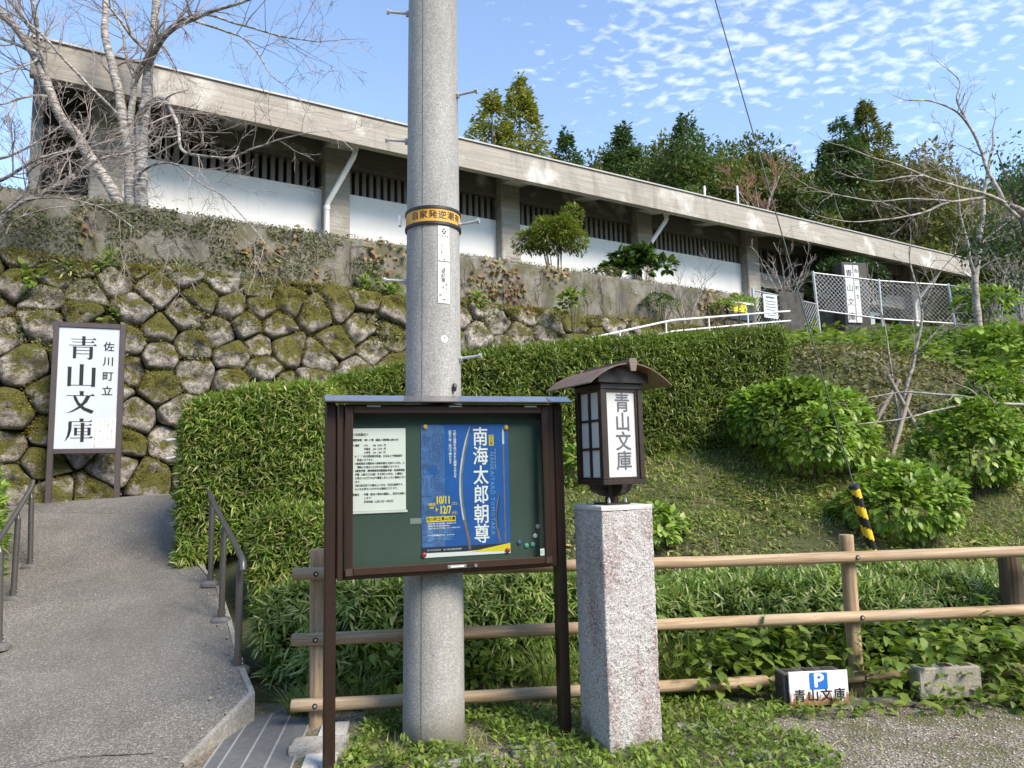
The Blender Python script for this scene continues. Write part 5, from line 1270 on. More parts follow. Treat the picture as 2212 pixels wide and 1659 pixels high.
# lower step of hedge between handrail and notice board
hedge("bamboo_hedge", "waist high bamboo hedge between the handrail and the notice board",
      [(-2.22, 6.34, .38, 1.14, .22), (-2.0, 6.35, .42, 1.18, .24), (-1.3, 6.45, .45, 1.17, .26)], 4600, .09, .015, L_hedge, 5, bumpy=.07)
# low band of dwarf bamboo along the fence
hedge("dwarf_bamboo", "low band of dwarf bamboo running behind the log fence",
      [(-1.80, 5.52, .05, .62, .22), (-1.55, 5.45, .05, .66, .24), (-1.2, 5.45, .05, .70, .36), (.3, 5.65, .05, .66, .42), (1.3, 5.75, .05, .56, .42), (2.9, 5.85, .08, .58, .45), (4.2, 5.95, .08, .52, .45), (6.0, 6.1, .1, .52, .45)], 15500, .105, .0165, L_low, 5, bumpy=.12, core=.12, topboost=1.4)
hedge("leafy_hedge", "green leafy hedge at the left edge of the path beside the handrail",
      [(-6.4, 7.9, .55, 1.5, .35), (-5.45, 7.25, .5, 1.62, .34), (-4.98, 6.5, .35, 1.45, .33), (-4.85, 5.7, .15, 1.2, .30)], 3200, .09, .03, L_hyd, 4, bumpy=.08)

# ------------------------------------------------------------------ hydrangea bushes
def bush(name, label, c, rx, ry, rz, n, L, mat, cat="bush", kind='ovate', wr=.62, stems=7, zoff=0.0, group=None, lobes=9, hollow=.35, lob=(.35, .75), lsz=(.42, .62), low=.9):
    c = Vector(c); e = empty(name, c, 0, label, cat, group)
    ld = rnd_dir(lobes); ld[:, 2] = np.abs(ld[:, 2]) * .9; ld = unit(ld)
    lc = ld * np.array([rx, ry, rz]) * RNG.uniform(*lob, (lobes, 1)); lr = RNG.uniform(*lsz, lobes)
    lc = np.concatenate([lc, [[0, 0, rz * .1]]]); lr = np.concatenate([lr, [lsz[1]]])
    i = RNG.integers(0, len(lc), n); d = rnd_dir(n); d[:, 2] = np.where(d[:, 2] < (-.35 if low == .9 else -.8), -d[:, 2], d[:, 2])
    P_ = lc[i] + d * lr[i][:, None] * np.array([rx, ry, rz]) * (1 - RNG.exponential(.10, n)[:, None])
    # leaves hidden deep inside other lobes are dropped
    q = np.min(np.linalg.norm((P_[:, None, :] - lc[None]) / np.array([rx, ry, rz]), axis=2) / lr[None], axis=1)
    keep = q > (1 - hollow); P_ = P_[keep]; d = d[keep]; m = len(P_)
    P_[:, 2] += rz * low
    D_ = unit(d * .75 + rnd_dir(m) * .55 + np.array([0, 0, -.10])); U_ = unit(np.array([0, 0, 1.]) * .85 + d * .45 + rnd_dir(m) * .3)
    Ls = L * RNG.uniform(.65, 1.25, m)
    tag(put("foliage", leaf_mesh("foliage", P_, D_, U_, Ls, Ls * wr, kind, mat), e), kind="stuff")
    m_ = MB()
    for k in range(stems):
        a = RNG.uniform(0, 6.28); rr = RNG.uniform(.1, .7); tp = Vector((math.cos(a) * rx * rr, math.sin(a) * ry * rr, rz * RNG.uniform(.9, 1.5))); b = Vector((math.cos(a) * rx * .18, math.sin(a) * ry * .18, -.12))
        mid = b.lerp(tp, .5) + Vector((0, 0, rz * .12)); m_.tube([b, mid, tp], [.012, .009, .005], 5)
    m_.build("stems", M_bark, e); return e
def gz(x, y): return float(hz(x, y)[0])
def onhill(u, v, y, dz=0.0): q = at(u, v, y); return Vector((q.x, q.y, gz(q.x, q.y) + dz))
for u, v, y, rx, rz, n, lb in (
    (1740, 1030, 8.2, .80, .68, 8600, "large bright green hydrangea bush just right of the lantern"),
    (1950, 1185, 7.1, .56, .42, 4600, "low hydrangea bush behind the striped wire guard"),
    (2095, 1095, 8.0, .60, .56, 5600, "broad hydrangea bush right of the wooden stakes"),
    (2190, 970, 9.6, .62, .58, 4200, "upper hydrangea bush at the right edge below the bare branch"),
    (2190, 760, 13.5, .95, .65, 3200, "leafy green bush at the right edge beside the sloping chain link fence"),
    (1245, 1000, 7.9, .30, .26, 900, "small light green bush between the notice board and the lantern"),
    (1380, 1150, 6.9, .36, .22, 1200, "small hydrangea clump behind the granite pillar")):
    q = onhill(u, v, y); ztop = at(u, v, y).z; z = q.z; bush("hydrangea_bush", lb, (q.x, q.y, z - .05), rx, rx * .8, rz, n, .088 if y < 10 else .14, L_hyd, group="hydrangea bushes on the slope", low=.62, lob=(.4, .85), lobes=11)
# shrubs on and below the terrace
q = WP(7.4, -.45, 5.30); bush("nandina_shrub", "upright feathery green and reddish shrub on the terrace wall right of the pole", q + Vector((0, 0, .15)), .74, .5, .80, 8200, .085, L_nandina, "shrub", 'blade', .30, 9, lobes=22, hollow=.6, lob=(.45, 1.0), lsz=(.22, .36), low=.6)
q = WP(9.55, -.35, 5.30); bush("fatsia_shrub", "glossy broad leaved shrub on the terrace wall below the white downpipe", q + Vector((0, 0, -.05)), .66, .5, .42, 800, .19, L_fatsia, "shrub", 'ovate', .62, 6, lobes=10, lob=(.5, .95), lsz=(.25, .42))
q = WP(8.55, -.35, 5.28); bush("low_shrub", "low dull green shrub between the feathery and the glossy shrubs", q - Vector((0, 0, .1)), .5, .35, .22, 700, .07, L_creep, "shrub", 'ovate', .5, 5)
q = at(1428, 690, 14.6); bush("round_shrub", "round fine leaved shrub above the white railing in front of the concrete wall", (q.x, q.y, q.z - .05), .38, .38, .30, 1500, .05, L_fatsia, "shrub", 'ovate', .5, 8)
q = at(1590, 690, 15.7); bush("clipped_shrub", "bright green clipped shrub behind the white railing by the yellow plate", (q.x, q.y, q.z - .1), .50, .4, .32, 1500, .06, L_hyd, "shrub", 'ovate', .5, 6)
q = at(1240, 690, 12.9); bush("broadleaf_weed", "light green leafy weed growing from the stone wall right of the pole", (q.x, q.y, q.z - .1), .26, .2, .34, 170, .12, L_weed, "plant", 'ovate', .7, 4)
q = at(1848, 700, 20.95); bush("camellia_shrub", "large dark glossy evergreen behind the stone monument under the eaves", (q.x, q.y + .6, q.z), 1.35, .8, 1.22, 9000, .12, L_camellia, "shrub", 'ovate', .55, 8, lobes=14)
q = at(1802, 722, 20.3); bush("clipped_azalea", "small brownish clipped shrub left of the monument", (q.x, q.y, q.z), .36, .3, .16, 900, .045, L_brownleaf, "shrub", 'ovate', .5, 4)
q = at(2120, 670, 17.5); bush("leafy_shrub", "bright leafy shrub behind the chain link fence at the right", (q.x, q.y, q.z - .4), .8, .6, .5, 1100, .15, L_hyd, "shrub", 'ovate', .55, 5)

# ------------------------------------------------------------------ leafy plants on the bank under the chain link fence
def scatter(n, xr, yr, fn=None):
    x = RNG.uniform(*xr, n); y = RNG.uniform(*yr, n)
    if fn is not None: k = fn(x, y); x, y = x[k], y[k]
    return x, y
def clump_plants(name, label, x, y, z, leaves, L, mat, kind='ovate', wr=.72, hgt=.25, spread=.16, cat="plants", flat_=.5):
    n = len(x) * leaves; B_ = np.repeat(np.stack([x, y, z], 1), leaves, 0)
    h_ = RNG.uniform(.15, 1, n); d = rnd_dir(n); d[:, 2] *= .35; d = unit(d)
    P_ = B_ + d * (spread * RNG.uniform(.2, 1, n))[:, None] + np.array([0, 0, 1.]) * (h_ * hgt)[:, None]
    D_ = unit(d + np.array([0, 0, -.15]) + rnd_dir(n) * .25); U_ = unit(np.array([0, 0, 1.]) + rnd_dir(n) * flat_)
    Ls = L * RNG.uniform(.5, 1.25, n)
    o = put(name, leaf_mesh(name, P_, D_, U_, Ls, Ls * wr * RNG.uniform(.8, 1.1, n), kind, mat))
    return tag(o, label, cat, None, "stuff")
x, y = scatter(1000, (5.0, 15), (11.6, 18.5), lambda x, y: (y > 12.9 - np.maximum(0, x - 6) * .35) & (vnoise(np.stack([x, y, x * 0], 1), .55, 2.) > -.12))
clump_plants("broadleaf_ground_cover", "bright broad leaved plants on the bank top below the chain link fence", x, y, hz(x, y), 16, .17, L_weed, hgt=.22, spread=.34)
x, y = scatter(42000, (3.2, 13), (9.3, 14.5), lambda x, y: vnoise(np.stack([x, y, x * 0], 1), 1.2, 6.) > -.3); P3 = np.stack([x, y, hz(x, y) + .02], 1)
n = len(x); d = rnd_dir(n)
tag(put("bank_ivy", leaf_mesh("bank_ivy", P3 + rnd_dir(n) * .06, unit(d + np.array([.3, -.6, -.1])), unit(rnd_dir(n) * .6 + np.array([.2, -.6, .7])), RNG.uniform(.035, .09, n), RNG.uniform(.025, .06, n), 'ovate', L_bank)), "creeping leaves covering the steep earth bank", "ground cover", None, "stuff")
# clumps of small weeds on the grassy slope
x, y = scatter(3400, (-1.4, 9), (6.1, 10), lambda x, y: vnoise(np.stack([x, y, x * 0], 1), .9, 11.) > -.1)
clump_plants("slope_weeds", "clumps of small leafy weeds scattered over the slope", x, y, hz(x, y) - .01, 9, .062, L_grass, wr=.5, hgt=.06, spread=.10, cat="weeds")
x, y = scatter(2000, (-1.4, 9), (6.1, 10), lambda x, y: vnoise(np.stack([x, y, x * 0], 1), .8, 21.) > .0)
clump_plants("slope_weeds", "patches of brighter weeds on the slope below the hydrangeas", x, y, hz(x, y) - .01, 10, .05, L_weed, wr=.6, hgt=.06, spread=.10, cat="weeds")
x, y = scatter(420, (3.4, 12), (9.6, 14)); clump_plants("bank_weeds", "leafy weeds sprouting from the steep earth bank", x, y, hz(x, y), 12, .10, L_bank, wr=.6, hgt=.14, spread=.16, cat="weeds")
# grassy slope in front of the hedge
x, y = scatter(70000, (-1.5, 9), (6.0, 9.9), lambda x, y: vnoise(np.stack([x, y, x * 0], 1), 1.1, 4.) > -.28); n = len(x); P3 = np.stack([x, y, hz(x, y) + .0], 1)
D_ = unit(rnd_dir(n) * .8 + np.array([0, 0, .55])); 
tag(put("slope_grass", leaf_mesh("slope_grass", P3, D_, rnd_dir(n) * .4 + np.array([0, 0, 1.]), RNG.uniform(.04, .11, n), RNG.uniform(.005, .012, n), 'grass', L_grass)), "short rough grass on the slope", "grass", None, "stuff")
x, y = scatter(26000, (-1.5, 9), (6.0, 10), lambda x, y: vnoise(np.stack([x, y, x * 0], 1), 1.3, 8.) > -.05); n = len(x); P3 = np.stack([x, y, hz(x, y) + .01], 1)
tag(put("slope_clover", leaf_mesh("slope_clover", P3 + rnd_dir(n) * .02, unit(rnd_dir(n) + np.array([0, 0, .1])), unit(rnd_dir(n) * .5 + np.array([0, 0, 1.])), RNG.uniform(.015, .045, n), RNG.uniform(.015, .035, n), 'ovate', L_weed)), "small leaved ground cover on the slope", "ground cover", None, "stuff")
x, y = scatter(21000, (-1.5, 9), (6.0, 10.5)); n = len(x); P3 = np.stack([x, y, hz(x, y) + .012], 1); D_ = rnd_dir(n); D_[:, 2] *= .25
tag(put("slope_straw", leaf_mesh("slope_straw", P3, D_, rnd_dir(n) * .3 + np.array([0, 0, 1.]), RNG.uniform(.05, .18, n), RNG.uniform(.006, .014, n), 'kite', L_straw)), "dead straw and litter on the slope", "litter", None, "stuff")

# ------------------------------------------------------------------ weeds in front of and under the fence
def mask_front(x, y):                                          # keep clear of the gravel at the lower right
    w_ = .38 * vnoise(np.stack([x, y, x * 0], 1), 1.6, 13.) + .22 * vnoise(np.stack([x, y, x * 0], 1), 5.0, 3.)
    return (x < 1.25 + .5 * (y - 3.4) + w_) & (x > -1.0 + .02 * y) | (y > 4.62)
x, y = scatter(5200, (-.98, 1.9), (2.9, 5.0), lambda x, y: mask_front(x, y) & (vnoise(np.stack([x, y, x * 0], 1), 2.2, 5.) > -.25)); n = len(x)
B_ = np.repeat(np.stack([x, y, x * 0], 1), 4, 0); m = len(B_); d = rnd_dir(m); d[:, 2] = np.abs(d[:, 2]) * .5
tag(put("low_weeds", leaf_mesh("low_weeds", B_ + d * .015 + np.array([0, 0, 1.]) * RNG.uniform(.0, .055, (m, 1)), unit(d + np.array([0, 0, .25])), unit(rnd_dir(m) * .5 + np.array([0, 0, 1.])), RNG.uniform(.018, .05, m), RNG.uniform(.010, .026, m), 'ovate', L_weed)), "small leaved weeds around the feet of the board, pole and pillar", "weeds", None, "stuff")
x, y = scatter(9000, (-1.0, 2.6), (2.8, 5.0), lambda x, y: (mask_front(x, y) | (RNG.uniform(size=len(x)) < .12)) & (vnoise(np.stack([x, y, x * 0], 1), 1.7, 1.) > -.2)); n = len(x)
D_ = unit(rnd_dir(n) * .75 + np.array([0, 0, .7]))
tag(put("lawn_grass", leaf_mesh("lawn_grass", np.stack([x, y, x * 0 - .005], 1), D_, rnd_dir(n) * .5 + np.array([0, 0, 1.]), RNG.uniform(.04, .12, n), RNG.uniform(.0025, .006, n), 'grass', L_grass)), "thin dark grass blades among the weeds", "grass", None, "stuff")
# knee-high leafy weeds along the fence, both sides
x, y = scatter(150, (1.0, 4.4), (4.75, 5.35)); clump_plants("fence_weeds", "knee high weeds with pointed leaves growing through the log fence", x, y, np.maximum(hz(x, y), 0), 18, .092, L_weed, wr=.62, hgt=.42, spread=.13, cat="weeds")
x, y = scatter(34, (-1.1, .3), (4.85, 5.2)); clump_plants("fence_weeds", "light green leafy weeds behind the fence left of the pillar", x, y, np.maximum(hz(x, y), 0), 16, .075, L_weed, wr=.6, hgt=.42, spread=.11, cat="weeds")
x, y = scatter(60, (2.3, 4.2), (4.45, 4.75)); clump_plants("fence_weeds", "low pointed weeds around the bare cement block", x, y, x * 0, 11, .072, L_weed, wr=.62, hgt=.12, spread=.11, cat="weeds")
x, y = scatter(7, (1.85, 2.15), (4.48, 4.55)); clump_plants("fence_weeds", "pale pointed weeds in front of the parking plate", x, y, x * 0, 8, .062, L_weed, wr=.6, hgt=.08, spread=.08, cat="weeds")
# tufts of long grass by the pillar
def tuft(name, label, c, n, L, mat=L_grass):
    c = np.array(c); d = unit(rnd_dir(n) * np.array([1, 1, .3]) * .75 + np.array([0, 0, .9])); B_ = c + rnd_dir(n) * np.array([.09, .05, 0])
    return tag(put(name, leaf_mesh(name, B_, d, unit(np.cross(np.cross(d, [0, 0, 1.]), d)), L * RNG.uniform(.5, 1.2, n), RNG.uniform(.004, .009, n), 'grass', mat)), label, "grass", None, "stuff")
tuft("grass_tuft", "arching tuft of long grass between the board post and the pillar", (.22, 4.95, 0), 150, .62)
tuft("grass_tuft", "arching tuft of long grass right of the granite pillar", (1.05, 4.95, 0), 150, .58)
tuft("grass_tuft", "bright grass tuft under the fence at the first post", (-1.35, 4.75, 0), 260, .24)
tuft("grass_tuft", "bright grass tuft right of the first fence post", (-1.05, 4.85, 0), 160, .22)
# pebbles on the gravel
nP = 2600; x = RNG.uniform(1.0, 3.6, nP); y = RNG.uniform(3.0, 4.7, nP); m_ = MB()
for i in range(nP):
    s_ = RNG.uniform(.003, .009); a = RNG.uniform(0, 6.28); ca, sa = math.cos(a), math.sin(a)
    q = [(-1, 0, 0), (1, .2, 0), (.1, 1, .1), (0, -1, .1), (.1, .1, .8)]
    m_.add([(x[i] + (p[0] * ca - p[1] * sa) * s_, y[i] + (p[0] * sa + p[1] * ca) * s_, p[2] * s_ - .001) for p in q], [(0, 3, 4), (3, 1, 4), (1, 2, 4), (2, 0, 4)])
tag(m_.build("gravel", plain("loose_gravel", (.36, .33, .29), .85, 0, .5, 14)), "loose gravel scattered over the ground at the lower right", "gravel", None, "stuff")
# litter along the edges of the path, and a crack in the asphalt
nl = 90; t_ = RNG.uniform(0, 1, nl); ee = np.array(Rp[2:9]); le = np.array(Lp[2:7]); sd_ = RNG.uniform(size=nl) < .6
pe = np.stack([np.where(sd_, np.interp(t_, np.linspace(0, 1, len(ee)), ee[:, k]), np.interp(t_, np.linspace(0, 1, len(le)), le[:, k])) for k in range(3)], 1)
pe[:, 0] += np.where(sd_, -RNG.exponential(.12, nl) - .03, RNG.exponential(.2, nl) + .03); pe[:, 2] += .014
dd_ = rnd_dir(nl); dd_[:, 2] *= .1
tag(put("path_litter", leaf_mesh("path_litter", pe, dd_, rnd_dir(nl) * .25 + np.array([0, 0, 1.]), RNG.uniform(.015, .045, nl), RNG.uniform(.006, .02, nl), 'ovate', L_straw)), "dry leaves and straw along the edges of the path", "litter", None, "stuff")
m_ = MB(); cx0 = at(150, 1658, 3.95); pts_ = [(-3.05, 3.86), (-2.86, 3.89), (-2.70, 3.93), (-2.52, 3.99), (-2.38, 4.05), (-2.22, 4.06), (-2.06, 4.055), (-1.93, 4.07)]
pl_ = [Vector((a, b + .012 * mnoise.noise(Vector((a * 9, 0, 0))), .0)) for a, b in [(p[0] + (q[0] - p[0]) * k / 5, p[1] + (q[1] - p[1]) * k / 5) for p, q in zip(pts_[:-1], pts_[1:]) for k in range(5)]]
for i, q in enumerate(pl_):
    zz_ = .027 + max(0, (q.y - 3.98)) * .13; w_ = .006 * (.5 + abs(mnoise.noise(Vector((i * .7, 1, 0))))); pl_[i] = (Vector((q.x, q.y - w_, zz_)), Vector((q.x, q.y + w_, zz_)))
m_.add([v_ for p in pl_ for v_ in p], [(2 * i, 2 * i + 2, 2 * i + 3, 2 * i + 1) for i in range(len(pl_) - 1)]); tag(m_.build("path_crack", M_soil_shade), kind="structure")
# fallen leaves
for i, (x, y, lb) in enumerate(((-1.05, 3.82, "curled brown leaf on the granite edging"), (3.0, 3.75, "dark fallen leaf on the gravel near the corner"), (2.35, 4.1, "brown fallen leaf on the gravel below the parking plate"))):
    o = put("fallen_leaf", leaf_mesh("fallen_leaf", [(-.02, 0, .012), (-.01, .005, .016)], [(1, .2, .1), (1, -.3, .2)], [(0, .3, 1), (.3, -.4, 1)], [.045, .03], [.03, .022], 'ovate', plain("dead_brown_leaf", (.09, .04, .03), .7))); o.location = (x, y, .004); tag(o, lb, "leaf", "fallen leaves")

# ------------------------------------------------------------------ moss, creepers and ferns on the walls
def on_wall(n, s0, s1, z0, z1, out=0.0):
    s = RNG.uniform(s0, s1, n); z = RNG.uniform(z0, z1, n); off = np.where(z < STOP, wall_off(np.minimum(z, STOP)) + .10, .03) + out
    return np.stack([W0.x + HD.x * s + HN.x * off, W0.y + HD.y * s + HN.y * off, z], 1), s
HNn = np.array(HN); HDn = np.array(HD)
def wall_leaves(name, label, n, s0, s1, z0, z1, Lr, wr, mat, thr, sc, sd, cat="creeper", out=.0, kind='ovate', jit=.04, fade=0.0):
    P_, s = on_wall(n, s0, s1, z0, z1, out); k = vnoise(np.stack([s, P_[:, 2], s * 0], 1), sc, sd) > thr + fade * np.clip((s - s1 + 3.0) / 3.0, 0, 1); P_ = P_[k]; m = len(P_)
    d = unit(rnd_dir(m) * .8 + HNn * .35 + np.array([0, 0, -.45])); U_ = unit(HNn + rnd_dir(m) * .5 + np.array([0, 0, .3])); L_ = RNG.uniform(*Lr, m)
    P_ = P_ + HNn * RNG.uniform(-.02, jit, (m, 1))
    return tag(put(name, leaf_mesh(name, P_, d, U_, L_, L_ * wr * RNG.uniform(.8, 1.2, m), kind, mat)), label, cat, None, "stuff")
wall_leaves("creeping_fig", "dense tiny leaved creeper on the concrete wall at the left", 24000, -5.2, 5.2, 4.3, 5.36, (.016, .042), .75, L_creep, -.16, 2.6, 1.0, fade=.6)
wall_leaves("creeping_fig", "thin tiny leaved creeper over the upper stones at the left", 11000, -5.2, 1.6, 3.1, 4.45, (.016, .042), .75, L_creep, -.02, 2.2, 7.0, out=.03, fade=.5)
wall_leaves("boston_ivy", "yellowing three pointed ivy hanging on the concrete wall right of the pole", 1500, 4.6, 12.2, 4.35, 5.36, (.05, .11), .85, L_dry, .08, .9, 3.0, jit=.06)
wall_leaves("boston_ivy", "reddish brown ivy leaves below the bare tree on the wall", 520, -.8, 4.2, 4.5, 5.38, (.05, .11), .85, L_dry, .10, 1.1, 8.0, jit=.06)
wall_leaves("stone_ivy", "small green creeper over the stones right of the pole", 5200, 3.2, 11.0, 3.4, 4.45, (.02, .06), .75, L_creep, .0, 1.3, 5.0, out=.05)
# mossy ledge on top of the stones, mossy rim of the wall
s = RNG.uniform(-4, 11, 16000); o_ = RNG.uniform(.0, .24, 16000); k = vnoise(np.stack([s, o_, s * 0], 1), 1.8, 2.) > -.25; s, o_ = s[k], o_[k]; n = len(s)
P3 = np.stack([W0.x + HD.x * s + HN.x * o_, W0.y + HD.y * s + HN.y * o_, STOP + .0 + RNG.uniform(-.04, .03, n)], 1)
tag(put("ledge_moss", leaf_mesh("ledge_moss", P3, unit(rnd_dir(n) * .8 + np.array([0, 0, .5]) + HNn * .3), rnd_dir(n) + np.array([0, 0, 1.]), RNG.uniform(.02, .05, n), RNG.uniform(.008, .016, n), 'kite', L_moss)), "yellow green moss along the ledge above the stones", "moss", None, "stuff")
s = RNG.uniform(-5, 12.6, 9000); o_ = RNG.uniform(-.22, .03, 9000); n = len(s)
P3 = np.stack([W0.x + HD.x * s + HN.x * o_, W0.y + HD.y * s + HN.y * o_, 5.34 + RNG.uniform(-.03, .02, n)], 1)
tag(put("rim_moss", leaf_mesh("rim_moss", P3, unit(rnd_dir(n) + np.array([0, 0, .3])), rnd_dir(n) + np.array([0, 0, 1.]), RNG.uniform(.02, .055, n), RNG.uniform(.010, .022, n), 'kite', L_creep)), "dark moss and roots along the top of the concrete wall", "moss", None, "stuff")
# tufts of moss on the upper faces of the stones
mp_ = np.repeat(np.array([tuple(q) for q in MOSS_P]), 7, 0); n = len(mp_); mp_ = mp_ + rnd_dir(n) * .035
tag(put("stone_moss", leaf_mesh("stone_moss", mp_, unit(rnd_dir(n) * .8 + HNn * .6 + np.array([0, 0, .4])), rnd_dir(n) + HNn + np.array([0, 0, 1.]), RNG.uniform(.012, .034, n), RNG.uniform(.008, .018, n), 'kite', L_moss)), "soft tufts of moss on the wall stones", "moss", None, "stuff")
# woody vine stems on the concrete wall
m_ = MB()
for i in range(150):
    s = RNG.uniform(-3, 12.2); z = RNG.uniform(4.7, 5.38); pts = []; a = RNG.uniform(-3.2, .6); hh_ = RNG.uniform(.25, 1.0)
    for j in range(9):
        pts.append(WP(s, .032 + .012 * math.sin(j + i), z)); s += RNG.uniform(-.03, .13) * hh_ * RNG.choice((1, 1, -1)); z += a * .04 + RNG.normal() * .035; z = min(5.38, max(4.35, z))
    m_.tube(pts, RNG.uniform(.002, .0055), 4, cap=False)
tag(m_.build("vine_stems", M_bark), "tangle of brown vine stems on the concrete wall", "vine", None, "stuff")
# ferns and seedlings on the stones
def sprig(name, label, u, v, off, n, L, mat, kind='ovate', wr=.5):
    d_ = fw + rt * ((u - 1106.) / 1567.) - up * ((v - 829.5) / 1567.); c0 = Vector((0, 0, CAM_Z)); o = WP(0, off, 0)
    t = (o - c0).dot(HN) / d_.dot(HN); c = c0 + d_ * t
    d = unit(rnd_dir(n) * .7 + HNn * .5 + np.array([0, 0, .35])); B_ = np.repeat(np.array([c]), n, 0) + rnd_dir(n) * .05 + d * RNG.uniform(0, .18, (n, 1))
    o = put(name, leaf_mesh(name, B_ - np.array(c), d, unit(rnd_dir(n) * .4 + HNn * .5 + np.array([0, 0, 1.])), L * RNG.uniform(.6, 1.2, n), L * wr * RNG.uniform(.8, 1.2, n), kind, mat)); o.location = c
    return tag(o, label, "plant", "small plants rooted in the walls", "stuff")
for u, v, off, n, L, mt, kd, wr, lb in ((65, 600, .35, 26, .13, L_weed, 'ovate', .6, "leafy seedling on the wall at the far left"), (150, 580, .2, 46, .12, L_grass, 'blade', .16, "tuft of narrow leaves on the wall above the sign's left side"), (235, 570, .2, 60, .13, L_weed, 'blade', .3, "bright fern clump above the white sign"), (170, 730, .45, 14, .12, L_weed, 'ovate', .55, "pale green seedling just over the sign's top edge"),
    (250, 685, .4, 16, .11, L_weed, 'ovate', .5, "small fern on the stones right above the sign"), (385, 592, .2, 40, .12, L_grass, 'blade', .15, "tuft of narrow leaves on the ledge beside the vine"), (790, 620, .15, 60, .12, L_weed, 'ovate', .5, "green weeds on the ledge left of the pole"), (845, 632, .15, 50, .13, L_weed, 'ovate', .6, "leafy weeds on the ledge touching the pole's left side"), (1030, 650, .2, 60, .13, L_weed, 'blade', .3, "fern on the ledge right of the pole"), (545, 850, .5, 12, .07, L_weed, 'ovate', .6, "tiny seedling between the stones above the hedge")):
    sprig("wall_plant", lb, u, v, off, n, L, mt, kd, wr)
# ------------------------------------------------------------------ bare trees
def catmull(P_, per=6):
    P_ = [Vector(p) for p in P_]; out = []
    for i in range(len(P_) - 1):
        p0 = P_[max(i - 1, 0)]; p1 = P_[i]; p2 = P_[i + 1]; p3 = P_[min(i + 2, len(P_) - 1)]
        for k in range(per):
            t = k / per; out.append(.5 * ((2 * p1) + (p2 - p0) * t + (2 * p0 - 5 * p1 + 4 * p2 - p3) * t * t + (3 * p1 - p0 - 3 * p2 + p3) * t ** 3))
    out.append(P_[-1]); return out
TR = random.Random(5)
def rdir(): 
    while True:
        v = Vector((TR.uniform(-1, 1), TR.uniform(-1, 1), TR.uniform(-1, 1)))
        if .1 < v.length < 1: return v.normalized()
def grow(mb, p, d, L, r, depth, o0, grav=.0, kids=(3, 5), spread=.75, rmin=.0016):
    n = max(3, int(L / .09)); pts = [p]; rad = [r]; dd = d.copy(); nodes = []
    for i in range(n):
        dd = (dd + rdir() * .16 + Vector((0, 0, grav))).normalized(); p = p + dd * (L / n); pts.append(p); rad.append(max(rmin, r * (1 - .78 * (i + 1) / n))); nodes.append((p, dd.copy(), rad[-1], (i + 1) / n))
    mb.tube([q - o0 for q in pts], rad, 5 if r > .008 else 3, cap=False)
    if depth <= 0: return
    for _ in range(TR.randint(*kids)):
        q, d2, r2, t = nodes[TR.randrange(max(0, len(nodes) // 4), len(nodes))]
        s_ = rdir(); s_ = (s_ - d2 * s_.dot(d2)).normalized()
        grow(mb, q, (d2 + s_ * TR.uniform(.45, 1.0) * spread / .75).normalized(), L * TR.uniform(.38, .68) * (1.05 - .35 * t), max(rmin, r2 * .72), depth - 1, o0, grav, kids, spread, rmin)
def bare_tree(name, label, base, limbs, bark, twigmat, depth=2, dens=1.0, tl=.9, group=None, grav=.02, cat="tree", rmin=.0016, kids=(3, 5), spread=.75):
    """limbs: (name, [(u,v,y)...], r0, r1, twigs) in photo coordinates with a distance each"""
    e = empty(name, base, 0, label, cat, group); o0 = Vector(base); tw = MB()
    for nm, pts, ra, rb, nt_ in limbs:
        q = catmull([p if isinstance(p, Vector) else at(*p) for p in pts], 6); k = len(q)
        q = [p + Vector((mnoise.noise(p * 2.3), mnoise.noise(p * 2.1 + Vector((5, 0, 0))), mnoise.noise(p * 1.9 + Vector((0, 9, 0))))) * .035 for p in q]
        rad = [ra + (rb - ra) * (i / (k - 1)) ** .85 for i in range(k)]; rad = [r * (1 + .10 * mnoise.noise(p * 6)) for r, p in zip(rad, q)]
        m_ = MB(); m_.tube([p - o0 for p in q], rad, 14 if ra > .04 else 8); m_.build(nm, bark, e, smooth=True)
        for _ in range(int(nt_ * dens)):
            i = TR.randrange(int(k * .22), k); d_ = (q[min(i + 1, k - 1)] - q[max(i - 1, 0)]).normalized(); s_ = rdir(); s_ = (s_ - d_ * s_.dot(d_)).normalized()
            grow(tw, q[i], (d_ * .7 + s_ * .8 + Vector((0, 0, .12))).normalized(), tl * TR.uniform(.45, 1.1), max(.004, min(.016, rad[i] * .5)), depth, o0, grav, kids, spread, rmin)
        if nt_: 
            d_ = (q[-1] - q[-3]).normalized(); grow(tw, q[-1], d_, tl * .9, rb, depth, o0, grav, kids, spread, rmin)
    tag(tw.build("twigs", twigmat, e), kind="stuff"); return e
TY = 10.75
cb_ = at(300, 446, TY)
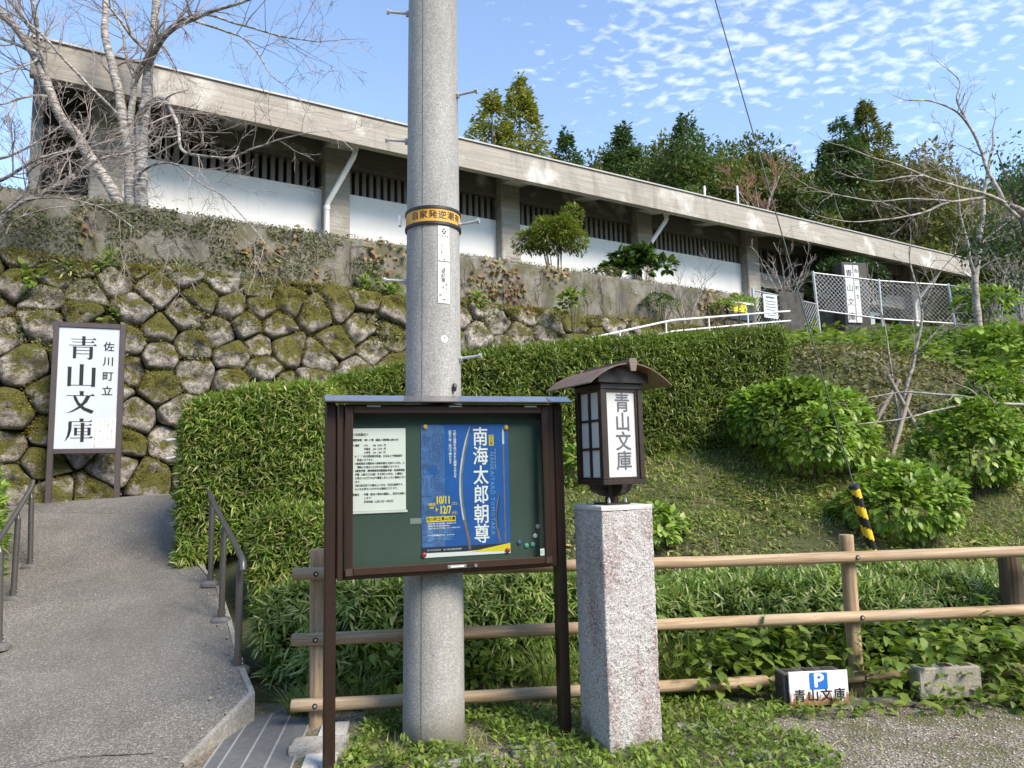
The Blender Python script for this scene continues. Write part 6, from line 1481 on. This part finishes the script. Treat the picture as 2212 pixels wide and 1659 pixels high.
bare_tree("cherry_tree", "bare pale barked cherry tree with forked stems on top of the wall at the left", (cb_.x, cb_.y, 5.25), [
 ("trunk", [(303, 455, TY), (304, 380, TY), (305, 310, TY), (313, 230, TY), (322, 150, TY), (333, 85, TY), (337, 20, TY), (345, -70, TY), (350, -170, TY)], 0.1053, 0.0440, 8),
 ("trunk", [(286, 455, TY), (279, 350, TY), (270, 270, TY), (258, 205, TY), (240, 140, TY), (224, 70, TY), (226, 0, TY), (215, -110, TY)], 0.0975, 0.0400, 8),
 ("branch", [(290, 330, TY), (283, 250, TY), (291, 175, TY), (310, 140, TY - .1)], 0.0585, 0.0400, 2),
 ("branch", [(318, 160, TY), (345, 95, TY - .3), (390, 55, TY - .6), (450, 28, TY - .9), (520, 5, TY - 1.1), (600, -40, TY - 1.3)], 0.0468, 0.0144, 14),
 ("branch", [(330, 100, TY), (380, 50, TY - .2), (440, 32, TY - .5), (530, 55, TY - .8), (610, 78, TY - 1.0), (690, 90, TY - 1.2)], 0.0351, 0.0064, 13),
 ("branch", [(400, 40, TY - .5), (480, 65, TY - .7), (530, 85, TY - .8), (565, 130, TY - .9), (590, 165, TY - .9), (625, 195, TY - 1.0)], 0.0218, 0.0056, 9),
 ("branch", [(318, 112, TY), (285, 75, TY - .2), (255, 35, TY - .4), (215, -10, TY - .6)], 0.0328, 0.0144, 7),
 ("branch", [(295, 180, TY), (275, 130, TY + .3), (268, 85, TY + .4), (255, 45, TY + .5), (240, -20, TY + .6)], 0.0312, 0.0120, 6),
 ("branch", [(300, 255, TY - .1), (318, 226, TY - .35), (345, 213, TY - .5), (368, 232, TY - .6), (384, 265, TY - .7), (392, 320, TY - .8), (430, 335, TY - .9), (500, 335, TY - 1.1), (555, 316, TY - 1.3), (610, 300, TY - 1.5), (650, 290, TY - 1.6)], 0.0429, 0.0064, 22),
 ("branch", [(302, 372, TY - .1), (335, 358, TY - .5), (378, 355, TY - .8), (420, 385, TY - 1.1), (480, 420, TY - 1.3), (540, 482, TY - 1.5), (585, 540, TY - 1.6)], 0.0203, 0.0048, 10),
 ("branch", [(344, 95, TY), (362, 110, TY - .2), (390, 160, TY - .3)], 0.0218, 0.0080, 4)], M_cherry, M_twig, 2, 1.0, 1.0, rmin=.0021)
lb_ = at(250, 440, TY + .1)
bare_tree("cherry_tree", "bare cherry tree leaning far to the left in front of the eaves", (lb_.x, lb_.y, 5.25), [
 ("trunk", [(262, 450, TY), (238, 400, TY - .05), (200, 348, TY - .1), (168, 295, TY - .15), (135, 255, TY - .2), (110, 200, TY - .3), (82, 140, TY - .4), (45, 75, TY - .5), (0, 25, TY - .6), (-60, -30, TY - .7)], 0.0936, 0.0480, 12),
 ("branch", [(128, 240, TY - .2), (100, 160, TY - .1), (80, 85, TY), (45, 30, TY + .1), (0, -20, TY + .2)], 0.0468, 0.0240, 8),
 ("branch", [(120, 225, TY - .2), (88, 115, TY - .5), (83, 50, TY - .7), (60, -30, TY - .8)], 0.0351, 0.0160, 7),
 ("branch", [(105, 208, TY - .3), (75, 205, TY - .5), (40, 212, TY - .6), (0, 222, TY - .7), (-60, 225, TY - .8)], 0.0234, 0.0096, 8),
 ("branch", [(255, 245, TY - .1), (215, 210, TY - .5), (160, 155, TY - .7), (110, 100, TY - .9), (60, 50, TY - 1.0), (10, 20, TY - 1.1)], 0.0273, 0.0112, 8),
 ("branch", [(100, 150, TY - .3), (60, 110, TY - .4), (0, 85, TY - .5), (-60, 70, TY - .5)], 0.0312, 0.0160, 8),
 ("branch", [(85, 120, TY - .4), (50, 145, TY - .8), (0, 160, TY - 1.0)], 0.0195, 0.0096, 7)], M_cherry, M_twig, 2, 1.0, 1.0, rmin=.0021)
bq = at(-60, 560, 8.6)
bare_tree("cherry_tree", "bare branches reaching in from the left edge across the wall", (bq.x, bq.y, 1.2), [
 ("trunk", [bq - Vector((1.2, .3, 3.0)), bq - Vector((.6, .1, 1.2)), bq, at(0, 478, 8.7)], .09, .055, 0),
 ("branch", [(0, 478, 8.7), (35, 445, 8.8), (90, 415, 8.9), (150, 385, 9.0), (210, 350, 9.1), (275, 332, 9.2), (330, 310, 9.2), (372, 280, 9.2)], .040, .007, 26),
 ("branch", [(0, 478, 8.7), (50, 432, 8.6), (110, 425, 8.6), (190, 440, 8.6), (270, 480, 8.6), (360, 545, 8.6)], .018, .004, 12),
 ("branch", [(0, 470, 8.7), (60, 400, 8.6), (62, 370, 8.5), (130, 335, 8.4), (200, 315, 8.4)], .022, .005, 14),
 ("branch", [(-20, 400, 8.7), (20, 380, 8.6), (70, 352, 8.5), (130, 330, 8.5), (170, 322, 8.5)], .028, .006, 12),
 ("branch", [(-20, 350, 8.7), (40, 330, 8.6), (90, 300, 8.6), (130, 270, 8.6)], .02, .006, 10),
 ("branch", [(-30, 560, 8.7), (10, 520, 8.6), (40, 470, 8.5), (120, 450, 8.4), (220, 445, 8.4)], .014, .004, 8)], M_cherry, M_twig, 2, 1.0, .62, rmin=.0021)
# right hand trees
rb_ = Vector((8.35, 9.4, 1.5))
bare_tree("cherry_tree", "bare lichen grey tree whose branches reach in from the right edge", rb_, [
 ("trunk", [rb_ + Vector((0, 0, -.2)), rb_ + Vector((-.1, 0, 1.2)), at(2290, 700, 9.4), at(2275, 560, 9.4), at(2225, 470, 9.4), at(2180, 445, 9.4)], .075, .034, 0),
 ("branch", [(2200, 470, 9.4), (2150, 432, 9.4), (2100, 428, 9.3), (2050, 438, 9.2), (2000, 455, 9.1), (1930, 473, 9.0), (1860, 480, 8.9), (1790, 470, 8.8)], .027, .005, 12),
 ("branch", [(2170, 440, 9.4), (2110, 412, 9.3), (2060, 398, 9.2), (1990, 378, 9.1), (1930, 350, 9.0), (1880, 338, 8.9), (1820, 316, 8.8)], .023, .005, 10),
 ("branch", [(1990, 380, 9.1), (1940, 385, 9.0), (1890, 393, 8.9), (1845, 385, 8.8)], .012, .004, 5),
 ("branch", [(2060, 436, 9.2), (1980, 430, 9.1), (1900, 435, 9.0), (1840, 428, 8.9), (1780, 415, 8.8), (1745, 400, 8.8)], .012, .004, 7),
 ("branch", [(2165, 435, 9.4), (2135, 370, 9.4), (2112, 310, 9.4), (2085, 265, 9.4), (2060, 240, 9.3), (2010, 218, 9.2), (1965, 214, 9.1)], .028, .007, 8),
 ("branch", [(2085, 265, 9.4), (2070, 215, 9.4), (2075, 180, 9.4), (2045, 150, 9.4)], .015, .006, 5)], M_palebark, M_twig, 1, 1.0, .42, group="bare trees", rmin=.002)
rb2 = Vector((7.9, 7.9, .8))
bare_tree("cherry_tree", "low bare branch stretching in from the right over the hydrangeas", rb2, [
 ("trunk", [rb2 + Vector((0, 0, -.2)), rb2 + Vector((-.2, .1, .9)), at(2260, 880, 8.0)], .07, .03, 0),
 ("branch", [(2260, 880, 8.0), (2180, 872, 8.0), (2110, 868, 8.0), (2050, 882, 7.9), (1970, 902, 7.8), (1880, 914, 7.8), (1790, 920, 7.7)], .020, .004, 8),
 ("branch", [(2140, 868, 8.0), (2070, 855, 8.0), (1990, 848, 8.0), (1930, 848, 8.1), (1870, 860, 8.1), (1800, 890, 8.1)], .016, .004, 8),
 ("branch", [(2130, 870, 8.0), (2095, 845, 7.9), (2075, 835, 7.9)], .012, .005, 3)], M_palebark, M_twig, 1, 1.0, .36, group="bare trees", rmin=.002)
st_ = onhill(1935, 985, 9.3)
bare_tree("sapling", "slender leafless sapling tied between wooden stakes", (st_.x, st_.y, st_.z), [
 ("trunk", [Vector((st_.x, st_.y, st_.z - .1)), at(1945, 900, 9.3), at(1960, 830, 9.3), at(1980, 770, 9.3), at(1994, 690, 9.3), at(1992, 655, 9.3), at(1975, 600, 9.3), at(1966, 540, 9.3)], .030, .008, 10),
 ("branch", [(1993, 665, 9.3), (2015, 620, 9.2), (2035, 580, 9.2), (2060, 545, 9.1)], .012, .004, 6),
 ("branch", [(1940, 910, 9.3), (1930, 820, 9.3), (1918, 740, 9.3), (1905, 680, 9.3), (1885, 640, 9.2)], .016, .005, 7),
 ("branch", [(1975, 770, 9.3), (2000, 745, 9.2), (2040, 700, 9.2)], .010, .004, 4)], M_palebark, M_twig, 1, 1.0, .45, rmin=.0022)
for i, (a, b, lb) in enumerate((((1918, 810, 9.3), (2004, 968, 9.1), "wooden stake leaning left, right foot of the sapling's support"), ((1943, 820, 9.3), (1874, 942, 9.2), "thin wooden stake leaning right, left foot of the sapling's support"), ((1968, 843, 9.3), (1929, 980, 8.9), "pale wooden stake leaning at the front of the sapling"), ((1948, 890, 9.4), (1905, 952, 9.6), "short dark stake behind the sapling"))):
    A_ = at(*a); B_ = at(*b); d_ = (B_ - A_).normalized(); B_ = B_ + d_ * .15; m_ = MB(); m_.tube([A_ - B_, (A_ - B_) * .5, Vector((0, 0, 0))], [.024, .026, .027], 10); o = autosmooth(m_.build("support_stake", M_stake)); o.location = B_; tag(o, lb, "stake", "stakes supporting the sapling")
pt0 = at(2112, 690, 16.5)
bare_tree("slender_tree", "tall slender pale trunked tree by the chain link fence at the right", pt0, [
 ("trunk", [pt0 - Vector((0, 0, .3)), at(2107, 640, 16.5), at(2108, 590, 16.5), at(2116, 520, 16.5), at(2122, 460, 16.5), at(2128, 400, 16.5), at(2140, 330, 16.5)], .09, .03, 8),
 ("branch", [(2106, 600, 16.5), (2092, 540, 16.4), (2080, 480, 16.4), (2068, 420, 16.3), (2060, 360, 16.2)], .04, .012, 6),
 ("branch", [(2115, 530, 16.5), (2150, 500, 16.4), (2190, 470, 16.3)], .03, .01, 6),
 ("branch", [(2108, 585, 16.5), (2150, 560, 16.3), (2200, 545, 16.2)], .03, .01, 8)], M_palebark, M_twig, 2, 1.0, 1.1, group="bare trees", rmin=.005)
for u, v, y, lb, hh in ((1700, 640, 18.6, "bare twiggy shrub behind the guy wire below the eaves", 1.5), (1480, 670, 15.4, "thin bare sapling in front of the concrete wall", 1.35), (2195, 600, 21, "bare tangled thicket at the right edge behind the fence", 2.4), (2150, 640, 19, "bare thin stemmed shrub right of the slender tree", 1.6), (1640, 425, 36, "small reddish leafless tree above the roof edge behind the guy wire", 3.0)):
    q = at(u, v, y); z0 = q.z - hh * .45 if y < 30 else q.z - hh * .7; b0 = Vector((q.x, q.y, z0)); lim = []
    for k in range(5):
        a = k * 1.3 + .4; tip = b0 + Vector((math.cos(a) * hh * .38, math.sin(a) * hh * .3, hh * TR.uniform(.75, 1.05))); lim.append(("branch" if k else "trunk", [b0 - Vector((0, 0, .2)), b0.lerp(tip, .4) + Vector((0, 0, hh * .1)), tip], .016 * hh, .005 * hh, 7))
    bare_tree("bare_shrub" if y < 30 else "bare_tree", lb, b0, lim, M_palebark, M_twig if y < 30 else plain("reddish_twigs", (.26, .13, .09), .8, 0, .4, 2), 1 if y < 30 else 2, 1.0, hh * .42, rmin=.0011 * y * .25, cat="shrub" if y < 30 else "tree")

# ------------------------------------------------------------------ leafy trees behind
def conifer(name, label, base, H, R, n, L, mat, dens=70, droop=-.15, top_pow=.9, bark=M_bark, cat="tree", lo=.08, group="trees behind the museum"):
    e = empty(name, base, 0, label, cat, group); m_ = MB(); m_.tube([(0, 0, -1), (0, 0, H * .5), (0, 0, H * .98)], [H * .018, H * .011, .02], 7); m_.build("trunk", bark, e)
    bt = np.sort(RNG.uniform(0, 1, dens) ** .9); ba = RNG.uniform(0, 6.283, dens); bl = R * (1 - bt) ** top_pow * RNG.uniform(.7, 1.15, dens) + .04 * R
    w = bl + .15 * R; i = RNG.choice(dens, n, p=w / w.sum()); r = np.sqrt(RNG.uniform(.03, 1, n)) * bl[i]
    an = ba[i] + RNG.normal(size=n) * .22 * (1 + .4 * R / (r + .2)); zc_ = H * (lo + (1 - lo) * bt[i]) + droop * r + RNG.normal(size=n) * .035 * H * (1 - bt[i] * .6)
    P_ = np.stack([np.cos(an) * r, np.sin(an) * r, zc_], 1); d = unit(np.stack([np.cos(an), np.sin(an), np.full(n, droop * .8)], 1) + rnd_dir(n) * .75)
    Ls = L * RNG.uniform(.55, 1.3, n)
    tag(put("crown", leaf_mesh("crown", P_, d, unit(rnd_dir(n) * .7 + np.array([0, 0, 1.])), Ls, Ls * .42, 'kite', mat), e), kind="stuff"); return e
def broad(name, label, base, H, R, n, L, mat, lobes=22, cat="tree", group="trees behind the museum", zr=.62, thin=.12):
    e = empty(name, base, 0, label, cat, group)
    ld = rnd_dir(lobes) * RNG.uniform(.3, .85, (lobes, 1)); lc = ld * np.array([R, R, H * .5 * zr]) + np.array([0, 0, H * (1 - .5 * zr) * .88]); lr = RNG.uniform(.22, .40, lobes) * R
    m_ = MB(); m_.tube([(0, 0, -1), (.1 * R, 0, H * .35), (0, .05 * R, H * .7)], [H * .022, H * .016, H * .006], 8)
    for k in range(min(8, lobes)): m_.tube([(.05 * R, 0, H * .3), Vector(lc[k]) * .5 + Vector((0, 0, H * .2)), Vector(lc[k])], [H * .010, H * .006, H * .002], 5)
    m_.build("trunk", M_bark, e)
    i = RNG.integers(0, lobes, n); d = rnd_dir(n); P_ = lc[i] + d * (lr[i] * (1 - RNG.exponential(thin, n)))[:, None] * np.array([1, 1, .75])
    Ls = L * RNG.uniform(.6, 1.3, n)
    tag(put("crown", leaf_mesh("crown", P_, unit(d * .6 + rnd_dir(n) * .7 + np.array([0, 0, -.15])), unit(np.array([0, 0, 1.]) + d * .6 + rnd_dir(n) * .4), Ls, Ls * .5, 'kite', mat), e), kind="stuff"); return e
def stand(u, vtop, y, zbase):
    q = at(u, vtop, y); return (q.x, q.y, zbase), q.z - zbase
B, H = stand(1062, 214, 36, 6); conifer("redwood_tree", "shorter yellow green redwood just right of the pole behind the roof", B, H, 4.2, 20000, .30, L_meta, 90, .05, .75)
B, H = stand(1120, 178, 37, 6); conifer("redwood_tree", "taller pointed yellowing redwood behind the roof right of the pole", B, H, 4.0, 20000, .30, L_meta, 90, .05, .8)
B, H = stand(1000, 262, 33, 6); broad("ginkgo_tree", "bright green leafy tree peeking over the roof beside the pole", B, H, 2.0, 2600, .34, L_yellowgr, 14)
for u, vt, y, wd, n, mt, lb in ((1222, 288, 44, 2.3, 3800, L_cedar, "small dark cedar behind the roof right of the redwoods"), (1345, 268, 44, 2.7, 5500, L_cedar, "dense rounded dark cedar above the middle of the roof"), (1482, 248, 42, 2.9, 3600, L_cedar, "tall loose cedar with open branches behind the roof"),
    (1628, 318, 46, 2.0, 3200, L_olive, "pointed conifer behind the guy wire"), (1668, 335, 46, 1.8, 2400, L_olive, "slim conifer just right of the guy wire"), (1700, 350, 48, 1.5, 1800, L_olive, "thin small conifer at the right of the guy wire pair"),
    (1812, 255, 44, 3.2, 6500, L_cedar, "broad dark conifer left of the tallest one on the right"), (1868, 222, 45, 2.6, 5500, L_olive, "tallest pointed conifer on the right"), (1905, 262, 46, 2.0, 3000, L_olive, "conifer top between the tallest conifer and the brown canopy")):
    B, H = stand(u, vt, y, 11); conifer("cedar_tree", lb, B, H, wd, int(n * 2.2), .30, mt, 75, -.10, .62)
B, H = stand(1950, 262, 38, 5.5); broad("brown_leaved_tree", "large brownish round crowned tree right of the tall conifers", B, H, 3.3, 7000, .32, L_brownleaf, 26)
B, H = stand(2060, 258, 38, 5.5); broad("brown_leaved_tree", "spreading brown and olive tree against the sky at the right", B, H, 2.6, 4200, .30, L_brownleaf, 20)
B, H = stand(2075, 400, 32, 5.2); broad("olive_tree_crown", "yellow green leafy tree behind the right end of the roof", B, H, 3.0, 5000, .28, L_olive, 22)
B, H = stand(1960, 480, 34, 5.2); broad("olive_tree_crown", "yellowing bushy tree over the right part of the roof", B, H, 2.6, 3800, .28, L_yellowgr, 20)
B, H = stand(1830, 410, 36, 5.2); broad("olive_tree_crown", "pale olive bushy tree in front of the dark conifers", B, H, 2.6, 4200, .28, L_olive, 20)
B, H = stand(1720, 425, 38, 5.2); broad("olive_tree_crown", "olive tree over the roof right of the guy wire", B, H, 2.4, 3400, .28, L_olive, 18)
B, H = stand(2190, 430, 30, 5.0); broad("olive_tree_crown", "dull green tree at the right edge behind bare twigs", B, H, 2.8, 4200, .26, L_broad, 20)
B, H = stand(2195, 215, 14, 3.6); broad("feathery_tree", "fine leaved tree against the sky at the right edge", B, H, 1.35, 2600, .10, L_cedar, 26, thin=.25, zr=.75)
B, H = stand(20, 385, 17, 3.0); broad("hedge_tree", "dull bushy tree low at the left edge beside the eaves", B, H, 1.6, 2600, .16, L_brownleaf, 16)
# continuous woods on the far hill
crowns = []
for gx in np.arange(-6, 64, 2.6):
    for gy in np.arange(40, 74, 5.0):
        x = gx + RNG.uniform(-1.2, 1.2); y = gy + RNG.uniform(-2, 2); crowns.append((x, y, float(hill_z(np.array([x]), np.array([y]))[0]), RNG.uniform(4.5, 7.0), RNG.uniform(1.7, 2.6)))
PP = []; DD = []; UU = []; LL = []
for x, y, z, H_, R_ in crowns:
    if abs(x) / y > .95: continue
    n = 1700; lb_n = 9; lc = rnd_dir(lb_n) * RNG.uniform(.3, .8, (lb_n, 1)) * np.array([R_, R_, H_ * .3]) + np.array([x, y, z + H_ * .6]); i = RNG.integers(0, lb_n, n); d = rnd_dir(n)
    PP.append(lc[i] + d * R_ * RNG.uniform(.3, .55, (n, 1))); DD.append(unit(d + rnd_dir(n) * .8)); UU.append(unit(np.array([0, 0, 1.]) + d * .7 + rnd_dir(n) * .4)); LL.append(RNG.uniform(.16, .40, n))
PP, DD, UU, LL = map(np.concatenate, (PP, DD, UU, LL))
tag(put("woods", leaf_mesh("woods", PP, DD, UU, LL, LL * .5, 'kite', L_forest)), "continuous mixed woods covering the far hill", "woods", None, "stuff")

# unseen wooded slope behind the viewer, added for pane reflections and less low sky
xs_ = np.linspace(-60, 60, 25); ob_ = MB(); vs = []
for y_, z_ in ((-14, -.1), (-20, 2.5), (-34, 9), (-60, 14)):
    for x_ in xs_: vs.append((x_, y_ + 2 * math.sin(x_ * .2), z_ + (.8 * math.sin(x_ * .31) if z_ > 1 else 0)))
ob_.add(vs, [(j * 25 + i + 1, j * 25 + i, (j + 1) * 25 + i, (j + 1) * 25 + i + 1) for j in range(3) for i in range(24)])
tag(ob_.build("unseen_slope", M_hill, smooth=True), kind="structure")
n = 16000; x = RNG.uniform(-55, 55, n); t = RNG.uniform(0, 1, n); y = -15 - 26 * t; z = 1 + 11 * t + RNG.uniform(0, 4.5, n) * (.6 + .4 * np.sin(x * .9) * np.sin(y * .7)); d = rnd_dir(n)
tag(put("unseen_woods", leaf_mesh("unseen_woods", np.stack([x, y, z], 1), d, unit(rnd_dir(n) + np.array([0, .6, .8])), RNG.uniform(.8, 1.5, n), RNG.uniform(.5, .9, n), 'kite', L_forest)), "unseen woods added behind the viewer for reflections and to block low sky", "woods", None, "stuff")
